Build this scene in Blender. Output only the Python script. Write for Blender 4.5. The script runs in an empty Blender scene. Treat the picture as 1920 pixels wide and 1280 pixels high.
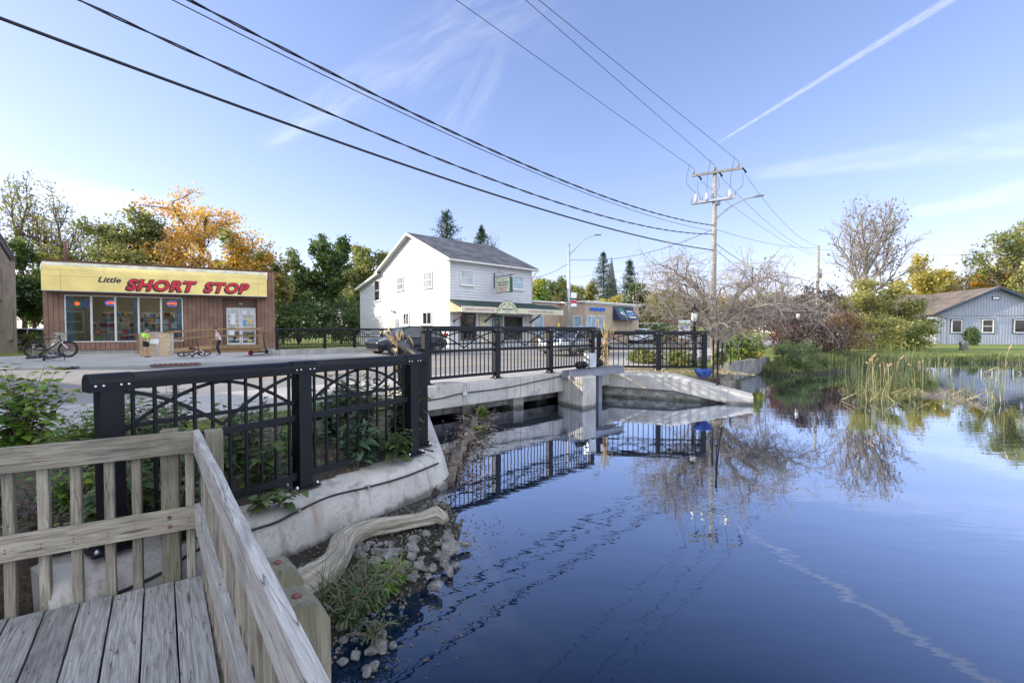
import bpy, math, random
import numpy as np
from mathutils import Vector, Matrix
R_ = math.radians
SC = bpy.context.scene
COL = SC.collection
# ------------------------------------------------------------------ camera
CZ = 1.87                       # eye height above the water (water = z 0)
FPX = 853.0
PITCH = math.atan(22/FPX)
cd = bpy.data.cameras.new("camera"); cam = bpy.data.objects.new("camera", cd); COL.objects.link(cam)
cd.sensor_width = 36; cd.lens = FPX/1920*36; cd.clip_start = .05; cd.clip_end = 3000
cam.location = (0, 0, CZ); cam.rotation_euler = (R_(90)-PITCH, 0, 0)
SC.camera = cam
def ray(px, py):
    a = (px-960)/FPX; b = (640-py)/FPX; c, s = math.cos(PITCH), math.sin(PITCH)
    return Vector((a, c+b*s, -s+b*c))
def at(px, py, Y):
    r = ray(px, py); return Vector((r.x*Y/r.y, Y, CZ+r.z*Y/r.y))
def gz(px, py, z):
    r = ray(px, py); t = (z-CZ)/r.z; return Vector((r.x*t, r.y*t, z))
# ------------------------------------------------------------------ node helpers
def nn(t, typ, ins=None, **kw):
    n = t.nodes.new(typ)
    for k, v in kw.items(): setattr(n, k, v)
    for k, v in (ins or {}).items():
        s = n.inputs[k]
        if isinstance(v, bpy.types.NodeSocket): t.links.new(v, s)
        else: s.default_value = v
    return n
def mth(t, op, a, b=0.0, c=0.0, clamp=False):
    n = t.nodes.new('ShaderNodeMath'); n.operation = op; n.use_clamp = clamp
    for i, v in enumerate((a, b, c)):
        if isinstance(v, bpy.types.NodeSocket): t.links.new(v, n.inputs[i])
        else: n.inputs[i].default_value = v
    return n.outputs[0]
def vdot(t, v, w):
    n = nn(t, 'ShaderNodeVectorMath', {0: v, 1: w}, operation='DOT_PRODUCT'); return n.outputs['Value']
def smooth(t, v, a, b):
    n = nn(t, 'ShaderNodeMapRange', {'Value': v, 'From Min': a, 'From Max': b}, interpolation_type='SMOOTHSTEP'); return n.outputs[0]
def mixc(t, f, a, b, mode='MIX'):
    n = t.nodes.new('ShaderNodeMix'); n.data_type = 'RGBA'; n.blend_type = mode
    for i, v in ((0, f), (6, a), (7, b)):
        if isinstance(v, bpy.types.NodeSocket): t.links.new(v, n.inputs[i])
        else: n.inputs[i].default_value = v if i == 0 else (*v[:3], 1)
    return n.outputs[2]
# ------------------------------------------------------------------ world, sun
SUN_EL, SUN_AZ = R_(21), math.atan2(-.998, .03)
sdir = Vector((math.sin(SUN_AZ)*math.cos(SUN_EL), math.cos(SUN_AZ)*math.cos(SUN_EL), math.sin(SUN_EL)))
SC.view_settings.view_transform = 'Standard'; SC.view_settings.look = 'None'
SC.view_settings.gamma = 1; SC.view_settings.use_curve_mapping = False
SC.view_settings.exposure = 1.6
W = bpy.data.worlds.new("World"); SC.world = W; W.use_nodes = True
t = W.node_tree; t.nodes.clear()
sky = nn(t, 'ShaderNodeTexSky'); sky.sky_type = 'NISHITA'; sky.sun_disc = False
sky.sun_elevation = SUN_EL; sky.sun_rotation = SUN_AZ; sky.altitude = 300; sky.air_density = 1.0; sky.dust_density = .5; sky.ozone_density = 2.2
gen = nn(t, 'ShaderNodeTexCoord').outputs['Generated']
def streak(cx, cy, ex, ey, wid, amp, nscale, seed, lo=.45, hi=.75):
    """cirrus / contrail: a band of sky between two directions, with ragged density"""
    a = ray(cx, cy).normalized(); b = ray(ex, ey).normalized()
    nrm = a.cross(b).normalized(); tan = nrm.cross(a).normalized(); span = math.atan2(b.dot(tan), b.dot(a))
    sep = nn(t, 'ShaderNodeCombineXYZ', {0: vdot(t, gen, tuple(a)), 1: vdot(t, gen, tuple(tan)), 2: vdot(t, gen, tuple(nrm))})
    along = mth(t, 'ARCTAN2', vdot(t, gen, tuple(tan)), vdot(t, gen, tuple(a)))
    u = mth(t, 'DIVIDE', along, span)
    ac = vdot(t, gen, tuple(nrm))
    mp = nn(t, 'ShaderNodeCombineXYZ', {0: mth(t, 'MULTIPLY', along, nscale), 1: mth(t, 'MULTIPLY', ac, nscale*5), 2: float(seed)})
    nz = nn(t, 'ShaderNodeTexNoise', {'Vector': mp.outputs[0], 'Scale': 1.0, 'Detail': 7.0, 'Roughness': .62, 'Distortion': .6}).outputs['Fac']
    return u, ac, nz
def band(u, ac, nz, w0, w1, amp, u0, u1, lo, hi):
    w = mth(t, 'ADD', mth(t, 'MULTIPLY', u, w1-w0), w0)
    k = mth(t, 'DIVIDE', mth(t, 'ABSOLUTE', ac), mth(t, 'MAXIMUM', w, .0008))
    e = mth(t, 'SUBTRACT', 1.0, smooth(t, k, .35, 1.15))
    m = mth(t, 'MULTIPLY', smooth(t, u, u0, u0+.12), mth(t, 'SUBTRACT', 1.0, smooth(t, u, u1-.25, u1)))
    m = mth(t, 'MULTIPLY', m, e); m = mth(t, 'MULTIPLY', m, smooth(t, nz, lo, hi))
    return mth(t, 'MULTIPLY', m, amp)
cl = None
for args, b_ in [((1335, 275, 1780, 0, 0, 0, 60, 3), (.0018, .0072, .42, 0.0, 3.2, .1, .75)),
                 ((500, 262, 960, 10, 0, 0, 7, 11), (.022, .085, .26, -.05, 1.25, .3, .8)),
                 ((845, 255, 1000, -20, 0, 0, 8, 15), (.05, .02, .15, -.05, 1.2, .32, .8)),
                 ((1380, 330, 1920, 262, 0, 0, 5, 21), (.012, .03, .20, 0, 1.5, .3, .75)),
                 ((1700, 400, 1960, 350, 0, 0, 6, 31), (.01, .022, .20, 0, 1.5, .3, .75)),
                 ((60, 350, 330, 398, 0, 0, 6, 41), (.03, .022, .55, -.1, 1.25, .3, .85))]:
    v = band(*streak(*args), *b_)
    cl = v if cl is None else mth(t, 'MAXIMUM', cl, v)
ssep = nn(t, 'ShaderNodeSeparateColor', {0: sky.outputs[0]})
soft = lambda c, g: mth(t, 'DIVIDE', mth(t, 'MULTIPLY', c, g), mth(t, 'ADD', 1.0, mth(t, 'MULTIPLY', c, .10)))
skyc = nn(t, 'ShaderNodeCombineColor', {0: soft(ssep.outputs[0], 1.06), 1: soft(ssep.outputs[1], .94), 2: soft(ssep.outputs[2], 1.12)}).outputs[0]
brt = mixc(t, 1.0, nn(t, 'ShaderNodeRGB').outputs[0], (1, 1, 1), 'MULTIPLY')
lum = nn(t, 'ShaderNodeRGBToBW', {0: sky.outputs[0]}).outputs[0]
clc = nn(t, 'ShaderNodeCombineColor', {0: mth(t, 'ADD', mth(t, 'MULTIPLY', lum, 1.1), 1.2), 1: mth(t, 'ADD', mth(t, 'MULTIPLY', lum, 1.12), 1.25), 2: mth(t, 'ADD', mth(t, 'MULTIPLY', lum, 1.2), 1.5)}).outputs[0]
fin = mixc(t, cl, skyc, clc)
# unseen bright cloud sheet added behind the camera to lift the shaded areas
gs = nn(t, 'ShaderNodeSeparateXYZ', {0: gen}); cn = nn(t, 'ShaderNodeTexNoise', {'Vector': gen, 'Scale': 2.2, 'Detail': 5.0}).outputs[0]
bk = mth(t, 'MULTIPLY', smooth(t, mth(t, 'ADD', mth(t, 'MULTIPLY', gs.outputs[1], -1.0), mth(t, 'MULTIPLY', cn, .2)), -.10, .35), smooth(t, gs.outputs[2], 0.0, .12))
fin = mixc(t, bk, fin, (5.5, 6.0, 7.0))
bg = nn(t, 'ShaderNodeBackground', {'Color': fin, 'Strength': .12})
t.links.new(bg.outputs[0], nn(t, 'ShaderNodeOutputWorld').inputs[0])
sl = bpy.data.lights.new("sun", 'SUN'); sl.energy = 2.5; sl.angle = R_(.5); sl.color = (1, .89, .75)
so = bpy.data.objects.new("sun", sl); COL.objects.link(so); so.location = (-30, -5, 30)
so.rotation_euler = (-sdir).to_track_quat('-Z', 'Y').to_euler()
SC.cycles.max_bounces = 8; SC.cycles.transparent_max_bounces = 12; SC.cycles.use_denoising = True
# ------------------------------------------------------------------ object helpers
WM = {}
def props(o, label=None, cat=None, group=None, kind=None):
    if label: o['label'] = label
    if cat: o['category'] = cat
    if group: o['group'] = group
    if kind: o['kind'] = kind
    return o
def thing(name, label, cat, loc=(0, 0, 0), rz=0, group=None, rot=None):
    o = bpy.data.objects.new(name, None); COL.objects.link(o); o.empty_display_size = .2
    o.location = loc; o.rotation_euler = rot if rot else (0, 0, rz)
    WM[o.name] = Matrix.LocRotScale(Vector(loc), o.rotation_euler, None)
    return props(o, label, cat, group)
def link(name, me, mat, parent=None, mw=None):
    o = bpy.data.objects.new(name, me); COL.objects.link(o)
    if mat is not None and len(me.materials) == 0: me.materials.append(mat)
    if parent is not None:
        o.parent = parent
        if mw is not None: o.matrix_basis = WM[parent.name].inverted() @ mw; WM[o.name] = mw
        else: WM[o.name] = WM[parent.name]
    else:
        if mw is not None: o.matrix_basis = mw
        WM[o.name] = mw or Matrix()
    return o
def dup(o, parent=None, **kw):
    c = o.copy(); COL.objects.link(c); WM[c.name] = WM[o.name]
    if parent is not None: c.parent = parent
    for ch in list(o.children): dup(ch, c)
    for k, v in kw.items():
        if k == 'rz': c.rotation_euler = (0, 0, v)
        elif k == 'scale': c.scale = v if hasattr(v, '__len__') else (v,)*3
        elif k == 'loc': c.location = v
        else: c[k] = v
    return c
class MB:
    def __init__(s): s.v = []; s.f = []; s.sm = []
    def add(s, vs, fs, sm=False):
        o = len(s.v); s.v += [Vector(v) for v in vs]; s.f += [tuple(i+o for i in f) for f in fs]; s.sm += [sm]*len(fs); return s
    def box(s, c, d, M=None):
        x, y, z = (k/2 for k in d); c = Vector(c)
        vs = [Vector((a*x, b*y, e*z)) for e in (-1, 1) for a, b in ((-1, -1), (1, -1), (1, 1), (-1, 1))]
        if M is not None: vs = [M @ v for v in vs]
        return s.add([v+c for v in vs], [(3, 2, 1, 0), (4, 5, 6, 7), (0, 1, 5, 4), (1, 2, 6, 5), (2, 3, 7, 6), (3, 0, 4, 7)])
    def b2(s, lo, hi):
        return s.box([(a+b)/2 for a, b in zip(lo, hi)], [b-a for a, b in zip(lo, hi)])
    def bar(s, a, b, w, h, up=(0, 0, 1)):
        a, b = Vector(a), Vector(b); x = (b-a); L = x.length; x = x/L
        y = Vector(up).cross(x)
        if y.length < 1e-4: y = Vector((0, 1, 0)).cross(x)
        y.normalize(); z = x.cross(y)
        return s.box((a+b)/2, (L, w, h), Matrix((x, y, z)).transposed())
    def tube(s, pts, r, n=8, cap=True, sm=True):
        pts = [Vector(p) for p in pts]; N = len(pts); rr = r if hasattr(r, '__len__') else [r]*N
        vs = []; u = None
        for i, p in enumerate(pts):
            d = (pts[min(i+1, N-1)]-pts[max(i-1, 0)]).normalized()
            if u is None: u = d.cross(Vector((0, 0, 1)) if abs(d.z) < .9 else Vector((1, 0, 0))).normalized()
            u = (u-d*u.dot(d)).normalized(); w = d.cross(u)
            vs += [p+(u*math.cos(2*math.pi*k/n)+w*math.sin(2*math.pi*k/n))*rr[i] for k in range(n)]
        fs = [(i*n+k, i*n+(k+1) % n, (i+1)*n+(k+1) % n, (i+1)*n+k) for i in range(N-1) for k in range(n)]
        s.add(vs, fs, sm)
        if cap: s.f += [tuple(len(s.v)-N*n+k for k in range(n))[::-1], tuple(len(s.v)-n+k for k in range(n))]; s.sm += [False]*2
        return s
    def prism(s, poly, vec):
        n = len(poly); p = [Vector(q) for q in poly]; vec = Vector(vec)
        return s.add(p+[q+vec for q in p], [tuple(range(n))[::-1], tuple(range(n, 2*n))]+[(i, (i+1) % n, n+(i+1) % n, n+i) for i in range(n)])
    def lathe(s, prof, c=(0, 0, 0), n=16, ax='z'):
        c = Vector(c); vs = []
        for r, z in prof:
            for k in range(n):
                a = 2*math.pi*k/n; q = (r*math.cos(a), r*math.sin(a), z)
                if ax == 'y': q = (q[0], q[2], q[1])
                if ax == 'x': q = (q[2], q[0], q[1])
                vs.append(c+Vector(q))
        m = len(prof)
        s.add(vs, [(i*n+k, i*n+(k+1) % n, (i+1)*n+(k+1) % n, (i+1)*n+k) for i in range(m-1) for k in range(n)], True)
        o = len(s.v)-m*n; s.f += [tuple(o+k for k in range(n))[::-1], tuple(o+(m-1)*n+k for k in range(n))]; s.sm += [False]*2
        return s
    def torus(s, c, R, r, ax='y', n=28, m=8, rx=None):
        c = Vector(c); vs = []
        for i in range(n):
            a = 2*math.pi*i/n
            for j in range(m):
                b = 2*math.pi*j/m; q = ((R+r*math.cos(b))*math.cos(a), r*math.sin(b), (R+r*math.cos(b))*math.sin(a))
                if ax == 'z': q = (q[0], q[2], q[1])
                if ax == 'x': q = (q[1], q[0], q[2])
                vs.append(c+Vector(q))
        return s.add(vs, [(i*m+j, ((i+1) % n)*m+j, ((i+1) % n)*m+(j+1) % m, i*m+(j+1) % m) for i in range(n) for j in range(m)], True)
    def xf(s, M):
        s.v = [M @ v for v in s.v]; return s
    def build(s, name, mat, parent=None, local=False, bevel=0, props_=None, origin=None, seg=2):
        me = bpy.data.meshes.new(name)
        if parent is not None and not local:
            Mi = WM[parent.name].inverted(); vs = [Mi @ v for v in s.v]; mw = None
        elif parent is None:
            if origin is None:
                xs = [v.x for v in s.v]; ys = [v.y for v in s.v]; zs = [v.z for v in s.v]
                origin = Vector(((min(xs)+max(xs))/2, (min(ys)+max(ys))/2, min(zs)))
            origin = Vector(origin); vs = [v-origin for v in s.v]; mw = Matrix.Translation(origin)
        else: vs = s.v; mw = None
        me.from_pydata([tuple(v) for v in vs], [], s.f)
        me.polygons.foreach_set('use_smooth', s.sm[:len(me.polygons)])
        me.update()
        if mat is not None: me.materials.append(mat)
        o = bpy.data.objects.new(name, me); COL.objects.link(o)
        if parent is not None: o.parent = parent; WM[o.name] = WM[parent.name]
        else: o.location = origin; WM[o.name] = mw
        if bevel:
            b = o.modifiers.new('bevel', 'BEVEL'); b.width = bevel; b.segments = seg; b.limit_method = 'ANGLE'; b.angle_limit = R_(35)
            me.polygons.foreach_set('use_smooth', [True]*len(me.polygons)); 
            b.harden_normals = True
        if props_: props(o, *props_)
        return o
def board(name, a, b, w, h, mat, parent, bevel=.003, up=(0, 0, 1), roll=0):
    """a plank of its own, local x along its length; w across, h along 'up'"""
    a, b = Vector(a), Vector(b); x = b-a; L = x.length; x.normalize()
    y = Vector(up).cross(x).normalized(); z = x.cross(y)
    mw = Matrix((x, y, z)).transposed().to_4x4(); mw.translation = a
    m = MB(); n = max(2, int(L/.25)); rg = random.Random(hash((round(a.x, 3), round(a.y, 3), name)) & 0xffff)
    vs = []
    for i in range(n+1):
        j = [rg.uniform(-.0018, .0018) for _ in range(4)]
        for k, (p, q) in enumerate(((-1, -1), (1, -1), (1, 1), (-1, 1))): vs.append((L*i/n, p*w/2+j[k], q*h/2+j[(k+1) % 4]))
    m.add(vs, [(i*4+k, i*4+(k+1) % 4, i*4+4+(k+1) % 4, i*4+4+k) for i in range(n) for k in range(4)]+[(3, 2, 1, 0), (n*4, n*4+1, n*4+2, n*4+3)])
    me = bpy.data.meshes.new(name); me.from_pydata([tuple(v) for v in m.v], [], m.f)
    me.materials.append(mat)
    o = link(name, me, mat, parent, mw)
    if bevel:
        bv = o.modifiers.new('bevel', 'BEVEL'); bv.width = bevel; bv.segments = 2; bv.limit_method = 'ANGLE'; bv.angle_limit = R_(50)
    return o
def npmesh(name, V, F, mat, parent=None, smooth=False, local=True):
    V = np.asarray(V, dtype=np.float32); F = np.asarray(F, dtype=np.int32)
    me = bpy.data.meshes.new(name); me.vertices.add(len(V)); me.vertices.foreach_set('co', V.ravel())
    k = F.shape[1]; me.loops.add(F.size); me.loops.foreach_set('vertex_index', F.ravel())
    me.polygons.add(len(F)); me.polygons.foreach_set('loop_start', np.arange(0, F.size, k, dtype=np.int32))
    if smooth: me.polygons.foreach_set('use_smooth', np.ones(len(F), dtype=bool))
    me.update(calc_edges=True); me.validate()
    me.materials.append(mat)
    return me
def text(s, name, size, mat, parent, loc, rot=(R_(90), 0, 0), ext=.004, bold=0, shear=0, spacing=1, sx=1, align='CENTER', props_=None):
    cu = bpy.data.curves.new('t', 'FONT'); cu.body = s; cu.size = size; cu.extrude = ext; cu.offset = bold; cu.shear = shear
    cu.space_character = spacing; cu.align_x = align; cu.align_y = 'CENTER'; cu.resolution_u = 3
    o = bpy.data.objects.new('t', cu); COL.objects.link(o)
    me = bpy.data.meshes.new_from_object(o.evaluated_get(bpy.context.evaluated_depsgraph_get()))
    bpy.data.objects.remove(o); me.materials.clear(); me.materials.append(mat)
    q = bpy.data.objects.new(name, me); COL.objects.link(q); q.parent = parent; WM[q.name] = WM[parent.name]
    q.location = loc; q.rotation_euler = rot; q.scale = (sx, 1, 1)
    return q
# ------------------------------------------------------------------ materials
def base_mat(name):
    m = bpy.data.materials.new(name); m.use_nodes = True; t = m.node_tree; t.nodes.clear()
    out = t.nodes.new('ShaderNodeOutputMaterial'); b = t.nodes.new('ShaderNodeBsdfPrincipled'); t.links.new(b.outputs[0], out.inputs[0])
    return m, t, b, out
def pbr(name, col, rough=.7, var=.18, scale=2.5, bump=.15, bscale=40, metal=0, col2=None, spots=None, fine=.12, coat=0, bdist=.004, lo=.35, hi=.65):
    m, t, b, out = base_mat(name)
    co = nn(t, 'ShaderNodeTexCoord').outputs['Object']
    n1 = nn(t, 'ShaderNodeTexNoise', {'Vector': co, 'Scale': scale, 'Detail': 6.0, 'Roughness': .6}).outputs[0]
    n2 = nn(t, 'ShaderNodeTexNoise', {'Vector': co, 'Scale': bscale, 'Detail': 4.0, 'Roughness': .7}).outputs[0]
    c = Vector(col); ca = tuple(c*(1-var)); cb = tuple(col2) if col2 else tuple(c*(1+var))
    x = mixc(t, smooth(t, n1, lo, hi), ca, cb)
    f = mth(t, 'ADD', mth(t, 'MULTIPLY', n2, 2*fine), 1-fine)
    x = mixc(t, 1.0, x, nn(t, 'ShaderNodeCombineColor', {0: f, 1: f, 2: f}).outputs[0], 'MULTIPLY')
    if spots:
        n3 = nn(t, 'ShaderNodeTexNoise', {'Vector': co, 'Scale': spots[0], 'Detail': 5.0, 'Distortion': .8}).outputs[0]
        x = mixc(t, mth(t, 'MULTIPLY', smooth(t, n3, spots[1], spots[1]+.08), spots[3] if len(spots) > 3 else .8), x, spots[2])
    t.links.new(x, b.inputs['Base Color'])
    t.links.new(mth(t, 'ADD', mth(t, 'MULTIPLY', n1, .2), rough-.1, clamp=True), b.inputs['Roughness'])
    b.inputs['Metallic'].default_value = metal
    if coat: b.inputs['Coat Weight'].default_value = coat; b.inputs['Coat Roughness'].default_value = .05
    if bump:
        bp = nn(t, 'ShaderNodeBump', {'Height': n2, 'Strength': bump, 'Distance': bdist}); t.links.new(bp.outputs[0], b.inputs['Normal'])
    return m
def wood(name, ca, cb, green=0, gcol=(.09, .11, .03), gs=14.0, bump=.5, dark=(.03, .025, .02), src='Object'):
    m, t, b, out = base_mat(name)
    co = nn(t, 'ShaderNodeTexCoord').outputs[src]; rnd = nn(t, 'ShaderNodeObjectInfo').outputs['Random']
    off = nn(t, 'ShaderNodeVectorMath', {0: co, 1: nn(t, 'ShaderNodeCombineXYZ', {0: mth(t, 'MULTIPLY', rnd, 37.0), 1: mth(t, 'MULTIPLY', rnd, 11.0), 2: rnd}).outputs[0]}, operation='ADD').outputs[0]
    mp = nn(t, 'ShaderNodeMapping', {'Vector': off, 'Scale': (1.3, gs, gs)}).outputs[0]
    g = nn(t, 'ShaderNodeTexNoise', {'Vector': mp, 'Scale': 2.2, 'Detail': 8.0, 'Roughness': .65, 'Distortion': 1.6}).outputs[0]
    mp2 = nn(t, 'ShaderNodeMapping', {'Vector': off, 'Scale': (2.0, 110, 110)}).outputs[0]
    g2 = nn(t, 'ShaderNodeTexNoise', {'Vector': mp2, 'Scale': 1.6, 'Detail': 5.0, 'Roughness': .6, 'Distortion': .5}).outputs[0]
    big = nn(t, 'ShaderNodeTexNoise', {'Vector': off, 'Scale': 2.3, 'Detail': 4.0}).outputs[0]
    x = mixc(t, smooth(t, g, .3, .7), ca, cb)
    crack = mth(t, 'SUBTRACT', 1.0, smooth(t, g2, .30, .46))
    x = mixc(t, mth(t, 'MULTIPLY', crack, .5), x, dark)
    x = mixc(t, mth(t, 'MULTIPLY', smooth(t, big, .5, .72), .5), x, tuple(Vector(ca)*.55))
    ck = nn(t, 'ShaderNodeTexNoise', {'Vector': nn(t, 'ShaderNodeMapping', {'Vector': off, 'Scale': (.55, 16, 16)}).outputs[0], 'Scale': 1.5, 'Detail': 2.0}).outputs[0]
    x = mixc(t, mth(t, 'MULTIPLY', mth(t, 'SUBTRACT', 1.0, smooth(t, mth(t, 'ABSOLUTE', mth(t, 'SUBTRACT', ck, .5)), .002, .008)), .7), x, dark)
    kn = nn(t, 'ShaderNodeTexVoronoi', {'Vector': nn(t, 'ShaderNodeMapping', {'Vector': off, 'Scale': (1.1, 9, 9)}).outputs[0], 'Scale': 1.0}).outputs['Distance']
    x = mixc(t, mth(t, 'MULTIPLY', mth(t, 'SUBTRACT', 1.0, smooth(t, kn, .05, .12)), .75), x, dark)
    if green:
        gn = nn(t, 'ShaderNodeTexNoise', {'Vector': off, 'Scale': 5.0, 'Detail': 6.0, 'Roughness': .7}).outputs[0]
        x = mixc(t, mth(t, 'MULTIPLY', smooth(t, gn, .42, .62), green), x, gcol)
    pw = mth(t, 'ADD', mth(t, 'MULTIPLY', rnd, .45), .76)
    x = mixc(t, 1.0, x, nn(t, 'ShaderNodeCombineColor', {0: pw, 1: pw, 2: pw}).outputs[0], 'MULTIPLY')
    t.links.new(x, b.inputs['Base Color']); b.inputs['Roughness'].default_value = .82
    h = mth(t, 'ADD', g2, mth(t, 'MULTIPLY', g, .6))
    bp = nn(t, 'ShaderNodeBump', {'Height': h, 'Strength': bump, 'Distance': .006}); t.links.new(bp.outputs[0], b.inputs['Normal'])
    return m
def leafm(name, cols, nscale=.5, trans=.55, rough=.55, amt=.65):
    cols = [tuple(min(.75, v*(1.6 if name not in ('l_near', 'l_nearyellow', 'l_blue', 'grassblade', 'l_red') else 1.0)) for v in c) for c in cols]
    m, t, b, out = base_mat(name); t.nodes.remove(b)
    g = nn(t, 'ShaderNodeNewGeometry'); co = nn(t, 'ShaderNodeTexCoord').outputs['Object']
    n = nn(t, 'ShaderNodeTexNoise', {'Vector': co, 'Scale': nscale, 'Detail': 3.0}).outputs[0]
    f = mth(t, 'ADD', mth(t, 'MULTIPLY', g.outputs['Random Per Island'], 1-amt), mth(t, 'MULTIPLY', smooth(t, n, .32, .68), amt))
    cr = nn(t, 'ShaderNodeValToRGB', {0: f}); e = cr.color_ramp.elements
    e[0].color = (*cols[0], 1); e[1].color = (*cols[-1], 1)
    for i, c in enumerate(cols[1:-1]): q = e.new((i+1)/(len(cols)-1)); q.color = (*c, 1)
    c = cr.outputs[0]
    d = nn(t, 'ShaderNodeBsdfDiffuse', {'Color': c}); tr = nn(t, 'ShaderNodeBsdfTranslucent', {'Color': c}); gl = nn(t, 'ShaderNodeBsdfGlossy', {'Roughness': rough-.1, 'Color': (.6, .6, .6, 1)})
    mx = nn(t, 'ShaderNodeMixShader', {0: trans, 1: d.outputs[0], 2: tr.outputs[0]})
    mx2 = nn(t, 'ShaderNodeMixShader', {0: .06, 1: mx.outputs[0], 2: gl.outputs[0]}); t.links.new(mx2.outputs[0], out.inputs[0])
    return m
def emis(name, col, s=1.0):
    m, t, b, out = base_mat(name); b.inputs['Base Color'].default_value = (*[c*.3 for c in col], 1)
    b.inputs['Emission Color'].default_value = (*col, 1); b.inputs['Emission Strength'].default_value = s; return m
def glassy(name, col=(.02, .025, .03), rough=.04, var=.5, spec=.8, scale=1.2):
    m, t, b, out = base_mat(name); co = nn(t, 'ShaderNodeTexCoord').outputs['Object']
    n = nn(t, 'ShaderNodeTexNoise', {'Vector': co, 'Scale': scale, 'Detail': 3.0}).outputs[0]
    t.links.new(mixc(t, smooth(t, n, .35, .65), tuple(Vector(col)*(1-var)), tuple(Vector(col)*(1+var))), b.inputs['Base Color'])
    b.inputs['Roughness'].default_value = rough; b.inputs['Specular IOR Level'].default_value = spec
    bp = nn(t, 'ShaderNodeBump', {'Height': n, 'Strength': .08, 'Distance': .05}); t.links.new(bp.outputs[0], b.inputs['Normal'])
    return m
def clearglass(name):
    m, t, b, out = base_mat(name); t.nodes.remove(b)
    fr = nn(t, 'ShaderNodeFresnel', {'IOR': 1.55}).outputs[0]
    fr = mth(t, 'ADD', mth(t, 'MULTIPLY', fr, 1.3), .10, clamp=True)
    gl = nn(t, 'ShaderNodeBsdfGlossy', {'Roughness': .02, 'Color': (.9, .95, 1, 1)}); tp = nn(t, 'ShaderNodeBsdfTransparent', {'Color': (.82, .88, .88, 1)})
    t.links.new(nn(t, 'ShaderNodeMixShader', {0: fr, 1: tp.outputs[0], 2: gl.outputs[0]}).outputs[0], out.inputs[0]); return m
mt = {}
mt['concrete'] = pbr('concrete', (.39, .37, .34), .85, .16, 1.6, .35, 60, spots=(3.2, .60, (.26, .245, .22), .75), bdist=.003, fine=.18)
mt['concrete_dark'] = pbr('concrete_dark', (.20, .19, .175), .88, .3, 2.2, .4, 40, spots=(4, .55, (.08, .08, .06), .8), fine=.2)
mt['stone'] = pbr('stone', (.22, .205, .18), .9, .3, 3.5, .5, 22, spots=(6, .56, (.10, .10, .07)), bdist=.01, fine=.2)
mt['rock'] = pbr('rock', (.24, .235, .22), .85, .45, 1.2, .7, 9, spots=(2.2, .58, (.16, .165, .10)), bdist=.05, fine=.3)
mt['asphalt'] = pbr('asphalt', (.215, .205, .19), .9, .12, .35, .4, 90, spots=(.7, .62, (.19, .185, .18), .6), fine=.25)
mt['sidewalk'] = pbr('sidewalk', (.36, .345, .32), .9, .12, .6, .3, 70, spots=(1.1, .62, (.30, .29, .27), .5), fine=.16)
mt['paint_yellow'] = pbr('paint_yellow', (.55, .38, .10), .8, .2, 6, .2, 60)
mt['paint_white'] = pbr('paint_white', (.65, .65, .63), .8, .2, 6, .2, 60)
mt['black_metal'] = pbr('black_metal', (.004, .0046, .0065), .55, .25, 6, .06, 120, spots=(22, .68, (.04, .036, .032), .3), fine=.3)
mt['grey_metal'] = pbr('grey_metal', (.20, .215, .25), .5, .1, 3, .1, 60, metal=.3)
mt['galv'] = pbr('galv', (.42, .43, .45), .45, .15, 4, .05, 60, metal=.6)
mt['gravel'] = pbr('gravel', (.11, .105, .09), .9, .6, 14, .5, 60, fine=.3)
mt['bolt'] = pbr('bolt', (.65, .66, .68), .35, .1, 9, 0, 30, metal=.8)
[n for n in mt['black_metal'].node_tree.nodes if n.bl_idname == 'ShaderNodeBsdfPrincipled'][0].inputs['Specular IOR Level'].default_value = .3
mt['rust'] = pbr('rust', (.16, .06, .05), .8, .3, 30, .5, 90)
mt['deckwood'] = wood('deckwood', (.16, .155, .15), (.35, .345, .335), 0, bump=.9, gs=20)
mt['railwood'] = wood('railwood', (.155, .135, .105), (.36, .32, .26), .15, (.15, .14, .07), gs=20)
mt['railwhite'] = wood('railwhite', (.30, .285, .265), (.58, .56, .53), 0, gs=22, bump=.7)
mt['postwood'] = wood('postwood', (.135, .12, .09), (.28, .25, .19), .35, (.11, .125, .04))
mt['treated'] = wood('treated', (.26, .16, .08), (.38, .25, .13), 0, bump=.2)
mt['ply'] = wood('ply', (.46, .34, .21), (.60, .46, .31), 0, gs=5, bump=.15, dark=(.3, .2, .12))
mt['drift'] = wood('drift', (.17, .145, .11), (.44, .40, .33), .12, (.10, .11, .06), gs=26, bump=1.2, src='UV')
mt['chairwood'] = wood('chairwood', (.25, .23, .17), (.42, .40, .33), .2)
mt['brownwall'] = pbr('brownwall', (.215, .125, .085), .8, .2, 1.2, .3, 50, fine=.15, spots=(1.6, .62, (.11, .07, .06), .5))
mt['browndark'] = pbr('browndark', (.09, .052, .04), .8, .2, 1.2, .2, 50)
mt['signyellow'] = pbr('signyellow', (.80, .63, .22), .55, .07, 1.2, .04, 30, spots=(2.0, .66, (.58, .47, .2), .4), fine=.05)
mt['signgreyed'] = pbr('signgreyed', (.52, .50, .36), .6, .2, 2.5, .05, 30, fine=.08)
mt['signseam'] = pbr('signseam', (.33, .28, .12), .6, .1, 3, 0, 30)
mt['redframe'] = pbr('redframe', (.16, .012, .015), .4, .1, 3, 0, 30)
mt['red'] = pbr('red', (.48, .015, .03), .5, .08, 3, 0, 30, fine=.04)
mt['ink'] = pbr('ink', (.012, .014, .022), .6, .1, 3, 0, 30)
mt['white'] = pbr('white', (.78, .78, .76), .5, .05, 2, .05, 60, fine=.05)
mt['siding'] = pbr('siding', (.52, .53, .54), .55, .05, 1.2, .06, 30, spots=(1.5, .64, (.46, .465, .46), .5), fine=.05)
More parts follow.
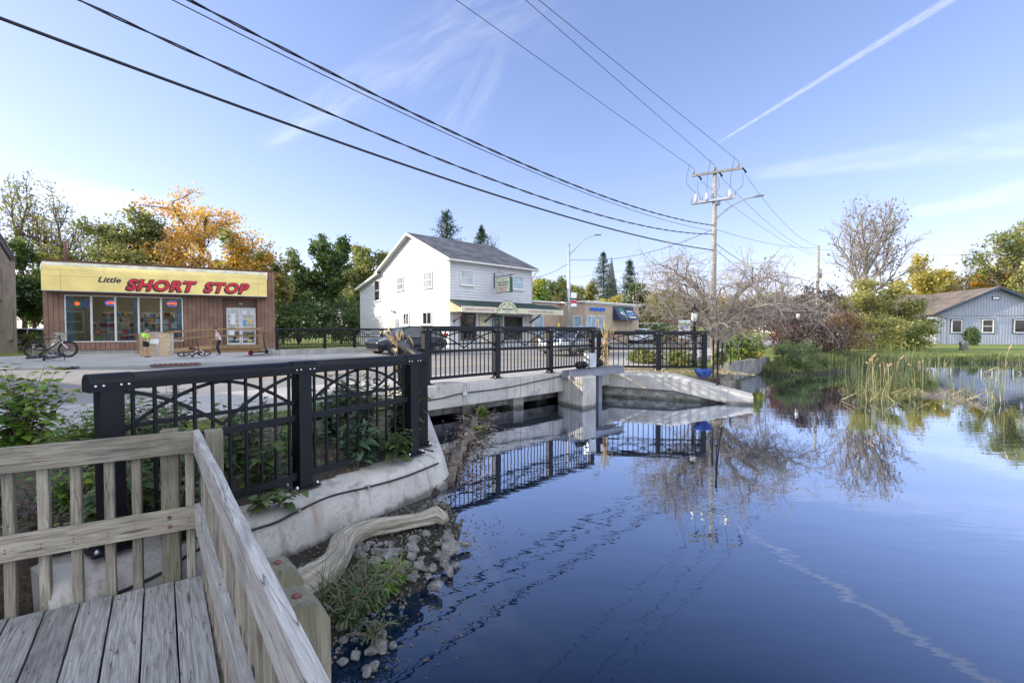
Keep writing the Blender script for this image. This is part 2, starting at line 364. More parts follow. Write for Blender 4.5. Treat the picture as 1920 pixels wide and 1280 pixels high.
mt['trim'] = pbr('trim', (.60, .59, .56), .55, .06, 2, .05, 60, fine=.05)
mt['shingle'] = pbr('shingle', (.085, .085, .095), .95, .25, .9, .8, 18, fine=.4, bdist=.02, col2=(.13, .13, .145))
mt['shinglebrown'] = pbr('shinglebrown', (.145, .115, .095), .95, .2, .9, .8, 18, fine=.35, bdist=.02)
mt['greenroof'] = pbr('greenroof', (.022, .045, .04), .85, .2, 2, .5, 25, fine=.3)
mt['cream'] = pbr('cream', (.58, .56, .40), .6, .06, 3, .03, 30, fine=.05)
mt['greenink'] = pbr('greenink', (.02, .09, .06), .6, .1, 3, 0, 30)
mt['purpleink'] = pbr('purpleink', (.36, .18, .26), .6, .15, 3, 0, 30)
mt['stucco'] = pbr('stucco', (.40, .315, .235), .9, .06, 1.2, .4, 60, fine=.1)
mt['plaster'] = pbr('plaster', (.33, .28, .23), .92, .16, 1.3, .5, 14, spots=(2.5, .58, (.24, .20, .17), .7), fine=.15)
mt['greyboard'] = pbr('greyboard', (.29, .32, .39), .7, .06, 1.5, .15, 40, fine=.07)
mt['bluetrim'] = pbr('bluetrim', (.022, .035, .065), .5, .1, 3, .05, 40)
mt['brick'] = pbr('brick', (.26, .12, .08), .9, .3, 4, .5, 12)
mt['darkglass'] = glassy('darkglass')
mt['paneglass'] = glassy('paneglass', (.10, .12, .13), .08, .4)
mt['curtain'] = glassy('curtain', (.30, .33, .36), .1, .25)
mt['blind'] = glassy('blind', (.25, .36, .44), .12, .2, scale=3)
mt['shopglass'] = clearglass('shopglass')
mt['rubber'] = pbr('rubber', (.015, .015, .016), .75, .2, 8, .3, 80)
mt['carpaint'] = pbr('carpaint', (.004, .008, .018), .32, .1, 2, 0, 30, coat=.35, fine=.03)
[n for n in mt['carpaint'].node_tree.nodes if n.bl_idname == 'ShaderNodeBsdfPrincipled'][0].inputs['Specular IOR Level'].default_value = .25
mt['carsilver'] = pbr('carsilver', (.42, .44, .46), .28, .05, 2, 0, 30, metal=.5, coat=1, fine=.03)
mt['carwhite'] = pbr('carwhite', (.7, .72, .74), .28, .05, 2, 0, 30, coat=1, fine=.03)
mt['blackplastic'] = pbr('blackplastic', (.02, .02, .022), .55, .1, 5, .05, 60)
mt['chrome'] = pbr('chrome', (.7, .71, .73), .2, .05, 5, 0, 60, metal=1)
mt['lampglass'] = pbr('lampglass', (.75, .74, .70), .3, .05, 5, 0, 30)
mt['bluepot'] = pbr('bluepot', (.015, .05, .24), .25, .25, 8, .05, 30, coat=.4)
mt['skin'] = pbr('skin', (.50, .29, .20), .6, .05, 6, .05, 60, fine=.04)
mt['lime'] = pbr('lime', (.45, .85, .10), .7, .08, 8, .2, 40)
mt['pinkwhite'] = pbr('pinkwhite', (.72, .66, .70), .7, .05, 8, .2, 40, spots=(9, .56, (.75, .12, .25), .9))
mt['blackcloth'] = pbr('blackcloth', (.012, .013, .018), .85, .2, 8, .3, 50)
mt['blueshoe'] = pbr('blueshoe', (.03, .05, .35), .6, .2, 8, .1, 50)
def concrete_marks(m, grime=.5, line=True):
    t = m.node_tree; b = [n for n in t.nodes if n.bl_idname == 'ShaderNodeBsdfPrincipled'][0]; src = b.inputs['Base Color'].links[0].from_socket
    pos = nn(t, 'ShaderNodeNewGeometry').outputs['Position']; sp = nn(t, 'ShaderNodeSeparateXYZ', {0: pos})
    st = nn(t, 'ShaderNodeTexNoise', {'Vector': nn(t, 'ShaderNodeMapping', {'Vector': pos, 'Scale': (7, 7, .5)}).outputs[0], 'Scale': 1.6, 'Detail': 5.0}).outputs[0]
    x = mixc(t, mth(t, 'MULTIPLY', smooth(t, st, .52, .72), grime), src, (.17, .155, .135))
    rs_ = nn(t, 'ShaderNodeTexNoise', {'Vector': nn(t, 'ShaderNodeMapping', {'Vector': pos, 'Scale': (3, 3, .7)}).outputs[0], 'Scale': 1.1, 'Detail': 4.0}).outputs[0]
    x = mixc(t, mth(t, 'MULTIPLY', smooth(t, rs_, .63, .72), .35), x, (.24, .16, .10))
    pit = nn(t, 'ShaderNodeTexVoronoi', {'Vector': pos, 'Scale': 26.0}).outputs['Distance']; x = mixc(t, mth(t, 'MULTIPLY', mth(t, 'SUBTRACT', 1.0, smooth(t, pit, .06, .12)), .55), x, (.10, .095, .085))
    wv = nn(t, 'ShaderNodeTexNoise', {'Vector': nn(t, 'ShaderNodeMapping', {'Vector': pos, 'Scale': (1.2, 1.2, 1.2)}).outputs[0], 'Scale': 1.3, 'Detail': 6.0, 'Roughness': .7}).outputs[0]
    cr = mth(t, 'SUBTRACT', 1.0, smooth(t, mth(t, 'ABSOLUTE', mth(t, 'SUBTRACT', wv, .5)), .0012, .0045 if line else .009)); x = mixc(t, mth(t, 'MULTIPLY', cr, .5), x, (.09, .085, .08))
    if line:
        wl = mth(t, 'SUBTRACT', 1.0, smooth(t, mth(t, 'SUBTRACT', sp.outputs[2], mth(t, 'MULTIPLY', st, .10)), -.01, .05)); x = mixc(t, mth(t, 'MULTIPLY', wl, .8), x, (.055, .055, .04))
    t.links.new(x, b.inputs['Base Color'])
concrete_marks(mt['concrete']); concrete_marks(mt['concrete_dark'], .4); concrete_marks(mt['stone'], .3); concrete_marks(mt['asphalt'], 0, False); concrete_marks(mt['sidewalk'], .15, False)
def shingle_rows(m, d=.13):
    t = m.node_tree; b = [n for n in t.nodes if n.bl_idname == 'ShaderNodeBsdfPrincipled'][0]; src = b.inputs['Base Color'].links[0].from_socket
    sp = nn(t, 'ShaderNodeSeparateXYZ', {0: nn(t, 'ShaderNodeTexCoord').outputs['Object']}); z = mth(t, 'DIVIDE', sp.outputs[2], d*.45)
    fr = mth(t, 'FRACT', z); row = mth(t, 'FLOOR', z); cell = nn(t, 'ShaderNodeTexWhiteNoise', {'Vector': nn(t, 'ShaderNodeCombineXYZ', {0: mth(t, 'FLOOR', mth(t, 'ADD', mth(t, 'MULTIPLY', sp.outputs[0], 3.3), mth(t, 'MULTIPLY', row, .5))), 1: row}).outputs[0]}).outputs[0]
    f = mth(t, 'MULTIPLY', mth(t, 'ADD', mth(t, 'MULTIPLY', cell, .35), .8), mth(t, 'ADD', mth(t, 'MULTIPLY', smooth(t, fr, 0, .16), .35), .65))
    t.links.new(mixc(t, 1.0, src, nn(t, 'ShaderNodeCombineColor', {0: f, 1: f, 2: f}).outputs[0], 'MULTIPLY'), b.inputs['Base Color'])
for k_ in ('shingle', 'shinglebrown', 'greenroof'): shingle_rows(mt[k_])
mt['polewood'] = wood('polewood', (.28, .25, .21), (.48, .44, .38), 0, bump=.3)
mt['bark'] = pbr('bark', (.13, .105, .085), .95, .35, 6, .9, 18, fine=.3, bdist=.02)
mt['barkgrey'] = pbr('barkgrey', (.24, .21, .18), .95, .3, 5, .9, 16, fine=.3, bdist=.015)
mt['polegrey'] = pbr('polegrey', (.26, .245, .215), .9, .2, 5, .5, 16, fine=.2)
mt['barkpale'] = pbr('barkpale', (.29, .245, .20), .9, .3, 5, .6, 16, fine=.25, bdist=.01)
mt['twigred'] = pbr('twigred', (.20, .14, .125), .95, .3, 5, .3, 16)
mt['corn'] = pbr('corn', (.34, .22, .09), .85, .35, 5, .4, 30, col2=(.50, .38, .20))
mt['needles'] = leafm('needles', [(.02, .04, .022), (.04, .075, .04), (.06, .11, .05)], .8, .15)
mt['l_green'] = leafm('l_green', [(.042, .07, .026), (.08, .12, .04), (.15, .18, .06)], .35)
mt['l_darkgreen'] = leafm('l_darkgreen', [(.035, .065, .018), (.065, .11, .028), (.12, .16, .04)], .4)
mt['l_yellowgreen'] = leafm('l_yellowgreen', [(.075, .10, .03), (.16, .18, .05), (.28, .25, .075)], .4)
mt['l_yellow'] = leafm('l_yellow', [(.14, .15, .035), (.30, .26, .05), (.38, .31, .08)], .5)
mt['l_orange'] = leafm('l_orange', [(.20, .18, .04), (.46, .24, .05), (.55, .32, .07), (.42, .30, .06)], .35, amt=.4)
mt['l_autumn'] = leafm('l_autumn', [(.06, .10, .02), (.18, .20, .03), (.42, .22, .03), (.40, .30, .04)], .3)
mt['l_greenred'] = leafm('l_greenred', [(.04, .09, .015), (.09, .16, .02), (.20, .24, .03), (.26, .13, .04)], .35)
mt['l_olive'] = leafm('l_olive', [(.10, .10, .03), (.19, .19, .05), (.32, .28, .08)], .5)
mt['l_brown'] = leafm('l_brown', [(.10, .065, .04), (.18, .12, .06), (.28, .19, .08)], .5)
mt['l_purple'] = leafm('l_purple', [(.03, .022, .018), (.06, .04, .033), (.11, .075, .055)], .6, .3)
mt['l_red'] = leafm('l_red', [(.08, .014, .012), (.17, .025, .02), (.22, .05, .03)], .6)
mt['l_near'] = leafm('l_near', [(.045, .08, .035), (.085, .135, .045), (.14, .19, .055)], 2.5, .35)
mt['l_nearyellow'] = leafm('l_nearyellow', [(.06, .13, .03), (.14, .24, .03), (.30, .36, .04)], 2.5, .35)
mt['l_blue'] = leafm('l_blue', [(.05, .10, .06), (.09, .16, .09), (.15, .20, .08)], 2.5, .3)
mt['grassblade'] = leafm('grassblade', [(.045, .075, .02), (.09, .125, .035), (.19, .19, .07)], 1.5, .3)
mt['reed'] = leafm('reed', [(.04, .08, .02), (.085, .12, .035), (.16, .16, .06), (.24, .20, .10)], 1.2, .3, amt=.35)
mt['dryreed'] = leafm('dryreed', [(.24, .19, .10), (.36, .29, .17)], 1.2, .2)
mt['cattail'] = pbr('cattail', (.42, .26, .13), .95, .2, 20, .5, 80)
mt['moss'] = pbr('moss', (.014, .035, .008), .9, .4, 12, .8, 40)
# ================================================================== TERRAIN, ROAD, WATER
GZ = .52                                   # street level
D_ = Vector((.722, .692)); NRM = Vector((-.692, .722))
base_line = [Vector((-7.24, 7.34))-Vector((.887, .461))*60, Vector((-7.24, 7.34)), Vector((3.05, 17.05)), Vector((3.05, 17.05))+Vector((.6, .8))*160]
def off(d):
    """the kerb polyline shifted d metres to its far side"""
    P = base_line; out = []
    for i, p in enumerate(P):
        ns = []
        if i > 0: q = (P[i]-P[i-1]).normalized(); ns.append(Vector((-q.y, q.x)))
        if i < len(P)-1: q = (P[i+1]-P[i]).normalized(); ns.append(Vector((-q.y, q.x)))
        b = sum(ns, Vector((0, 0))).normalized(); out.append(p+b*(d/b.dot(ns[0])))
    return out
def strip(d0, d1, z, thick):
    a, b = off(d0), off(d1); m = MB(); n = len(a)
    vs = [(p.x, p.y, z) for p in a]+[(p.x, p.y, z) for p in b]+[(p.x, p.y, z-thick) for p in a]+[(p.x, p.y, z-thick) for p in b]
    fs = []
    for i in range(n-1):
        fs += [(i, i+1, n+i+1, n+i), (2*n+i, 3*n+i, 3*n+i+1, 2*n+i+1), (i, 2*n+i, 2*n+i+1, i+1), (n+i, n+i+1, 3*n+i+1, 3*n+i)]
    return m.add(vs, fs)
water_poly = [(-.80, 5.0), (-.86, 5.5), (-1.42, 7.3), (-1.75, 8.9), (-14.2, 21.9), (-22, 30), (-18, 35), (-9.0, 26.3), (2.75, 13.4), (2.75, 12.7), (5.9, 11.4), (6.0, 12.4),
              (7.4, 14.6), (7.9, 16.8), (10.7, 19.5), (10.6, 18.2), (13.5, 19.3), (16.1, 21.3), (19.3, 24), (22.5, 25.2), (25.3, 25.7), (28, 24.9), (42, 24), (80, 20), (80, -60), (4, -60),
              (-.2, -4), (-1.3, .2), (-1.05, 2.0), (-.92, 2.5), (-.80, 2.8), (-.60, 3.3), (-.47, 3.8), (-.40, 4.15), (-.62, 4.75)]
wp = np.array(water_poly)
def sdist(X, Y, P):
    """signed distance, positive outside the polygon"""
    d = np.full(X.shape, 1e9); ins = np.zeros(X.shape, bool); n = len(P)
    for i in range(n):
        a, b = P[i], P[(i+1) % n]; e = b-a; wx, wy = X-a[0], Y-a[1]
        tt = np.clip((wx*e[0]+wy*e[1])/(e@e), 0, 1); d = np.minimum(d, (wx-e[0]*tt)**2+(wy-e[1]*tt)**2)
        c = (a[1] <= Y) != (b[1] <= Y)
        if abs(e[1]) > 1e-9: ins ^= c & (X < a[0]+(Y-a[1])*e[0]/e[1])
    d = np.sqrt(d); return np.where(ins, -d, d)
rock_poly = np.array([(-.80, 5.0), (-.62, 4.75), (-.40, 4.15), (-.47, 3.8), (-.60, 3.3), (-.80, 2.8), (-1.05, 2.0), (-1.3, .2), (-.2, -4), (-3, -5), (-3.5, 1.5), (-3.0, 2.7), (-2.3, 3.55), (-1.98, 4.03), (-1.5, 4.85), (-1.12, 5.5)])
def axis(pts):
    out = []
    for a, b, s in pts: out += list(np.arange(a, b, s))
    return np.array(out+[pts[-1][1]])
xs = axis([(-900, -120, 60), (-120, -40, 6), (-40, -14, 1.0), (-14, -4, .35), (-4, 1, .08), (1, 14, .25), (14, 34, .4), (34, 80, 1.5), (80, 160, 8), (160, 1100, 60)])
ys = axis([(-300, -40, 40), (-40, -6, 3), (-6, 1, .5), (1, 6, .08), (6, 14, .2), (14, 32, .35), (32, 60, 1.2), (60, 140, 8), (140, 1300, 60)])
GX, GY = np.meshgrid(xs, ys)
sd = sdist(GX, GY, wp)
rn = np.random.RandomState(4)
nz = np.sin(GX*1.9+1)*np.cos(GY*2.3)*.02+np.sin(GX*6.1)*np.sin(GY*5.3+2)*.008
bank = np.clip(sd/.55, -1, 1)
Z = np.where(sd < 0, np.clip(sd*.55, -.9, 0)-.02, .44*(bank**.7 if False else np.power(np.clip(sd/.6, 0, 1), .8)))+nz*np.clip(np.abs(sd)*2, 0, 1)
rd = sdist(GX, GY, rock_poly)
near_rock = rd < 0
Z = np.where(near_rock & (sd > 0), np.clip(sd*.045, 0, .035)+nz*.5, Z)
Z = np.where(near_rock & (sd <= 0), np.clip(sd*.35, -.5, 0), Z)
right = (GX > 18) & (sd > 0)
Z = np.where(right, .45*np.clip(sd/2.2, 0, 1)+nz, Z)
Z = np.where(sd > 6, .46+nz*.5, Z)
hill = np.clip((GY-75)/260, 0, 1)*9*(np.clip((GX-10)/60, 0, 1)*.7+.3)
Z = Z+np.where(GY > 75, hill, 0)
ny, nx = GX.shape
idx = np.arange(nx*ny).reshape(ny, nx)
F = np.stack([idx[:-1, :-1], idx[:-1, 1:], idx[1:, 1:], idx[1:, :-1]], -1).reshape(-1, 4)
def ground_mat():
    m, t, b, out = base_mat('ground')
    co = nn(t, 'ShaderNodeTexCoord').outputs['Object']; sep = nn(t, 'ShaderNodeSeparateXYZ', {0: co})
    n1 = nn(t, 'ShaderNodeTexNoise', {'Vector': co, 'Scale': 45.0, 'Detail': 6.0, 'Roughness': .7}).outputs[0]
    n2 = nn(t, 'ShaderNodeTexNoise', {'Vector': co, 'Scale': 1.2, 'Detail': 6.0, 'Roughness': .6}).outputs[0]
    n3 = nn(t, 'ShaderNodeTexVoronoi', {'Vector': co, 'Scale': 38.0}); 
    mulch = mixc(t, n3.outputs['Color'], (.05, .035, .025), (.17, .13, .09)); mulch = mixc(t, smooth(t, n1, .3, .7), tuple(Vector((.035, .026, .02))), mulch)
    grass = mixc(t, smooth(t, n2, .35, .65), (.13, .18, .03), (.25, .27, .05)); grass = mixc(t, mth(t, 'MULTIPLY', smooth(t, n1, .35, .65), .5), grass, (.06, .09, .015))
    far = mth(t, 'MAXIMUM', smooth(t, sep.outputs[1], 17.0, 19.0), mth(t, 'MULTIPLY', smooth(t, sep.outputs[0], 3.0, 4.0), smooth(t, sep.outputs[1], 14.0, 14.8)))
    far = mth(t, 'MAXIMUM', far, mth(t, 'SUBTRACT', 1.0, smooth(t, sep.outputs[0], -24.0, -20.0)))
    c = mixc(t, far, mulch, grass)
    mud = mixc(t, n1, (.012, .010, .007), (.05, .04, .028)); c = mixc(t, smooth(t, mth(t, 'ADD', sep.outputs[2], mth(t, 'MULTIPLY', n2, .16)), .17, .34), mud, c)
    wet = mixc(t, n1, (.006, .008, .005), (.02, .022, .012)); c = mixc(t, smooth(t, sep.outputs[2], -.06, .01), wet, c)
    t.links.new(c, b.inputs['Base Color']); b.inputs['Roughness'].default_value = .9
    bp = nn(t, 'ShaderNodeBump', {'Height': n1, 'Strength': .8, 'Distance': .03}); t.links.new(bp.outputs[0], b.inputs['Normal']); return m
gm = ground_mat()
me = npmesh('ground', np.stack([GX, GY, Z], -1).reshape(-1, 3), F, gm, smooth=True)
props(link('ground', me, gm), kind='structure')
def zground(x, y):
    i = min(max(np.searchsorted(ys, y)-1, 0), ny-2); j = min(max(np.searchsorted(xs, x)-1, 0), nx-2)
    return float(Z[i:i+2, j:j+2].mean())
# water
def water_mat():
    m, t, b, out = base_mat('water')
    co = nn(t, 'ShaderNodeTexCoord').outputs['Object']
    t.nodes.remove(b)
    w1 = nn(t, 'ShaderNodeTexNoise', {'Vector': nn(t, 'ShaderNodeMapping', {'Vector': co, 'Scale': (.55, 1.5, 1), 'Rotation': (0, 0, .35)}).outputs[0], 'Scale': 2.6, 'Detail': 3.0, 'Roughness': .5}).outputs[0]
    w2 = nn(t, 'ShaderNodeTexNoise', {'Vector': nn(t, 'ShaderNodeMapping', {'Vector': co, 'Scale': (.5, 1.4, 1), 'Rotation': (0, 0, -.3)}).outputs[0], 'Scale': 9.0, 'Detail': 2.0}).outputs[0]
    calm = nn(t, 'ShaderNodeTexNoise', {'Vector': co, 'Scale': .22, 'Detail': 2.0}).outputs[0]
    w1 = mth(t, 'MULTIPLY', w1, mth(t, 'ADD', mth(t, 'MULTIPLY', smooth(t, calm, .3, .7), 1.1), .35))
    h = mth(t, 'ADD', w1, mth(t, 'MULTIPLY', w2, mth(t, 'MULTIPLY', smooth(t, calm, .35, .65), .22)))
    bp = nn(t, 'ShaderNodeBump', {'Height': h, 'Strength': .12, 'Distance': .017}).outputs[0]
    fc = smooth(t, nn(t, 'ShaderNodeLayerWeight', {'Blend': .5, 'Normal': bp}).outputs['Facing'], .25, 1.0)
    gl = nn(t, 'ShaderNodeBsdfGlossy', {'Color': (.82, .88, 1, 1), 'Roughness': .012, 'Normal': bp}); df = nn(t, 'ShaderNodeBsdfDiffuse', {'Color': (.002, .010, .028, 1)})
    t.links.new(nn(t, 'ShaderNodeMixShader', {0: fc, 1: df.outputs[0], 2: gl.outputs[0]}).outputs[0], out.inputs[0])
    return m
mt['water'] = water_mat()
m = MB(); m.add([(-30, -60, 0), (90, -60, 0), (90, 40, 0), (-30, 40, 0)], [(0, 1, 2, 3)])
wo = m.build('water', mt['water'], props_=(None, None, None, 'structure'), origin=(0, 0, 0))
# road, pavements
strip(0, 11.3, GZ, .22).build('road', mt['asphalt'], props_=(None, None, None, 'structure'), origin=(0, 0, 0))
mm = MB()
mm.add(*(lambda s: (s.v, s.f))(strip(3.75, 3.87, GZ+.004, .002)))
mm.build('centre_line_marking', mt['paint_yellow'], props_=(None, None, None, 'structure'), origin=(0, 0, 0))
strip(-2.3, 0, GZ+.13, .33).build('near_pavement', mt['sidewalk'], props_=(None, None, None, 'structure'), origin=(0, 0, 0), bevel=.02)
m = strip(11.3, 14.2, GZ+.06, .30)
m.build('far_pavement', mt['sidewalk'], props_=(None, None, None, 'structure'), origin=(0, 0, 0), bevel=.02)
SD = Vector((.887, .461)); SN = Vector((-.461, .887)); S0 = Vector((-24.2, 23.5))
m = MB(); a = off(14.2)
q0 = S0-SD*2.5; q1 = S0+SD*10.62
pl = [a[1]-SD*40-SN*.3, a[1]-SN*.3, a[1]+D_*3.2-NRM*.3, q1+SD*.6, S0, S0-SN*2.2-SD*1.5, S0-SN*2.6-SD*32]
m.prism([(p.x, p.y, GZ-.2) for p in pl], (0, 0, .2+.064))
m.build('forecourt', mt['sidewalk'], props_=(None, None, None, 'structure'), origin=(0, 0, 0))
# joints cut in the forecourt
m = MB()
for k in range(7):
    p = a[1]+SD*(-8+k*1.9); q = p+SN*(8.5-.2*k)
    m.bar((p.x, p.y, GZ+.0585), (q.x, q.y, GZ+.0585), .02, .003)
m.build('pavement_joints', mt['concrete_dark'], props_=(None, None, None, 'structure'), origin=(0, 0, 0))
# storm drain and manhole in the pavement
t_ = thing('storm_drain', 'rusty brown storm drain grate set in the kerb before the plywood boards', 'drain', (*gz(330, 683, GZ+.07).xy, GZ+.07), R_(40))
MB().box((0, 0, .0), (1.5, .5, .05)).build('drain_frame', mt['rust'], t_, True)
m = MB()
for i in range(9): m.box((-.6+i*.15, 0, .03), (.07, .4, .02))
m.build('grate', mt['ink'], t_, True)
t_ = thing('manhole_cover', 'round dark manhole cover in the pavement before the shop', 'manhole', (*gz(125, 688, GZ+.066).xy, GZ+.063))
MB().lathe([(.33, 0), (.33, .012), (.30, .016)], n=24).build('cover', mt['concrete_dark'], t_, True)
# grass strip behind the near pavement + lawn patches (sheets over the ground)
def grass_mat():
    m, t, b, out = base_mat('lawn_grass'); co = nn(t, 'ShaderNodeTexCoord').outputs['Object']
    n1 = nn(t, 'ShaderNodeTexNoise', {'Vector': co, 'Scale': 70.0, 'Detail': 5.0}).outputs[0]; n2 = nn(t, 'ShaderNodeTexNoise', {'Vector': co, 'Scale': .8, 'Detail': 5.0}).outputs[0]
    c = mixc(t, smooth(t, n2, .35, .65), (.10, .155, .02), (.21, .24, .035)); c = mixc(t, mth(t, 'MULTIPLY', smooth(t, n1, .4, .65), .6), c, (.05, .08, .012))
    t.links.new(c, b.inputs['Base Color']); b.inputs['Roughness'].default_value = .95
    bp = nn(t, 'ShaderNodeBump', {'Height': n1, 'Strength': 1.0, 'Distance': .04}); t.links.new(bp.outputs[0], b.inputs['Normal']); return m
mt['lawn'] = grass_mat()
m = MB(); _b = base_line[1]; m.prism([(_b.x+D_.x*u+NRM.x*n_, _b.y+D_.y*u+NRM.y*n_, GZ-.04) for u, n_ in ((-.4, -3.0), (4.1, -3.0), (4.1, -2.3), (-.4, -2.3))], (0, 0, .06)); m.prism([(_b.x-SD.x*25-SN.x*3, _b.y-SD.y*25-SN.y*3, GZ-.04), (_b.x-D_.x*.4-NRM.x*3, _b.y-D_.y*.4-NRM.y*3, GZ-.04), (_b.x-D_.x*.4-NRM.x*2.3, _b.y-D_.y*.4-NRM.y*2.3, GZ-.04), (_b.x-SD.x*25-SN.x*2.3, _b.y-SD.y*25-SN.y*2.3, GZ-.04)], (0, 0, .058))
m.build('grass_verge', mt['lawn'], props_=(None, None, None, 'structure'), origin=(0, 0, 0))
# ================================================================== CONCRETE: bridge, wing walls, piers
def wallmesh(top, bot, th, zt, name):
    pass
# near wing wall with rounded nose, conduit fixed on it
t_ = thing('wing_wall', 'pale battered concrete wing wall under the nearest black railing', 'concrete wall', (-1.7, 3.9, 0))
prof_pts = [(-2.72, 2.62), (-2.06, 3.40), (-1.73, 3.88), (-1.3, 4.62), (-.86, 5.38)]
def section(p, nrm, zt):
    # across the wall: outer foot, outer shoulder (rounded), inner top
    n = Vector(nrm); p = Vector(p); o = []
    for a, z in ((.16, -.45), (.10, .0), (.03, zt-.12), (.005, zt-.055), (-.05, zt-.015), (-.11, zt), (-.55, zt+.035), (-.56, -.45)):
        o.append(Vector((p.x+n.x*a, p.y+n.y*a, z)))
    return o
nw = Vector((.866, -.5))
secs = []
fine_pts = []
for i in range(len(prof_pts)-1):
    a, b = Vector(prof_pts[i]), Vector(prof_pts[i+1]); k = 5
    for j in range(k): fine_pts.append(a.lerp(b, j/k))
fine_pts.append(Vector(prof_pts[-1]))
for i, p in enumerate(fine_pts): secs.append(section(p, nw, .40))
n2 = Vector((.93, .10)); secs.append(section((-.84, 5.50), Vector((.98, .05)), .40))
for k in range(1, 7):
    q = Vector((-.86, 5.6)).lerp(Vector((-1.62, 8.6)), k/6); secs.append(section(q, (.96, .28), .40+.0*k))
m = MB(); ns = 8
vs = [v for s_ in secs for v in s_]
fs = [(i*ns+k, i*ns+(k+1) % ns, (i+1)*ns+(k+1) % ns, (i+1)*ns+k) for i in range(len(secs)-1) for k in range(ns)]
fs += [tuple(range(ns)), tuple(reversed(range((len(secs)-1)*ns, len(secs)*ns)))]
m.add(vs, fs); o = m.build('wall_body', mt['concrete'], t_, bevel=0)
o.data.polygons.foreach_set('use_smooth', [True]*len(o.data.polygons)); es = o.modifiers.new('es', 'EDGE_SPLIT'); es.split_angle = R_(38)
# conduit pinned along the wall face
cp = [(120, 1160, .22), (200, 1120, .2), (300, 1075, .22), (372, 1030, .27), (465, 996, .22), (520, 978, .235), (560, 957, .25), (620, 930, .27), (690, 913, .28), (760, 893, .29), (822, 868, .30)]
pts = []
for px, py, z in cp:
    r = ray(px, py)
    # meet the wall's outer face plane
    p0 = Vector((-2.06, 3.40)); best = None
    def f(s):
        q = Vector((r.x*s, r.y*s)); bd_ = None
        for i_ in range(len(prof_pts)-1):
            a_, b_ = Vector(prof_pts[i_]), Vector(prof_pts[i_+1]); e_ = b_-a_; k_ = (q-a_).dot(e_)/e_.dot(e_)
            if (0 <= k_ <= 1) or (i_ == 0 and k_ < 0) or (i_ == len(prof_pts)-2 and k_ > 1):
                bd_ = (q-(a_+e_*k_)).dot(nw)
        if bd_ is None: bd_ = (q-p0).dot(nw)
        return bd_-(.10-.07*min(max((CZ+r.z*s)/.28, 0), 1.0))-.010
    lo, hi = 1.0, 9.0
    for _ in range(40):
        mid = (lo+hi)/2
        if f(mid) > 0: lo = mid
        else: hi = mid
    pts.append(Vector((r.x*lo, r.y*lo, CZ+r.z*lo)))
def spline(P, k=6):
    P = [Vector(p) for p in P]; o = []
    for i in range(len(P)-1):
        a = P[max(i-1, 0)]; b = P[i]; c = P[i+1]; d = P[min(i+2, len(P)-1)]
        for j in range(k):
            u = j/k; o.append(.5*((2*b)+(c-a)*u+(2*a-5*b+4*c-d)*u*u+(3*b-a-3*c+d)*u**3))
    return o+[P[-1]]
MB().tube(spline(pts[1:]), .0105, 8).build('conduit_cable', mt['rubber'], props_=('black cable clipped along the face of the near concrete wing wall', 'cable'))
m = MB()
for i in (4, 6, 8): m.box(pts[i], (.03, .03, .035))
m.build('cable_clip', mt['bolt'], t_)
# bridge
BD = Vector((.722, .692)); BN = Vector((-.692, .722)); B0 = Vector((-1.70, 8.9))-BD*.15
def bp(u, n, z): q = B0+BD*u+BN*n; return Vector((q.x, q.y, z))
t_ = thing('road_bridge', 'low concrete road bridge with a pale edge beam over dark water', 'bridge', bp(2.5, 0, .2))
ub, ue = -.55, 6.1
def bbox(u0, u1, n0, n1, z0, z1):
    m = MB(); m.prism([bp(u0, n0, z0), bp(u1, n0, z0), bp(u1, n1, z0), bp(u0, n1, z0)], (0, 0, z1-z0)); return m
m = bbox(ub, ue, -.34, .22, .34, .79); m.build('edge_beam', mt['concrete'], t_, bevel=.015)
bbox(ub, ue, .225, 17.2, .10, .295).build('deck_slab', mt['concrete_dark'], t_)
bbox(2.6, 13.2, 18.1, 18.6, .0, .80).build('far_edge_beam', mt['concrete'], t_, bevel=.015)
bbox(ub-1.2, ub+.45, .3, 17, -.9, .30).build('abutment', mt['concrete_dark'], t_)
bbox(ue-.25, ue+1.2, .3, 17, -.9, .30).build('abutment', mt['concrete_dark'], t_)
for u in (1.15, 2.65):
    bbox(u, u+.34, .10, 9.5, -.9, .338).build('pier', mt['concrete'], t_)
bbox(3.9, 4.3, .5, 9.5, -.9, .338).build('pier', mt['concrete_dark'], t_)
for u in (.9, 2.9, 4.6): bbox(u, u+.014, -.3415, -.3395, .345, .785).build('form_joint', mt['concrete_dark'], t_)
# conduit on the edge beam
def beam_pt(px, py):
    r = ray(px, py); a = B0+BN*(-.36)
    s = (a.dot(BN))/(Vector((r.x, r.y)).dot(BN)); return Vector((r.x*s, r.y*s, CZ+r.z*s))
MB().tube(spline([beam_pt(*p) for p in ((797, 751), (830, 746), (868, 737), (940, 728), (1000, 716), (1060, 703))]), .012, 6).build('beam_cable', mt['rubber'], props_=('black cable sagging along the side of the bridge edge beam', 'cable'))
MB().box(beam_pt(871, 737), (.11, .05, .09), Matrix.Rotation(R_(43.8), 3, 'Z')).build('junction_box', mt['galv'], bevel=.008, props_=('small grey junction box on the bridge edge beam', 'junction box'))
# sluice pier block in front of the beam
blk = [(1.16, 11.55), (1.67, 10.63), (2.05, 11.05), (1.95, 12.3)]
m = MB(); m.prism([(x, y, -.9) for x, y in blk], (0, 0, 1.64)); m.build('sluice_pier', mt['concrete'], bevel=.03, props_=('square concrete pier standing in the water before the bridge beam', 'concrete pier'))
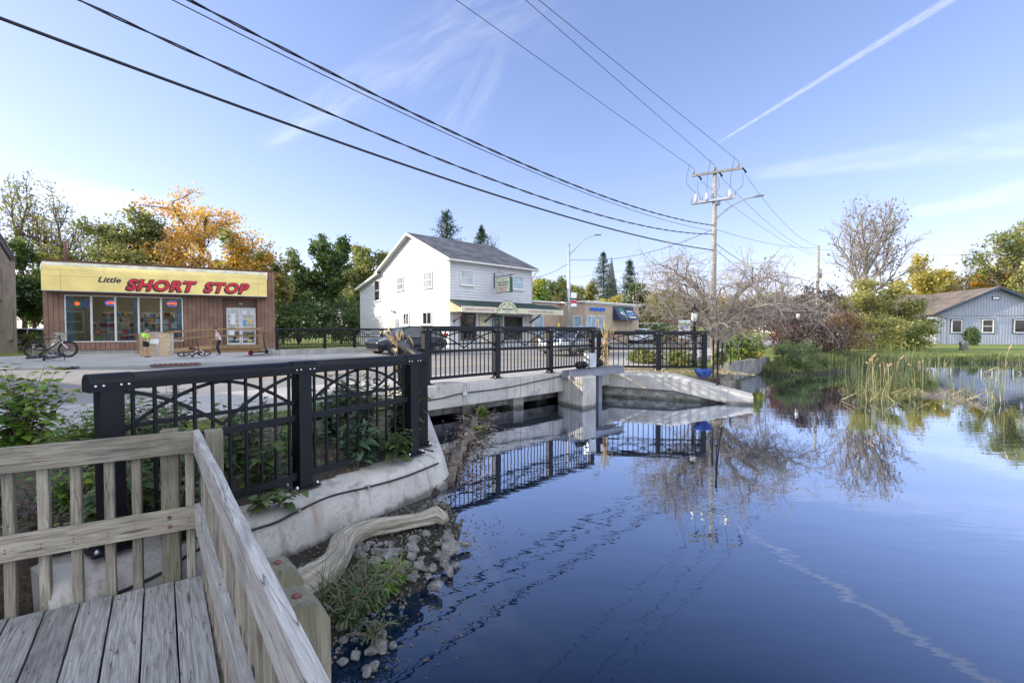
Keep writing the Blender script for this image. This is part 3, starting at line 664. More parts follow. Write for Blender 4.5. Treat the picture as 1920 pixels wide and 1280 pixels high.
# steel channel beams on top with gearbox
t_ = thing('sluice_gear', 'grey steel channel beam with gearbox and rollers across the concrete pier', 'sluice gear', at(1117, 700, 11.3))
a1, b1 = at(1068, 703, 10.95), at(1170, 691, 12.3)
dv = (b1-a1).normalized(); pn = Vector((-dv.y, dv.x, 0)).normalized()
for k in (0, 1):
    o_ = pn*(.26*k); m = MB(); m.bar(a1+o_, b1+o_, .012, .19); 
    for sgn in (1, -1): m.bar(a1+o_-pn*.03+Vector((0, 0, sgn*.09)), b1+o_-pn*.03+Vector((0, 0, sgn*.09)), .06, .012)
    m.build('channel_beam', mt['grey_metal'], t_, bevel=.003)
gb = a1.lerp(b1, .42)+pn*.13+Vector((0, 0, .3))
MB().box(gb, (.26, .2, .36), Matrix.Rotation(R_(40), 3, 'Z')).build('gearbox', mt['galv'], t_, bevel=.01)
for s_ in (-.42, -.26, .24, .36):
    c = gb+dv*s_-Vector((0, 0, .1)); m = MB(); m.lathe([(.03, -.06), (.09, -.05), (.09, .05), (.03, .06)], (0, 0, 0), 14, 'x'); m.xf(Matrix.Translation(c) @ Matrix.Rotation(R_(40), 4, 'Z')); m.build('roller', mt['black_metal'], t_)
MB().tube([gb+dv*-.45-Vector((0, 0, .1)), gb+dv*.4-Vector((0, 0, .1))], .025, 8).build('shaft', mt['black_metal'], t_)
p = at(1122, 740, 12.0); MB().box((p.x, p.y, .0), (.14, .14, 1.35), Matrix.Rotation(R_(40), 3, 'Z')).build('gate_stem', mt['grey_metal'], t_, bevel=.005)
p = at(1131, 740, 12.9); MB().box((p.x, p.y, .1), (.07, .09, 1.1)).build('guide_rail', mt['black_metal'], t_, bevel=.005)
# right abutment: stone wall with concrete cap that slopes into the water
RW = [Vector((2.15, 13.15)), Vector((2.75, 12.72)), Vector((4.28, 12.0)), Vector((6.02, 11.33))]
t_ = thing('abutment_wall', 'rubble stone wall topped by a pale concrete cap sloping down into the water', 'retaining wall', (4, 12, 0))
nR = Vector((-.40, -.915))
topz = [.70, .69, .67, .20]; capb = [.30, .30, .27, -.12]
m = MB(); vs = []
for p, zt, zb in zip(RW, topz, capb):
    for a, z in ((.10, zb), (.10, zt-.05), (.06, zt), (-.50, zt+.02), (-.50, zb-.2)): vs.append((p.x+nR.x*a, p.y+nR.y*a, z))
fs = [(i*5+k, i*5+(k+1) % 5, (i+1)*5+(k+1) % 5, (i+1)*5+k) for i in range(3) for k in range(5)]+[(0, 1, 2, 3, 4), (19, 18, 17, 16, 15)]
m.add(vs, fs); m.build('wall_cap', mt['concrete'], t_, bevel=.012)
m = MB(); vs = []; rg = random.Random(5)
cols_, rows_ = 46, 12
for i in range(cols_+1):
    u = i/cols_*2.9; k = min(int(u), 2); f = u-k; p = RW[k].lerp(RW[k+1], f); zt = capb[k]+(capb[k+1]-capb[k])*f+.02
    for j in range(rows_+1):
        z = -.5+(zt+.5)*j/rows_; a = .0+.045*math.sin(i*1.1+2.3*math.sin(j*.8))*math.sin(j*1.3+i*.3)+rg.uniform(-.02, .02)
        vs.append((p.x+nR.x*a, p.y+nR.y*a, z))
fs = [(i*(rows_+1)+j, (i+1)*(rows_+1)+j, (i+1)*(rows_+1)+j+1, i*(rows_+1)+j+1) for i in range(cols_) for j in range(rows_)]
m.add(vs, fs, True); m.build('stone_face', mt['stone'], t_)
m = MB(); m.box(gz(1362, 722, .25)+Vector((0, 0, .12)), (.42, .5, .62), Matrix.Rotation(R_(-20), 3, 'Z')); m.build('stone_block', mt['concrete_dark'], bevel=.05, props_=('squat weathered stone block beside the blue pot at the wall end', 'stone block'))
# low grey retaining wall further right
m = MB(); a = Vector((7.6, 15.9)); b = Vector((11.5, 20.3)); d = (b-a).normalized(); n = Vector((-d.y, d.x))
m.prism([(a.x, a.y, -.5), (b.x, b.y, -.5), (b.x+n.x*.3, b.y+n.y*.3, -.5), (a.x+n.x*.3, a.y+n.y*.3, -.5)], (0, 0, 1.18))
m.build('garden_wall', mt['concrete_dark'], bevel=.02, props_=('dark grey concrete retaining wall under the drooping bare tree', 'retaining wall'))
# ================================================================== RAILINGS
def railing(name, label, posts, top_h=1.13, nbal=9, caps=None, grp='black metal railings along the road', skip_bal=False):
    P = [Vector(p) for p in posts]
    t_ = thing(name, label, 'railing', P[0], 0, grp)
    bal_me = None; mat = mt['black_metal']
    L_ = len(P)
    # handrail: half-round cap
    for i in range(L_-1):
        a, b = P[i]+Vector((0, 0, top_h)), P[i+1]+Vector((0, 0, top_h)); d = (b-a).normalized(); y = Vector((0, 0, 1)).cross(d).normalized(); z = d.cross(y)
        ea = a-d*(.09 if i == 0 else 0); eb = b+d*(.09 if i == L_-2 else 0)
        prof = [(-.062, -.085), (-.066, -.03)]+[(-.066*math.cos(math.pi*k/8), -.03+.055*math.sin(math.pi*k/8)) for k in range(1, 8)]+[(.066, -.03), (.062, -.085)]
        m = MB(); n = len(prof); m.add([e+y*u+z*w for e in (ea, eb) for u, w in prof], [(k, (k+1) % n, n+(k+1) % n, n+k) for k in range(n)], False)
        m.sm = [2 <= k <= 10 for k in range(n)]; m.f += [tuple(range(n))[::-1], tuple(range(n, 2*n))]; m.sm += [False]*2
        m.build('handrail', mat, t_)
        # joint sleeve with bolts
    for i, p in enumerate(P):
        d = (P[min(i+1, L_-1)]-P[max(i-1, 0)]); d.z = 0; d.normalize(); Rm = Matrix.Rotation(math.atan2(d.y, d.x), 3, 'Z')
        po = MB().box(p+Vector((0, 0, (top_h-.06)/2)), (.125, .125, top_h-.06), Rm).build('post', mat, t_, bevel=.004)
        MB().box(p+Vector((0, 0, .008)), (.25, .20, .016), Rm).build('base_plate', mat, po, bevel=.003)
        for sx in (-.1, .1):
            for sy in (-.075, .075): MB().lathe([(.014, 0), (.014, .02), (.006, .03)], p+Rm @ Vector((sx, sy, .016)), 8).build('anchor_bolt', mt['bolt'], po)
        y = Rm @ Vector((0, 1, 0)); m = MB()
        for sx in (-.085, -.045, .045, .085):
            for sy in (-1, 1):
                c = p+Rm @ Vector((sx, 0, 0))+Vector((0, 0, top_h-.048)); m.lathe([(.0085, 0), (.0085, .004), (.004, .007)], (0, 0, 0), 8, 'y')
                k = 8*3; M_ = Matrix.Translation(c+y*sy*.0655) @ (Rm.to_4x4() if sy > 0 else (Rm @ Matrix.Rotation(math.pi, 3, 'Z')).to_4x4())
                m.v[-k:] = [M_ @ v for v in m.v[-k:]]
        m.build('handrail_bolt', mt['bolt'], po)
        # sleeve
        pr = MB(); z0 = top_h
        prof = [(-.067, -.088), (-.0705, -.03)]+[(-.0705*math.cos(math.pi*k/8), -.03+.0585*math.sin(math.pi*k/8)) for k in range(1, 8)]+[(.0705, -.03), (.067, -.088)]
        n = len(prof); pr.add([p+Vector((0, 0, z0))+Rm @ Vector((e, u, w)) for e in (-.115, .115) for u, w in prof], [(k, (k+1) % n, n+(k+1) % n, n+k) for k in range(n)]+[tuple(range(n))[::-1], tuple(range(n, 2*n))])
        pr.build('sleeve', mat, po)
    for i in range(L_-1):
        a, b = P[i], P[i+1]; d = (b-a).normalized(); L = (b-a).length; a_ = a+d*.0625; b_ = b-d*.0625
        Z_ = lambda z: Vector((0, 0, z))
        MB().bar(a_+Z_(.645), b_+Z_(.645), .04, .055).build('middle_rail', mat, t_, bevel=.002)
        MB().bar(a_+Z_(.115), b_+Z_(.115), .045, .06).build('bottom_rail', mat, t_, bevel=.002)
        MB().bar(a_+Z_(.79), b_+Z_(.79), .012, .03).build('upper_rail', mat, t_)
        # interlaced arches: one over the panel, half ones centred on the posts
        m = MB(); H0, H1 = .70, 1.035
        arc = lambda u: H1-(H1-H0)*(1-math.sqrt(max(0, 1-(2*u-1)**2*.98)))**.55 if False else H1-(H1-H0)*abs(2*u-1)**1.7
        for s_, f_ in ((1, lambda u: arc(u)), (-1, lambda u: arc(u+.5) if u < .5 else arc(u-.5))):
            seg = 16; yv = Vector((-d.y, d.x, 0))*(.011*s_); segs_ = [(0, 1)] if s_ > 0 else [(0, .4999), (.5001, 1)]
            for u0, u1 in segs_:
                pp = [a.lerp(b, u0+(u1-u0)*k/seg)+Z_(f_(u0+(u1-u0)*k/seg))+yv for k in range(seg+1)]
                for k in range(seg): m.bar(pp[k], pp[k+1], .010, .026)
        m.build('arch_bars', mat, t_)
        for k in range(nbal):
            q = a_.lerp(b_, (k+.5)/nbal)
            if bal_me is None or abs(top_h-bal_h) > .001:
                mb = MB(); mb.box((0, 0, (top_h-.1+.1)/2+.03), (.022, .022, top_h-.17)); bal_h = top_h
                o = mb.build('baluster', mat, t_, True, bevel=.004); bal_me = o.data
                o.matrix_basis = WM[t_.name].inverted() @ (Matrix.Translation(q) @ Matrix.Rotation(math.atan2(d.y, d.x), 4, 'Z'))
                bal_o = o
            else:
                o = bal_o.copy(); COL.objects.link(o); o.matrix_basis = WM[t_.name].inverted() @ (Matrix.Translation(q) @ Matrix.Rotation(math.atan2(d.y, d.x), 4, 'Z'))
    return t_
zN = .43
near_posts = [(-2.64, 2.97, zN), (-1.92, 4.14, zN), (-1.165, 5.24, zN), (-1.125, 5.68, zN)]
railing('metal_railing', 'black railing with arches nearest the wooden deck on the wing wall', near_posts[:3], nbal=10)
railing('metal_railing', 'short black return railing with sunlit top running from the wing wall towards the road', [near_posts[3], (-2.25, 9.2, .50)], nbal=14)
railing('metal_railing', 'long black railing standing on the edge beam of the bridge', [bp(u, -.02, .79) for u in (.15, 2.0, 3.8, 5.55)], nbal=15)
railing('metal_railing', 'black railing square to the view beside the lantern, over bark mulch', [(2.55, 13.35, .68), (4.26, 13.2, .68), (5.56, 13.15, .68)], nbal=11)
FR = Vector((-12.4, 24.0)); fr = [(FR.x+BD.x*s_, FR.y+BD.y*s_, .80) for s_ in (0, 2.5, 4.25, 6.0, 7.75, 9.5)]
railing('metal_railing', 'distant black railing across the road between the brown shop and the white house', fr, nbal=13)
# ================================================================== WOODEN DECK
DZ = .25
Cn = Vector((-2.07, 2.97)); FL = Vector((-.862, -.507)); RL = Vector((.625, -.781))
def P3(q, z): return Vector((q.x, q.y, z))
deck = thing('wooden_deck', 'weathered grey plank deck in the lower left corner', 'deck', P3(Cn, 0))
# planks clipped by far edge and by the right edge (both real edges of the deck)
ud = Vector((-.612, .791)); vd = Vector((.791, .612))
edgeP = Cn+Vector((.02, .0)); 
rows = []
k = 0; v0 = vd.dot(edgeP)-.002
def far_u(v):   # u of the far edge at given v : line edgeP + s*FL
    s = (v-vd.dot(edgeP))/vd.dot(FL); q = edgeP+FL*s; return ud.dot(q)
rgd = random.Random(3)
for k in range(14):
    vc = v0-.072-.149*k; uf = far_u(vc)+rgd.uniform(-.004, .004)
    un = -.9
    def pt(u, z): q = ud*u+vd*vc; return Vector((q.x, q.y, z))
    board('plank', pt(uf, DZ-.019+rgd.uniform(-.0015, .0015)), pt(un, DZ-.019), .141, .038, mt['deckwood'], deck)
m = MB(); pA = P3(edgeP+FL*.0, DZ-.12); m.bar(pA-Vector((0, 0, 0)), P3(edgeP+FL*2.4, DZ-.12), .04, .15)
m.build('rim_joist', mt['postwood'], deck)
MB().bar(P3(edgeP, DZ-.12), P3(edgeP+RL*4.2, DZ-.12), .04, .15).build('rim_joist', mt['postwood'], deck)
m = MB()
for k in range(13):
    vc = v0-.072-.149*k
    for u in (far_u(vc)-.07, far_u(vc)-.62, far_u(vc)-1.2):
        for e in (-.045, .045):
            q = ud*u+vd*(vc+e); m.lathe([(.0055, 0), (.0055, .0012)], (q.x, q.y, DZ+.0005), 6)
m.build('nail_heads', mt['rust'], deck)
# fence on the left (far) side of the deck
oL = Vector((-.507, .862))       # outward from deck, left fence
oR = Vector((.781, .625))       # outward, right fence
f1 = thing('deck_fence', 'weathered brown picket fence along the far edge of the wooden deck', 'fence', P3(Cn, DZ))
for zc in (1.145, .65):
    board('rail', P3(Cn+oL*-.019, zc), P3(Cn+FL*2.6-oL*.019, zc), .038, .14, mt['railwood'], f1)
spots = []
for px in (356, 256, 205, 142, 82, 15, -45):
    r = ray(px, 900); A = Cn+oL*.03
    # intersect the picket line
    den = FL.x*r.y-FL.y*r.x; s = (r.x*A.y-r.y*A.x)/den*-1; s = (A.y*r.x-A.x*r.y)/(FL.x*r.y-FL.y*r.x)
    spots.append(A+FL*s)
for q in spots:
    board('picket', P3(q, .10), P3(q+Vector((rgd.uniform(-.004, .004), 0)), 1.2), .048, .042, mt['railwood'], f1, up=(oL.x, oL.y, 0))
r = ray(320, 900); A = Cn+oL*.05; s = (A.y*r.x-A.x*r.y)/(FL.x*r.y-FL.y*r.x); q = A+FL*s
board('post', P3(q, .0), P3(q, 1.225), .095, .09, mt['postwood'], f1, up=(oL.x, oL.y, 0))
for zc in (.62, .68):
    M_ = Matrix.Translation(P3(q-oL*.09, zc)) @ Matrix.Rotation(math.atan2(-oL.y, -oL.x), 4, 'Z'); mb = MB().lathe([(.011, 0), (.011, .004), (.006, .008)], n=10, ax='x').xf(M_); mb.build('bolt_head', mt['rust'], f1)
for q_ in spots[:6]:
    for zc, w_ in ((.65, .004), (.63, .004), (1.12, .003)):
        M_ = Matrix.Translation(P3(q_-oL*.0685, zc)) @ Matrix.Rotation(math.atan2(-oL.y, -oL.x), 4, 'Z'); mb = MB().lathe([(w_, 0), (w_, .0015)], n=8, ax='x').xf(M_); mb.build('nail_head', mt['rust'], f1)
# fence on the water side
f2 = thing('deck_fence', 'bleached grey picket fence running towards the camera on the water side of the deck', 'fence', P3(Cn, DZ), 0)
C2 = Cn+Vector((.012, .012))
for zc in (1.145, .66):
    board('rail', P3(C2-oR*.019, zc), P3(C2+RL*4.3-oR*.019, zc), .038, .14, mt['railwhite'], f2)
for k in range(18):
    s = .10+.135*k
    if k in (10,): pass
    q = C2+RL*s+oR*.018; board('picket', P3(q, .08), P3(q, 1.105), .034, .046, mt['railwood'], f2, up=(oR.x, oR.y, 0))
q = C2+RL*.02+oR*.075
board('post', P3(q, -.3), P3(q, 1.205), .10, .10, mt['postwood'], f2, up=(oR.x, oR.y, 0))
def bollard(name, label, q, top, size, rz):
    t_ = thing(name, label, 'post', P3(q, -.6), rz, 'chamfered square timber posts outside the water side fence')
    h = size/2; H = top+.6; m = MB()
    pr = [(-h, 0), (h, 0), (h, H-.075), (h*.35, H-.012), (-h*.8, H), (-h, H-.012)]
    n = 10
    vs = []; 
    m.prism([(x, -h, z) for x, z in pr], (0, size, 0)); o_ = m.build('timber', mt['postwood2'], t_, True)
    MB().lathe([(.013, 0), (.0145, .006), (.008, .011)], (-h*.2, 0, H-.006), 10).build('bolt', mt['rust'], t_, True)
# vertical-grain version of the mossy timber (local z is the length here)
mt['postwood2'] = mt['postwood'].copy(); 
for n_ in mt['postwood2'].node_tree.nodes:
    if n_.bl_idname == 'ShaderNodeMapping':
        s_ = n_.inputs['Scale'].default_value; a_ = (s_[0], s_[1], s_[2]); n_.inputs['Scale'].default_value = (a_[1], a_[1], a_[0])
bollard('timber_post', 'mossy square timber post with sloping top, nearest to the camera', Vector((-.672, 1.43)), 1.03, .138, R_(38.7))
bollard('timber_post', 'mossy square timber post with rusty bolt, second from the camera', Vector((-.94, 1.83)), .93, .138, R_(38.7))
# ================================================================== BUILDING PARTS
def wall_poly(name, poly, th, mat, parent, plane='xz', y=0):
    """poly in (x,z); wall th thick starting at y, going to +y"""
    m = MB(); m.prism([(x, y, z) for x, z in poly], (0, th, 0)); return m.build(name, mat, parent, True)
def window(parent, x0, x1, z0, z1, M, frame=.08, proud=.045, glass='darkglass', fmat='trim', style='double', sill=True, label=None):
    """M maps the wall plane (x, outward -y, z) to the thing's frame"""
    M = M @ Matrix.Translation((0, -.044, 0))
    m = MB()
    for lo, hi in (((x0-frame, -proud, z1), (x1+frame, .02, z1+frame)), ((x0-frame, -proud, z0-frame), (x1+frame, .02, z0)), ((x0-frame, -proud, z0), (x0, .02, z1)), ((x1, -proud, z0), (x1+frame, .02, z1))): m.b2(lo, hi)
    if style == 'double': m.b2((x0, -.03, (z0+z1)/2-.03), (x1, .01, (z0+z1)/2+.03)); 
    if style == 'slider': m.b2(((x0+x1)/2-.03, -.03, z0), ((x0+x1)/2+.03, .01, z1))
    i = .035
    for lo, hi in (((x0, -.025, z1-i), (x1, .01, z1)), ((x0, -.025, z0), (x1, .01, z0+i)), ((x0, -.025, z0+i), (x0+i, .01, z1-i)), ((x1-i, -.025, z0+i), (x1, .01, z1-i))): m.b2(lo, hi)
    m.xf(M); w = m.build('window', mt[fmat], parent, True)
    if sill: MB().b2((x0-frame-.03, -proud-.05, z0-frame-.045), (x1+frame+.03, .0, z0-frame-.003)).xf(M).build('sill', mt[fmat], w, True)
    MB().b2((x0, -.006, z0), (x1, .004, z1)).xf(M).build('pane', mt[glass], w, True)
    return w
def siding(parent, poly, M, pitch=.19, name='siding', mat='siding', z0=0):
    """lapped boards clipped to a convex outline poly[(x,z)], facing -y"""
    m = MB(); zs = [p[1] for p in poly]; z = z0; n = len(poly)
    def span(z):
        xs_ = []
        for i in range(n):
            a, b = poly[i], poly[(i+1) % n]
            if (a[1]-z)*(b[1]-z) <= 0 and a[1] != b[1]: xs_.append(a[0]+(b[0]-a[0])*(z-a[1])/(b[1]-a[1]))
        return (min(xs_), max(xs_)) if len(xs_) > 1 else None
    brk = sorted({p[1] for p in poly})
    while z < max(zs)-.02:
        z1 = min(z+pitch, max(zs)-.001); a = span(z+.001); b = span(z1)
        if a and b:
            m.add([(a[0], -.046, z), (a[1], -.046, z), (b[1], -.010, z1), (b[0], -.010, z1), (a[0], -.008, z), (a[1], -.008, z)], [(0, 1, 2, 3), (4, 5, 1, 0)])
        z = z1
    m.xf(M); return m.build(name, mt[mat], parent, True)
I4 = Matrix()
# ================================================================== BROWN CORNER SHOP
ang = math.atan2(.461, .887)
shop = thing('corner_shop', 'low brown board clad shop with a long yellow sign canopy and big windows', 'shop', (S0.x, S0.y, GZ), ang)
Ls, Hs, Ds = 10.62, 4.93, 9.0
WX0, WX1, WZ0, WZ1 = .89, 5.87, .74, 3.13
RX0, RX1, RZ1 = 7.86, 9.68, 3.2
m = MB()
m.b2((.0, .01, .26), (WX0, .18, Hs)).b2((WX1, .01, .26), (RX0, .18, Hs)).b2((RX1, .01, .26), (Ls, .18, Hs)).b2((WX0, .01, .26), (WX1, .18, WZ0)).b2((WX0, .01, WZ1), (WX1, .18, Hs)).b2((RX0, .01, RZ1), (RX1, .18, Hs))
m.build('wall', mt['browndark'], shop, True)
def boards_(rects, pw=.205, y0=-.012, y1=.0095, seed=1):
    m = MB(); rg = random.Random(seed)
    for x0, x1, z0, z1 in rects:
        x = math.floor(x0/pw)*pw
        while x < x1:
            a = max(x, x0)+.011; b = min(x+pw, x1)-.011
            if b-a > .015: d = rg.uniform(0, .004); m.b2((a, y0-d, z0), (b, y1, z1))
            x += pw
    return m
boards_([(0, WX0-.05, .26, Hs), (WX1+.05, RX0, .26, Hs), (RX1, Ls, .26, Hs), (WX0-.05, WX1+.05, .26, WZ0-.06), (WX0-.05, WX1+.05, WZ1+.05, Hs), (RX0, RX1, RZ1, Hs)]).build('board_cladding', mt['brownwall'], shop, True)
m = MB().b2((0, .18, .26), (.15, Ds, Hs-.2)).b2((Ls-.15, .18, .26), (Ls, Ds, Hs-.2)).b2((.15, Ds-.15, .26), (Ls-.15, Ds, Hs-.2)); m.build('side_wall', mt['brownwall'], shop, True)
m = MB().b2((.06, .05, -.3), (RX0+.6, Ds-.05, .258)).b2((RX0+.6, .05, -.3), (Ls+.02, Ds-.05, .257)); m.build('foundation', mt['concrete'], shop, True)
MB().b2((-.03, -.05, Hs), (Ls+.03, .25, Hs+.06)).build('parapet_flashing', mt['browndark'], shop, True)
MB().b2((.15, .25, Hs-.5), (Ls-.15, Ds-.15, Hs-.3)).build('roof', mt['shingle'], shop, True)
MB().tube([(.25, 2.2, Hs-.3), (.25, 2.2, Hs+1.35)], .07, 10).build('flue_pipe', mt['rust'], shop, True)
# recessed entrance
m = MB().b2((RX0-.06, .011, .26), (RX0-.0, 1.0, RZ1)).b2((RX1, .011, .26), (RX1+.06, 1.0, RZ1)).b2((RX0, .18, RZ1), (RX1, 1.0, RZ1+.06)).b2((RX0, .40, 2.72), (RX1, .5, RZ1)).b2((RX0, .4, .3), (8.0, .5, 2.72)).b2((9.57, .4, .3), (RX1, .5, 2.72))
m.build('entrance_lining', mt['brownwall'], shop, True)
for x in (RX0-.09, RX1+.0):
    MB().b2((x, -.035, .26), (x+.09, -.013, RZ1+.09)).build('door_trim', mt['brownwall'], shop, True)
MB().b2((RX0-.0, -.035, RZ1), (RX1-.0, -.013, RZ1+.09)).build('door_trim', mt['brownwall'], shop, True)
def shop_door(x0, x1, name='door'):
    m = MB(); z0, z1, f = .36, 2.68, .075
    m.b2((x0, .33, z0), (x0+f, .39, z1)).b2((x1-f, .33, z0), (x1, .39, z1)).b2((x0+f, .33, z1-f), (x1-f, .39, z1)).b2((x0+f, .33, z0), (x1-f, .39, z0+.2))
    for z in (.72, .97, 1.30, 1.52, 1.75, 1.98): m.b2((x0+f, .335, z), (x1-f, .36, z+.03))
    d = m.build(name, mt['galvwhite'], shop, True)
    MB().b2((x0+f, .365, z0+.2), (x1-f, .372, z1-f)).build('pane', mt['shopglass'], d, True)
    MB().tube([(x1-.11, .31, 1.25), (x1-.11, .29, 1.28), (x1-.11, .29, 1.55), (x1-.11, .31, 1.58)], .012, 6).build('handle', mt['chrome'], d, True)
    return d
mt['galvwhite'] = pbr('galvwhite', (.60, .62, .64), .35, .05, 3, 0, 30, metal=.2)
d1 = shop_door(8.02, 8.76); d2 = shop_door(8.78, 9.55)
rs = random.Random(8)
mt['paper'] = pbr('paper', (.74, .76, .78), .7, .04, 5, 0, 30, spots=(30, .58, (.45, .5, .6), .35))
mt['orangepaper'] = pbr('orangepaper', (.70, .30, .12), .7, .08, 5, 0, 30)
mt['bluepaper'] = pbr('bluepaper', (.10, .30, .60), .6, .2, 5, 0, 30)
mt['greenpaper'] = pbr('greenpaper', (.25, .50, .14), .6, .2, 9, 0, 30)
mt['yellowpaper'] = pbr('yellowpaper', (.75, .6, .08), .6, .2, 9, 0, 30)
def sheet(x0, z0, w, h, mat='paper', y=.358, par=None):
    return MB().b2((x0, y, z0), (x0+w, y+.004, z0+h)).build('notice', mt[mat], par or shop, True)
sheet(8.22, 2.0, .26, .33, par=d1, y=.328); sheet(8.22, 1.66, .26, .33, par=d1, y=.328); sheet(8.12, 1.0, .3, .3, par=d1, y=.328); sheet(8.12, 2.45, .16, .13, par=d1, y=.328)
sheet(8.87, 2.28, .22, .26, par=d2, y=.328); sheet(9.27, 2.28, .2, .28, par=d2, y=.328); sheet(8.86, 1.62, .16, .33, 'bluepaper', par=d2, y=.328); sheet(9.12, 1.85, .2, .14, 'yellowpaper', par=d2, y=.328); sheet(9.1, .62, .24, .09, 'yellowpaper', par=d2, y=.328)
n_ = MB().b2((8.62, .385, 2.84), (8.95, .398, 3.02)).build('number_plate', mt['greenpaper2'] if 'greenpaper2' in mt else mt['greenink'], shop, True)
text('366', 'digits', .15, mt['white'], n_, (8.785, .382, 2.93), bold=.004)
# shop windows: frame, five lights
w_ = MB(); f = .055
w_.b2((WX0-f, -.02, WZ1), (WX1+f, .1, WZ1+f)).b2((WX0-f, -.04, WZ0-f), (WX1+f, .12, WZ0)).b2((WX0-f, -.02, WZ0), (WX0, .1, WZ1)).b2((WX1, -.02, WZ0), (WX1+f, .1, WZ1))
for x in (1.9, 2.9, 3.9, 4.91): w_.b2((x-.04, -.018, WZ0), (x+.04, .1, WZ1))
win = w_.build('shop_window', mt['trim'], shop, True)
xsn = [WX0, 1.9, 2.9, 3.9, 4.91, WX1]
for i in range(5): MB().b2((xsn[i]+(.04 if i else 0), .045, WZ0), (xsn[i+1]-(.04 if i < 4 else 0), .051, WZ1)).build('pane', mt['shopglass'], win, True)
# sheets and lit signs in the windows
sheet(1.22, 2.52, .5, .42, 'greenpaper', .07, win).name = 'poster'; sheet(1.46, 2.52, .4, .42, 'bluepaper', .068, win)
text('55', 'lettering', .2, emis('redlit', (.9, .12, .05), .9), win, (1.32, .06, 2.72), bold=.012)
MB().lathe([(.01, 0), (.09, .01)], (1.76, .06, 2.7), 14, 'y').build('poster_disc', mt['orangepaper'], win, True)
sheet(2.0, 1.13, .22, .26, 'orangepaper', .07, win); sheet(2.0, .76, .3, .36, 'greenpaper', .07, win); sheet(2.03, 1.02, .24, .07, 'red', .064, win)
sheet(4.62, 1.70, .22, .26, 'paper', .07, win); sheet(4.98, 1.66, .22, .28, 'paper', .07, win); sheet(4.98, 1.32, .22, .28, 'paper', .07, win); sheet(5.02, .9, .2, .28, 'paper', .07, win); sheet(5.34, 1.42, .46, .3, 'paper', .07, win)
text('OPEN', 'lettering', .06, mt['ink'], win, (5.57, .062, 1.62)); text('ATM', 'lettering', .075, mt['ink'], win, (4.73, .062, 1.83))
# translucent grey film strips beside the frames
mt['film'] = pbr('film', (.30, .37, .42), .4, .15, 2, 0, 30)
for a, b in ((WX0, WX0+.30), (3.66, 3.86), (5.62, WX1)): MB().b2((a, .056, WZ0), (b, .062, WZ1)).build('window_film', mt['film'], win, True)
MB().b2((WX0+.02, .054, WZ0), (WX0+.28, .058, WZ0+.16)).build('window_film', mt['bluepaper'], win, True)
nb = emis('neonblue', (.12, .22, .9), 1.4); nr = emis('neonred', (1.0, .09, .05), 1.9)
for cx, cz, word, rx_, rz_ in ((2.68, 2.80, 'ATM', .22, .13), (5.42, 2.84, 'OPEN', .25, .15)):
    t2 = thing('neon_sign', 'lit red neon %s sign with blue ring hanging inside the shop window' % word, 'neon sign', shop.matrix_basis @ Vector((cx, .16, cz-.15)), ang)
    WM[t2.name] = Matrix.Translation(Matrix.Translation((S0.x, S0.y, GZ)) @ Matrix.Rotation(ang, 4, 'Z') @ Vector((cx, .16, cz-.15))) @ Matrix.Rotation(ang, 4, 'Z'); t2.location = WM[t2.name].translation
    mm_ = MB()
    for k in range(26):
        a = 2*math.pi*k/26; mm_.box((rx_*math.cos(a), 0, .15+rz_*math.sin(a)), (.03, .02, .022))
    mm_.build('ring', nb, t2, True)
    text(word, 'lettering', .155, nr, t2, (0, -.02, .15), bold=.005, ext=.008)
# interior
m = MB().b2((.2, 5.0, .26), (Ls-.2, 5.1, 3.6)).b2((.151, .2, .259), (.2, 5.0, 3.6)).b2((Ls-.2, .2, .259), (Ls-.151, 5.0, 3.6)); m.build('interior_wall', mt['cream'], shop, True)
MB().b2((.15, .19, .262), (Ls-.15, 5.0, .30)).build('interior_floor', mt['concrete_dark'], shop, True)
MB().b2((.15, .19, 3.55), (Ls-.15, 5.0, 3.6)).build('ceiling', mt['white'], shop, True)
tubm = emis('tubelight', (1.0, .86, .55), 2.6)
for x, y in ((2.2, 1.6), (2.2, 2.7), (4.3, 1.4), (4.3, 2.3), (4.3, 3.2), (7.8, 1.6), (8.7, 2.9)):
    MB().b2((x-.6, y-.04, 3.42), (x+.6, y+.04, 3.46)).build('ceiling_tube', tubm, shop, True)
cols = ['red', 'orangepaper', 'bluepaper', 'greenpaper', 'yellowpaper', 'white', 'ink', 'browndark', 'cream']
for ix, (x0, x1, y) in enumerate(((1.2, 3.3, 2.2), (3.5, 5.6, 1.7), (7.5, 9.9, 2.2), (1.2, 9.5, 4.4))):
    sh = thing('shop_shelf', ['white shelf of goods behind the left window lights', 'white shelf of goods behind the right window lights', 'white shelf of snacks seen through the glass doors', 'long shelf of goods along the back wall of the shop'][ix], 'shelf', WM[shop.name] @ Vector((x0, y, .3)), ang, 'shelves of goods inside the shop')
    w = x1-x0; hh = 1.5 if ix < 3 else 2.2
    b_ = MB().b2((0, 0, 0), (w, .45, .08)).b2((0, .2, .08), (w, .23, hh)); zz = [.45, .82, 1.18, 1.5, 1.85]
    for z in zz:
        if z < hh: b_.b2((0, -.0, z), (w, .2, z+.025))
    b_.build('rack', mt['white'], sh, True)
    byc = {}
    for z in [.08]+zz:
        if z >= hh: continue
        x = .02
        while x < w-.1:
            ww = rs.uniform(.08, .2); h_ = rs.uniform(.14, .28); byc.setdefault(rs.choice(cols), MB()).b2((x, .01, z+.026), (x+ww-.015, .19, z+.026+h_)); x += ww
    for c_, b_ in byc.items(): b_.build('packets', mt[c_], sh, True)
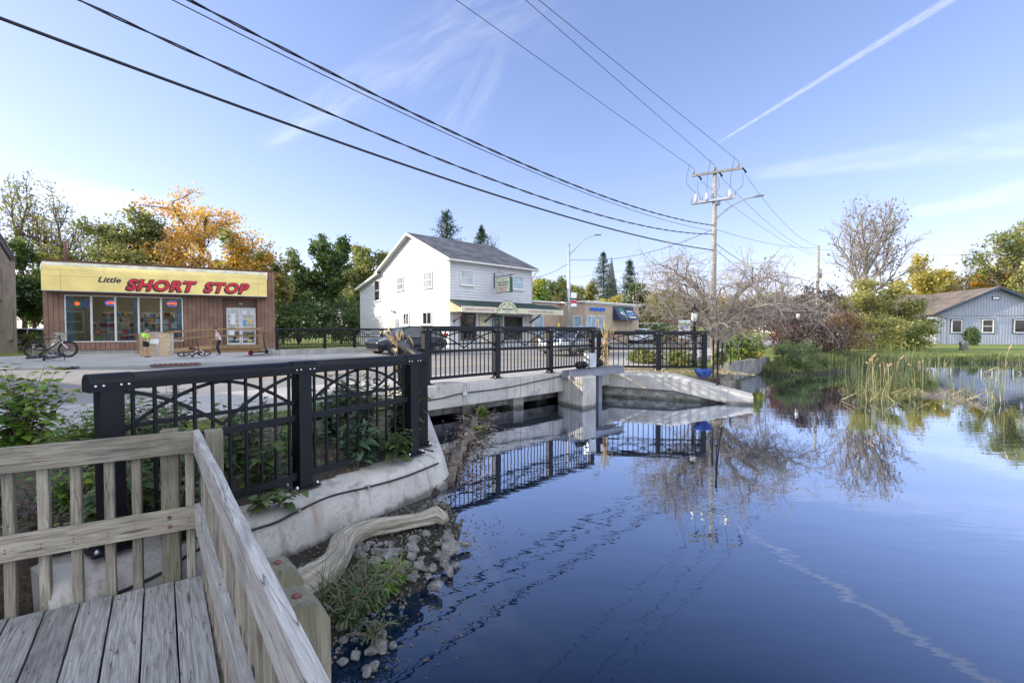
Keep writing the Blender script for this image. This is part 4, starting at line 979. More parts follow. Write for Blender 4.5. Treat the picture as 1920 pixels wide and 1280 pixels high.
# sign canopy : rounded top
sg0, sg1, pz0, pz1 = .18, 10.2, 3.36, 4.87
prof = [(-.02, pz0), (-.66, pz0), (-.66, 4.38)]+[(-.66+.46*(1-math.cos(math.pi/2*k/8)), 4.38+.46*math.sin(math.pi/2*k/8)) for k in range(1, 9)]+[(-.02, 4.86)]
m = MB(); n = len(prof)
m.add([(x, y, z) for x in (sg0, sg1) for y, z in prof], [(k, (k+1) % n, n+(k+1) % n, n+k) for k in range(n)]+[tuple(range(n))[::-1], tuple(range(n, 2*n))])
m.sm = [2 <= k <= 9 for k in range(n)]+[False]*2
sign = m.build('sign_canopy', mt['signyellow'], shop, True)
m = MB()
for x in (sg0+.72, sg1-.47): m.b2((x, -.664, pz0+.02), (x+.012, -.6605, 4.37))
m.b2((sg0+.02, -.664, 4.10), (sg1-.02, -.6605, 4.112)); m.build('seam', mt['signseam'], sign, True)
m = MB().b2((sg0-.02, -.68, pz0-.03), (sg1+.02, -.02, pz0-.001)); m.build('canopy_frame', mt['galv'], sign, True)
pr = [(y, z) for y, z in prof[2:11]]
for x in (sg0-.025, sg1): 
    m = MB()
    for k in range(len(pr)-1): m.bar((x+.0125, *pr[k]), (x+.0125, *pr[k+1]), .03, .035)
    m.build('canopy_edge', mt['white'], sign, True)
m = MB(); pr = [(-.665+.46*(1-math.cos(math.pi/2*k/8)), 4.385+.46*math.sin(math.pi/2*k/8)) for k in range(3, 9)]
for k in range(5): m.add([(sg0+.03, *pr[k]), (sg1-.03, *pr[k]), (sg1-.03, *pr[k+1]), (sg0+.03, *pr[k+1])], [(0, 1, 2, 3)], True)
m.build('weathered_top', mt['signgreyed'], sign, True)
def biglet(word, x, z, size, shear, sx=1):
    a = text(word, 'lettering_shadow', size, mt['ink'], sign, (x-.055, -.663, z-.055), ext=.006, bold=.052, shear=shear, spacing=1.12, sx=sx)
    b = text(word, 'lettering_outline', size, mt['ink'], sign, (x, -.672, z), ext=.006, bold=.052, shear=shear, spacing=1.12, sx=sx)
    c = text(word, 'lettering', size, mt['red'], sign, (x, -.681, z), ext=.006, bold=.036, shear=shear, spacing=1.12, sx=sx)
biglet('SHORT', 5.02, 3.76, .78, .26, 1.10)
biglet('STOP', 8.08, 3.76, .78, .26, 1.06)
text('Little', 'lettering_small', .40, mt['ink'], sign, (2.82, -.665, 3.98), ext=.004, bold=.010, shear=.3, sx=1.15)
# wheelchair ramp with timber handrails before the entrance
ramp = thing('timber_ramp', 'brown treated timber ramp and handrail before the shop entrance', 'ramp', WM[shop.name] @ Vector((4.1, -1.5, 0)), ang)
def rp(x, y, z): return WM[shop.name] @ Vector((x, y, z))
xsp = [4.18, 5.6, 7.4, 9.9]
def rz_(x): return .05+(.33)*min(max((x-4.1)/3.2, 0), 1)
m = MB().prism([rp(4.1, -1.45, .04), rp(7.3, -1.45, .33), rp(9.95, -1.45, .33), rp(9.95, -1.45, .02), rp(4.1, -1.45, .02)], (WM[shop.name].to_3x3() @ Vector((0, 1.38, 0))))
m.build('ramp_deck', mt['treated'], ramp)
for x in xsp: board('post', rp(x, -1.5, 0), rp(x, -1.5, 1.05+rz_(x)), .1, .1, mt['treated'], ramp, up=(0, 1, 0))
for a, b in zip(xsp[:-1], xsp[1:]):
    for dz in (1.0, .62): board('handrail', rp(a, -1.57, dz+rz_(a)), rp(b, -1.57, dz+rz_(b)), .04, .10, mt['treated'], ramp)
    board('kick_board', rp(a, -1.57, rz_(a)+.0), rp(b, -1.57, rz_(b)+.0), .04, .22, mt['treated'], ramp)
board('top_rail', rp(3.8, -1.53, 1.07), rp(5.6, -1.53, 1.07+rz_(5.6)), .15, .035, mt['treated'], ramp); board('top_rail', rp(5.6, -1.53, 1.07+rz_(5.6)), rp(9.95, -1.53, 1.45), .15, .035, mt['treated'], ramp)
# plywood hoarding leaning by the ramp
a = gz(262, 668.5, GZ+.07); b = gz(325, 667, GZ+.07)
hb = thing('plywood_panel', 'pale plywood panels with two white battens leaning on the ramp rail', 'panel', a)
d = (b-a).normalized(); n = Vector((-d.y, d.x, 0)); L = (b-a).length; hh = 1.10
for i, (s0, s1) in enumerate(((0, .52), (.54, .98))):
    board('panel', a+d*L*s0*1+Vector((0, 0, hh/2)), a+d*L*s1+Vector((0, 0, hh/2)), .02, hh, mt['ply'], hb)
board('batten', a+d*L*.70/1.35-n*.022, a+d*L*.70/1.35-n*.022+Vector((0, 0, hh)), .11, .02, mt['railwhite'], hb, up=tuple(n))
board('batten', a+d*L*.98-n*.022, a+d*L*.98-n*.022+Vector((0, 0, hh+.02)), .11, .02, mt['railwhite'], hb, up=tuple(n))
board('batten', a-n*.015+Vector((0, 0, hh+.02)), a+d*L*.70-n*.015+Vector((0, 0, hh+.05)), .02, .06, mt['railwhite'], hb)
m = MB().box((0, 0, 0), (.36, .008, .24)); M_ = Matrix.Translation(a+d*.56-n*.03+Vector((0, 0, .72))) @ Matrix.Rotation(math.atan2(d.y, d.x), 4, 'Z') @ Matrix.Rotation(R_(8), 4, 'Y')
nt = m.xf(M_).build('notice', mt['white'], hb)
# ================================================================== PALE STONE BUILDING at the left edge
g = Vector((-.93, .37)); sb = thing('stone_building', 'pale rendered building with dark gable verge at the left edge of the view', 'building', (-29.8, 27.4, GZ), math.atan2(g.y, g.x)+math.pi)
# local x runs toward the near corner; build wall from x=-9..0
m = MB().prism([(-9, 0, -.3), (0, 0, -.3), (0, 0, 5.75), (-4.5, 0, 10.0), (-9, 0, 5.75)], (-9.6, 3.4, 0)); m.build('wall', mt['plaster'], sb, True)
for s_ in (1, -1):
    x0, x1 = (0, -4.5) if s_ > 0 else (-9, -4.5)
    m = MB().prism([(x0+s_*.45, -.35, 5.55), (x1, -.35, 10.2), (x1, -.35, 10.4), (x0+s_*.5, -.35, 5.72)], (-9.9, 3.6, 0)); m.build('roof', mt['shingle'], sb, True)
    m = MB().prism([(x0+s_*.45, -.38, 5.32), (x1, -.38, 9.97), (x1, -.38, 10.19), (x0+s_*.45, -.38, 5.54)], (0, .03, 0)); m.build('verge_board', mt['ink'], sb, True)
window(sb, -2.6, -1.7, 3.3, 5.1, I4, fmat='plaster', glass='blind'); window(sb, -.75, -.45, .8, 2.6, I4, fmat='plaster', glass='plaster', style='', sill=False)
# ================================================================== WHITE RESTAURANT HOUSE
W0 = Vector((-4.22, 31)); FD = Vector((.7333, .68)); DD = Vector((-.68, .7333)); aw = math.atan2(.68, .7333)
hs = thing('white_house', 'two storey white sided restaurant with dark shingle roof and green awning', 'house', (W0.x, W0.y, GZ), aw)
Lf = 7.85
prf = [(0, -1.2), (0, 6.22), (5.13, 8.55), (9.95, 6.36), (9.95, 6.0), (13.9, 5.0), (13.9, -1.2)]
m = MB()
m.prism([(0.02, y, z) for y, z in [(0.02, -1.2), (.02, 6.2), (5.13, 8.5), (9.9, 6.32), (9.9, 5.98), (13.88, 4.98), (13.88, -1.2)]], (Lf-.04, 0, 0)); m.build('wall', mt['siding'], hs, True)
ML = Matrix(((0, 1, 0, 0), (-1, 0, 0, 0), (0, 0, 1, 0), (0, 0, 0, 1)))     # wall plane x -> depth (negated), facing -x
ML = Matrix.Rotation(R_(-90), 4, 'Z')      # plane x -> -y ; outward -y -> -x
# use plane coordinate xx = -depth
siding(hs, [(-9.93, -1.2), (0, -1.2), (0, 6.2), (-5.13, 8.52), (-9.93, 6.34)], ML, .2, z0=-1.2)
siding(hs, [(-13.9, -1.2), (-9.93, -1.2), (-9.93, 5.97), (-13.9, 4.98)], ML, .2, z0=-1.2)
siding(hs, [(0, 3.42), (Lf, 3.42), (Lf, 6.2), (0, 6.2)], I4, .2, z0=3.42)
m = MB()
for k in range(22): m.b2((.02+k*.36, -.022, 0), (.02+k*.36+.32, .015, 3.42)) if .02+k*.36+.32 < Lf else None
m.build('board_cladding', mt['siding'], hs, True)
for x, y in ((-.055, -.055),): MB().b2((x, y, -1.2), (.06, .06, 6.2)).build('corner_board', mt['trim'], hs, True)
MB().b2((Lf-.06, -.035, 0), (Lf+.035, .06, 6.2)).build('corner_board', mt['trim'], hs, True)
MB().b2((-.035, 13.84, -1.2), (.06, 13.95, 4.9)).build('corner_board', mt['trim'], hs, True)
# roofs
def slab(pts, x0, x1, th, name, mat, par):
    (y0, z0), (y1, z1) = pts; d = Vector((y1-y0, z1-z0)).normalized(); n = Vector((-d.y, d.x))*th
    if n.y < 0: n = -n
    return MB().prism([(x0, y0, z0), (x0, y1, z1), (x0, y1+n.x, z1+n.y), (x0, y0+n.x, z0+n.y)], (x1-x0, 0, 0)).build(name, mt[mat], par, True)
sl_ = (8.55-6.22)/5.13
slab([(-.42, 6.28-.42*sl_), (5.13, 8.62)], -.38, Lf+.38, .07, 'roof', 'shingle', hs)
slab([(10.4, 6.28-.2), (5.13, 8.62)], -.38, Lf+.38, .07, 'roof', 'shingle', hs)
slab([(14.25, 4.98), (9.9, 6.08)], -.38, Lf+.2, .06, 'roof', 'shingle', hs)
for (a, b) in (((-.42, 6.28-.42*sl_), (5.13, 8.62)), ((10.4, 6.08), (5.13, 8.62)), ((14.25, 4.98), (9.9, 6.08))):
    for x in (-.41, Lf+.38) if b[1] > 7 else (-.41,):
        (y0, z0), (y1, z1) = a, b
        MB().prism([(x, y0, z0-.13), (x, y1, z1-.13), (x, y1, z1+.06), (x, y0, z0+.06)], (.028, 0, 0)).build('verge_board', mt['trim'], hs, True)
        # soffit
    MB().prism([(-.382, y0, z0-.10), (-.382, y1, z1-.10), (-.382, y1, z1-.075), (-.382, y0, z0-.075)], (.38, 0, 0)).build('soffit', mt['trim'], hs, True)
MB().b2((-.40, -.52, 5.99), (Lf+.40, -.42, 6.10)).build('gutter', mt['trim'], hs, True)
MB().b2((-.38, -.42, 5.98), (Lf+.38, .0, 6.01)).build('soffit', mt['trim'], hs, True)
MB().tube([(Lf+.2, -.46, 5.98), (Lf+.1, -.3, 5.7), (Lf+.05, -.07, 5.5), (Lf+.05, -.07, 3.5)], .04, 6).build('downpipe', mt['trim'], hs, True)
# side windows (plane x = -depth)
window(hs, -11.05, -10.15, 3.84, 5.5, ML, glass='darkglass')
window(hs, -7.15, -6.2, 4.5, 5.4, ML, glass='curtain'); window(hs, -3.2, -2.15, 4.42, 5.45, ML, glass='curtain')
window(hs, -3.35, -2.25, 1.75, 2.6, ML, glass='darkglass', style='slider'); window(hs, -6.15, -5.4, 1.75, 2.6, ML, glass='darkglass', style='slider')
m = MB().b2((-8.8, -.05, .0), (-7.75, .0, 2.45)).xf(ML); m.build('shutter_panel', mt['cream'], hs, True)
m = MB().b2((-7.7, -.05, .0), (-6.6, -.001, 2.4)).xf(ML); dd = m.build('side_door', mt['trim'], hs, True)
MB().b2((-7.5, -.06, .6), (-6.85, -.051, 2.2)).xf(ML).build('pane', mt['curtain'], dd, True)
m = MB().lathe([(.08, 0), (.11, .12)], (0, 0, 0), 10, 'y').xf(ML @ Matrix.Translation((-7.9, -.25, 2.85))); m.lathe([(.08, 0), (.11, .12)], (0, 0, 0), 10, 'y'); m.v[-20:] = [ML @ (v+Vector((-7.6, -.25, 2.8))) for v in m.v[-20:]]; m.build('flood_light', mt['galv'], hs, True)
window(hs, .9, 1.93, 4.5, 5.46, I4, glass='curtain'); window(hs, 5.8, 6.9, 4.5, 5.46, I4, glass='blind')
# awning
AX0, AX1 = -.05, 10.05
m = MB().prism([(AX0, .0, 3.44), (AX0, -1.42, 2.92), (AX0, -1.42, 2.84), (AX0, 0, 3.32)], (Lf+.3, 0, 0)).prism([(Lf+.25, -.3, 3.33), (Lf+.25, -1.42, 2.925), (Lf+.25, -1.42, 2.84), (Lf+.25, -.3, 3.2)], (AX1-Lf-.3, 0, 0))
aw_ = m.build('awning_roof', mt['greenroof'], hs, True)
m = MB()
for k in range(7):
    y = -.02-.2*k; h = 3.36+y*.37-.02; m.b2((AX0-.02, y-.19, 2.55), (AX0+.01, y, max(h-.08, 2.6)))
m.build('awning_cheek', mt['awnwood'] if 'awnwood' in mt else mt['ply'], hs, True)
fas = MB().b2((AX0-.05, -1.47, 2.52), (AX1, -1.425, 2.92)).build('awning_sign', mt['cream'], hs, True)
cx = 3.95; m = MB(); pr = [(cx+1.02*math.cos(math.pi*k/20), 2.5+.90*math.sin(math.pi*k/20)) for k in range(21)]
m.prism([(x, -1.50, z) for x, z in pr], (0, .028, 0)); arch = m.build('sign_arch', mt['cream'], hs, True)
m = MB()
for k in range(20):
    a_, b_ = pr[k], pr[k+1]; m.bar((a_[0], -1.505, a_[1]), (b_[0], -1.505, b_[1]), .02, .03)
m.build('sign_arch_edge', mt['greenink'], arch, True)
text('CHINESE & CANADIAN FOOD', 'lettering', .22, mt['purpleink'], fas, (1.42, -1.474, 2.71), bold=.007, sx=.82, spacing=1.05)
text('LICENSED UNDER L.L.B.O.', 'lettering', .22, mt['purpleink'], fas, (7.5, -1.474, 2.71), bold=.007, sx=1.05, spacing=1.08)
word = 'GREEN GARDEN'
for i, ch in enumerate(word):
    if ch == ' ': continue
    a = math.pi*(.90-.80*i/(len(word)-1)); text(ch, 'letter', .2, mt['greenink'], arch, (cx+.82*math.cos(a), -1.505, 2.5+.70*math.sin(a)), rot=(R_(90), -(a-math.pi/2), 0), bold=.006)
text('H K', 'letter', .15, mt['greenink'], arch, (cx, -1.505, 2.98), bold=.004)
text('RESTAURANT', 'letter', .19, mt['greenink'], arch, (cx, -1.505, 2.80), bold=.006, sx=.9)
text('TAKE OUT', 'letter', .10, mt['purpleink'], arch, (cx, -1.505, 2.62), bold=.003)
for x in (.25, 3.0, Lf-.2, ): MB().bar((x, -.05, 1.9), (x, -1.3, 2.55), .08, .1).build('awning_brace', mt['browndark'], hs, True)
# shopfront
window(hs, .9, 2.1, .7, 2.42, I4, glass='darkglass', style='', fmat='browndark', frame=.06); 
MB().b2((2.55, -.06, .3), (3.35, -.023, 2.4)).build('infill_panel', mt['cream'], hs, True)
fd = MB().b2((3.75, -.06, .15), (3.85, -.023, 2.4)).b2((4.65, -.06, .15), (4.75, -.023, 2.4)).b2((3.85, -.06, 2.25), (4.65, -.023, 2.4)).b2((3.95, -.05, .15), (4.05, -.02, 2.2)).b2((4.45, -.05, .15), (4.55, -.02, 2.2)).b2((4.05, -.05, .15), (4.45, -.02, .5)).b2((4.05, -.05, 2.05), (4.45, -.02, 2.2)).build('front_door', mt['greenink'], hs, True)
MB().b2((4.05, -.04, .5), (4.45, -.03, 2.05)).build('pane', mt['darkglass'], fd, True); sheet(4.15, 1.2, .22, .3, 'paper', -.046, fd)
w5 = window(hs, 5.0, 6.75, .7, 2.3, I4, glass='darkglass', style='', fmat='browndark', frame=.06)
sheet(5.1, 1.1, .3, .36, 'paper', -.03, w5)
ne = text('OPEN', 'neon_lettering', .26, nr, w5, (6.1, -.035, 1.95), bold=.02, ext=.01)
m = MB()
for k in range(24): a_ = 2*math.pi*k/24; m.box((6.1+.42*math.cos(a_), -.03, 1.95+.2*math.sin(a_)), (.05, .02, .04))
m.build('neon_ring', nb, w5, True)
# hanging sign
hg = thing('hanging_sign', 'cream and green board sign hung from a wrought iron bracket on the white house', 'sign', WM[hs.name] @ Vector((3.92, 0, 4.0)), aw)
m = MB().box((0, -.06, .95), (.05, .05, 1.1)).bar((0, .3, 1.18), (0, -2.3, 1.24), .05, .05)
m.tube([(0, -.05, 1.5), (0, -.6, 1.55), (0, -1.1, 1.35), (0, -1.0, 1.22)], .015, 5); m.tube([(0, -.05, 1.45), (0, -.35, 1.3), (0, -.6, 1.42), (0, -.8, 1.3)], .012, 5); m.bar((0, -.5, 1.2), (0, -.5, 1.05), .02, .02); m.bar((0, -1.85, 1.2), (0, -1.85, 1.05), .02, .02)
m.build('bracket', mt['black_metal'], hg, True)
bd = MB().b2((-.13, -1.92, .02), (.13, -.42, 1.08)).build('sign_box', mt['signgreen'] if 'signgreen' in mt else mt['greenink'], hg, True)
fc = MB().b2((-.142, -1.88, .05), (-.131, -.46, 1.05)).build('sign_face', mt['cream'], bd, True)
for w, z, s_, c_ in (('H  K', .92, .17, 'greenink'), ('GREEN GARDEN', .74, .17, 'greenink'), ('RESTAURANT', .56, .17, 'greenink'), ('CHINESE & CANADIAN FOOD', .38, .08, 'purpleink'), ('LICENSED UNDER L.L.B.O.', .28, .08, 'purpleink'), ('TAKE OUT', .14, .13, 'purpleink')):
    text(w, 'lettering', s_, mt[c_], fc, (-.145, -1.17, z), rot=(R_(90), 0, R_(-90)), bold=.004, sx=.95)
# flower basket / bag by the door
m = MB().lathe([(.02, 0), (.16, .1), (.2, .35), (.12, .6), (.03, .7)], n=12); m.xf(Matrix.Translation(WM[hs.name] @ Vector((7.45, -.5, 1.15)))); m.build('hanging_basket', mt['pinkwhite'], props_=('pink and white hanging basket at the end of the restaurant front', 'hanging basket'))
# ================================================================== DENTAL OFFICE
N0 = Vector((6.6, 41)); an = math.atan2(.692, .722)
dn = thing('flat_roof_office', 'low tan stucco office with white parapet edge and dark awning sign', 'office building', (N0.x, N0.y, GZ), an)
Ln, Hn = 9.1, 3.85
MB().prism([(0, 0, -.3), (Ln, 0, -.3), (Ln, 9, -.3), (0, 9, -.3)], (0, 0, Hn+.3)).build('wall', mt['stucco'], dn, True)
MB().b2((-6.5, 3.0, -.3), (-.001, 9, Hn)).build('wing', mt['stucco'], dn, True)
m = MB().b2((-.18, -.18, Hn), (Ln+.3, 9.1, Hn+.1)).b2((-6.6, 2.8, Hn), (-.181, 9.1, Hn+.099)); m.build('parapet_edge', mt['white'], dn, True)
MB().b2((-.10, -.10, Hn-.12), (Ln+.1, -.001, Hn-.001)).build('fascia', mt['trim'], dn, True)
for a, b in ((.2, 1.5), (1.86, 2.78), (-3.6, -2.4), (-5.4, -4.2)):
    y = 0 if a > 0 else 3.0
    window(dn, a, b, .8, 2.6, Matrix.Translation((0, y, 0)), glass='blind', style='slider' if b-a > 1 else '', sill=False, frame=.05, proud=.02)
window(dn, -.0, .0001, 1, 1.0001, I4, sill=False, style='', frame=.0001) if False else None
MS = Matrix.Rotation(R_(-90), 4, 'Z'); window(dn, -1.3, -.35, .8, 2.6, MS, glass='blind', style='', sill=False, frame=.05, proud=.02)
bl = emis('blueletters', (.01, .12, .55), .25)
text('519-284-2999', 'lettering', .42, bl, dn, (1.78, -.06, 3.22), bold=.006, ext=.05, sx=.98, spacing=1.0)
m = MB().prism([(4.35, -.02, 3.62), (4.35, -.9, 2.3), (4.35, -.02, 2.3)], (3.55, 0, 0)); aws = m.build('awning_sign', mt['awndark'] if 'awndark' in mt else mt['bluetrim'], dn, True)
th_ = math.atan2(1.32, .88); rt = (th_, 0, 0)
def aws_t(w, x, k, size, mat, **kw): text(w, 'lettering', size, mt[mat] if mat in mt else mat, aws, (x, -.02-.88*k-.012, 3.62-1.32*k+.008), rot=rt, bold=.01, **kw)
lb = pbr('lightblue', (.10, .35, .70), .5, .1, 5, 0, 30); mt['lightblue'] = lb; mt['lightgreen'] = pbr('lightgreen', (.15, .55, .25), .5, .1, 5, 0, 30)
aws_t('Family Dental', 6.75, .35, .22, 'white', sx=.8); aws_t('Dentistry', 6.75, .55, .46, 'lightblue', sx=.85); aws_t('NG', 5.25, .5, .5, 'white', sx=.8); aws_t('519-284-2999', 6.75, .80, .24, 'white', sx=.85)
for c0, col_, pts_ in ((0, 'lightblue', [(4.75, .35), (4.85, .2), (5.05, .18), (5.15, .3)]), (0, 'lightgreen', [(5.25, .3), (5.4, .15), (5.6, .25), (5.6, .5), (5.55, .75), (5.5, .85)])):
    m = MB(); m.tube(spline([(x, -.02-.88*k-.02, 3.62-1.32*k+.012) for x, k in pts_]), .035, 6); m.build('swirl', mt[col_], aws, True)
for x in (4.3, 6.9): MB().b2((-6.5+x*0+x, -.07, 0), (-6.5+x+.08, -.001, 2.0)) 
bo = MB().tube([(*( (W0+FD*9.6+Vector((.9, -1.2))) ), GZ), (*((W0+FD*9.6+Vector((.9, -1.2)))), GZ+1.9)], .06, 8); bo.build('yellow_bollard', mt['yellowpaper'], props_=('yellow marker post by the tan office wall', 'bollard'))
# ================================================================== GREY BATTEN HOUSE (right)
PK = Vector((46.7, 44)); gd = Vector((.97, -.243)); ag = math.atan2(gd.y, gd.x)
gh = thing('grey_house', 'grey vertical board house with navy window trim and brown shingle roof across the pond', 'house', (PK.x, PK.y, GZ-.05), ag)
GW, GE, GP = 4.75, 3.05, 5.42
poly = [(-GW, -.1), (GW, -.1), (GW, GE+.05), (0, GP-.03), (-GW, GE+.05)]
MB().prism([(x, 0.0, z) for x, z in poly], (0, 10, 0)).build('wall', mt['greyboard'], gh, True)
m = MB()
for k in range(-20, 21):
    x = k*.235; h = GE+(GP-GE)*(1-abs(x)/GW)-.03
    if abs(x) < GW: m.b2((x-.028, -.022, 0), (x+.028, .001, h))
m.build('battens', mt['greyboard'], gh, True)
MB().b2((-GW, -.03, 2.72), (GW, -.0225, 2.76)).build('joint_strip', mt['concrete_dark'], gh, True)
for s_ in (-1, 1):
    sl2 = (GP-GE)/GW; e = GW+.45
    MB().prism([(s_*e, -.55, GE-.45*sl2+.03), (0, -.55, GP+.03), (0, -.55, GP+.13), (s_*e, -.55, GE-.45*sl2+.13)], (0, 10.8, 0)).build('roof', mt['shinglebrown'], gh, True)
    MB().prism([(s_*e, -.58, GE-.45*sl2-.12), (0, -.58, GP-.12), (0, -.58, GP+.14), (s_*e, -.58, GE-.45*sl2+.14)], (0, .028, 0)).build('verge_board', mt['bluetrim'], gh, True)
for a, b, st in ((-3.62, -2.58, ''), (-1.16, -.05, 'double'), (1.35, 2.6, '')):
    w = window(gh, a+.14, b-.14, 1.14, 2.34, I4, glass='darkglass', fmat='trim', frame=.06, style=st, sill=False, proud=.05)
    m = MB()
    for lo, hi in (((a, -.04, 2.401), (b, .0, 2.48)), ((a, -.04, 1.0), (b, .0, 1.079)), ((a, -.04, 1.08), (a+.079, .0, 2.4)), ((b-.079, -.04, 1.08), (b, .0, 2.4))): m.b2(lo, hi)
    m.build('trim', mt['bluetrim'], w, True)
m = MB().b2((-4.45, -.035, 0), (-4.4, 0, 2.55)).b2((-3.95, -.035, 0), (-3.9, 0, 2.55)).b2((-4.45, -.035, 2.55), (-3.9, 0, 2.6)); m.build('door_outline', mt['concrete_dark'], gh, True)
vn = MB().b2((-.32, -.05, 4.3), (.32, -.001, 4.6)).build('vent', mt['bluetrim'], gh, True); MB().b2((-.24, -.06, 4.37), (.24, -.051, 4.53)).build('vent_louvre', mt['white'], vn, True)
# side wing
MB().b2((-14.5, 2.2, -.1), (-GW+.01, 9, 2.8)).build('wing_wall', mt['greyboard'], gh, True)
m = MB()
for k in range(40): m.b2((-14.5+k*.24, 2.175, 0), (-14.5+k*.24+.05, 2.201, 2.7))
m.build('battens', mt['greyboard'], gh, True)
MB().prism([(-15, 1.5, 2.55), (-15, 6.0, 5.15), (-15, 6.0, 5.28), (-15, 1.5, 2.68)], (15, 0, 0)).build('wing_roof', mt['shinglebrown'], gh, True)
MB().prism([(-15, 10.5, 2.55), (-15, 6.0, 5.15), (-15, 6.0, 5.28), (-15, 10.5, 2.68)], (15, 0, 0)).build('wing_roof', mt['shinglebrown'], gh, True)
MB().prism([(-15, 1.45, 2.45), (-15, 1.49, 2.45), (-15, 1.49, 2.7), (-15, 1.45, 2.7)], (10.1, 0, 0)).build('eaves_board', mt['bluetrim'], gh, True)
for x in (-13, -11, -9, -7.2, -5.2): MB().b2((x-.18, 5.3, 4.86), (x+.18, 5.6, 5.05)).build('roof_vent', mt['ink'], gh, True)
MB().tube([(-9.3, 3.2, 3.5), (-9.3, 3.2, 5.9)], .07, 8).build('flue_pipe', mt['galv'], gh, True)
m = MB().b2((-9.9, 3.0, 5.75), (-9.5, 3.5, 6.35)).b2((-9.45, 3.05, 5.8), (-9.0, 3.45, 6.3)).b2((-9.75, 3.2, 6.35), (-9.65, 3.3, 7.8)); m.build('chimney_cowl', mt['galvwhite'], gh, True)
q = WM[gh.name] @ Vector((-4.3, -2.5, 0)); 
m = MB().lathe([(.16, 0), (.19, .05), (.17, .3), (.2, .48), (.14, .55), (.05, .56)], n=14); pp = at(1807, 660, 31.5); m.xf(Matrix.Translation((pp.x, pp.y, .35)) @ Matrix.Scale(1.3, 4)); m.build('stone_urn', mt['concrete_dark'], props_=('small dark stone stump on the lawn edge before the grey house', 'stump'))
# ================================================================== FAR ROOFS, SPIRE, SHEDS
def farhouse(px, py_base, Y, w, d, eave, ridge, rz, wall, roof, label, cat='house'):
    p = at(px, py_base, Y); z = zground(p.x, p.y)
    t_ = thing('far_house', label, cat, (p.x, p.y, z), rz)
    MB().prism([(-w/2, 0, -.3), (w/2, 0, -.3), (w/2, 0, eave), (-w/2, 0, eave)], (0, d, 0)).prism([(-w/2, 0, eave), (-w/2, d, eave), (-w/2, d/2, ridge)], (w, 0, 0)).build('wall', mt[wall], t_, True)
    for a, b in ((-.4, d/2), (d+.4, d/2)): MB().prism([(-w/2-.4, a, eave-.15), (-w/2-.4, b, ridge), (-w/2-.4, b, ridge+.15), (-w/2-.4, a, eave)], (w+.8, 0, 0)).build('roof', mt[roof], t_, True)
    k = max(1, int(w/2.6))
    for i in range(k): window(t_, -w/2+(i+.35)*w/k, -w/2+(i+.65)*w/k, 1.0, 2.3, I4, glass='darkglass')
    return t_
farhouse(1052, 612, 62, 9, 9, 3.4, 7.0, R_(38), 'brick', 'twigpurple' if 'twigpurple' in mt else 'shinglebrown', 'distant house with dark brown hipped roof behind the tan office')
farhouse(1120, 612, 66, 8, 8, 3.2, 6.2, R_(38), 'brick', 'shinglebrown', 'distant lower brown roof right of the brown hipped one')
farhouse(1510, 602, 95, 9, 7, 4.2, 7.5, R_(10), 'white', 'shingle', 'distant white house between the bare trees on the hillside')
farhouse(1558, 602, 84, 7, 6, 5.0, 7.0, R_(-12), 'plaster', 'shinglebrown', 'distant tan house behind the dark red shrubs')
farhouse(1475, 604, 105, 8, 7, 4.0, 6.6, R_(0), 'trim', 'greenroof', 'distant pale house with green roof on the hillside')
p = at(1146, 612, 150); sp = thing('church_spire', 'slender grey church spire rising between two spruces', 'church', (p.x, p.y, 0))
zt = CZ+(618-482)/FPX*150
MB().b2((-2.2, -2.2, 0), (2.2, 2.2, 12)).build('tower', mt['plaster'], sp, True)
MB().lathe([(2.3, 12), (.05, zt)], n=8).build('spire', mt['shingle'], sp, True)
# unseen buildings added left of the view, shaped to shade forecourt, deck and road
t_ = thing('shade_block', 'tall unseen brick block added left of the view to shade the shop forecourt', 'building', (-39, 21, GZ))
MB().b2((-6, -4.6, -.3), (5.5, 4.8, 9.6)).b2((-22, 4.801, -.3), (-7, 14, 15)).build('wall', mt['brick'], t_, True); MB().b2((-6.3, -4.9, 9.601), (5.8, 5.1, 9.8)).build('roof', mt['shingle'], t_, True)
for k in range(3): window(t_, -5+3.6*k, -3.8+3.6*k, 1, 2.6, Matrix.Translation((0, -4.6, 0)), glass='darkglass'); window(t_, -5+3.6*k, -3.8+3.6*k, 5, 6.6, Matrix.Translation((0, -4.6, 0)), glass='darkglass')
m = MB(); a = Vector((-37.5, 14.4)); b = Vector((-9.5, 1.6))
nb_ = thing('shade_terrace', 'long unseen brick terrace added left of the view to shade the deck and road', 'building', (a.x, a.y, GZ), math.atan2((b-a).y, (b-a).x))
Lt = (b-a).length
MB().prism([(0, 0, -.4), (Lt, 0, -.4), (Lt, -9, -.4), (0, -9, -.4)], (0, 0, 8.0)).build('wall', mt['brick'], nb_, True)
MB().b2((-.3, -9.3, 7.6), (Lt+.3, .3, 7.85)).build('roof', mt['shingle'], nb_, True)
for i in range(9): window(nb_, -Lt+1+i*3.2, -Lt+2.2+i*3.2, 1.2, 2.8, Matrix.Rotation(math.pi, 4, 'Z'), glass='darkglass'); window(nb_, -Lt+1+i*3.2, -Lt+2.2+i*3.2, 4.6, 6.1, Matrix.Rotation(math.pi, 4, 'Z'), glass='darkglass')
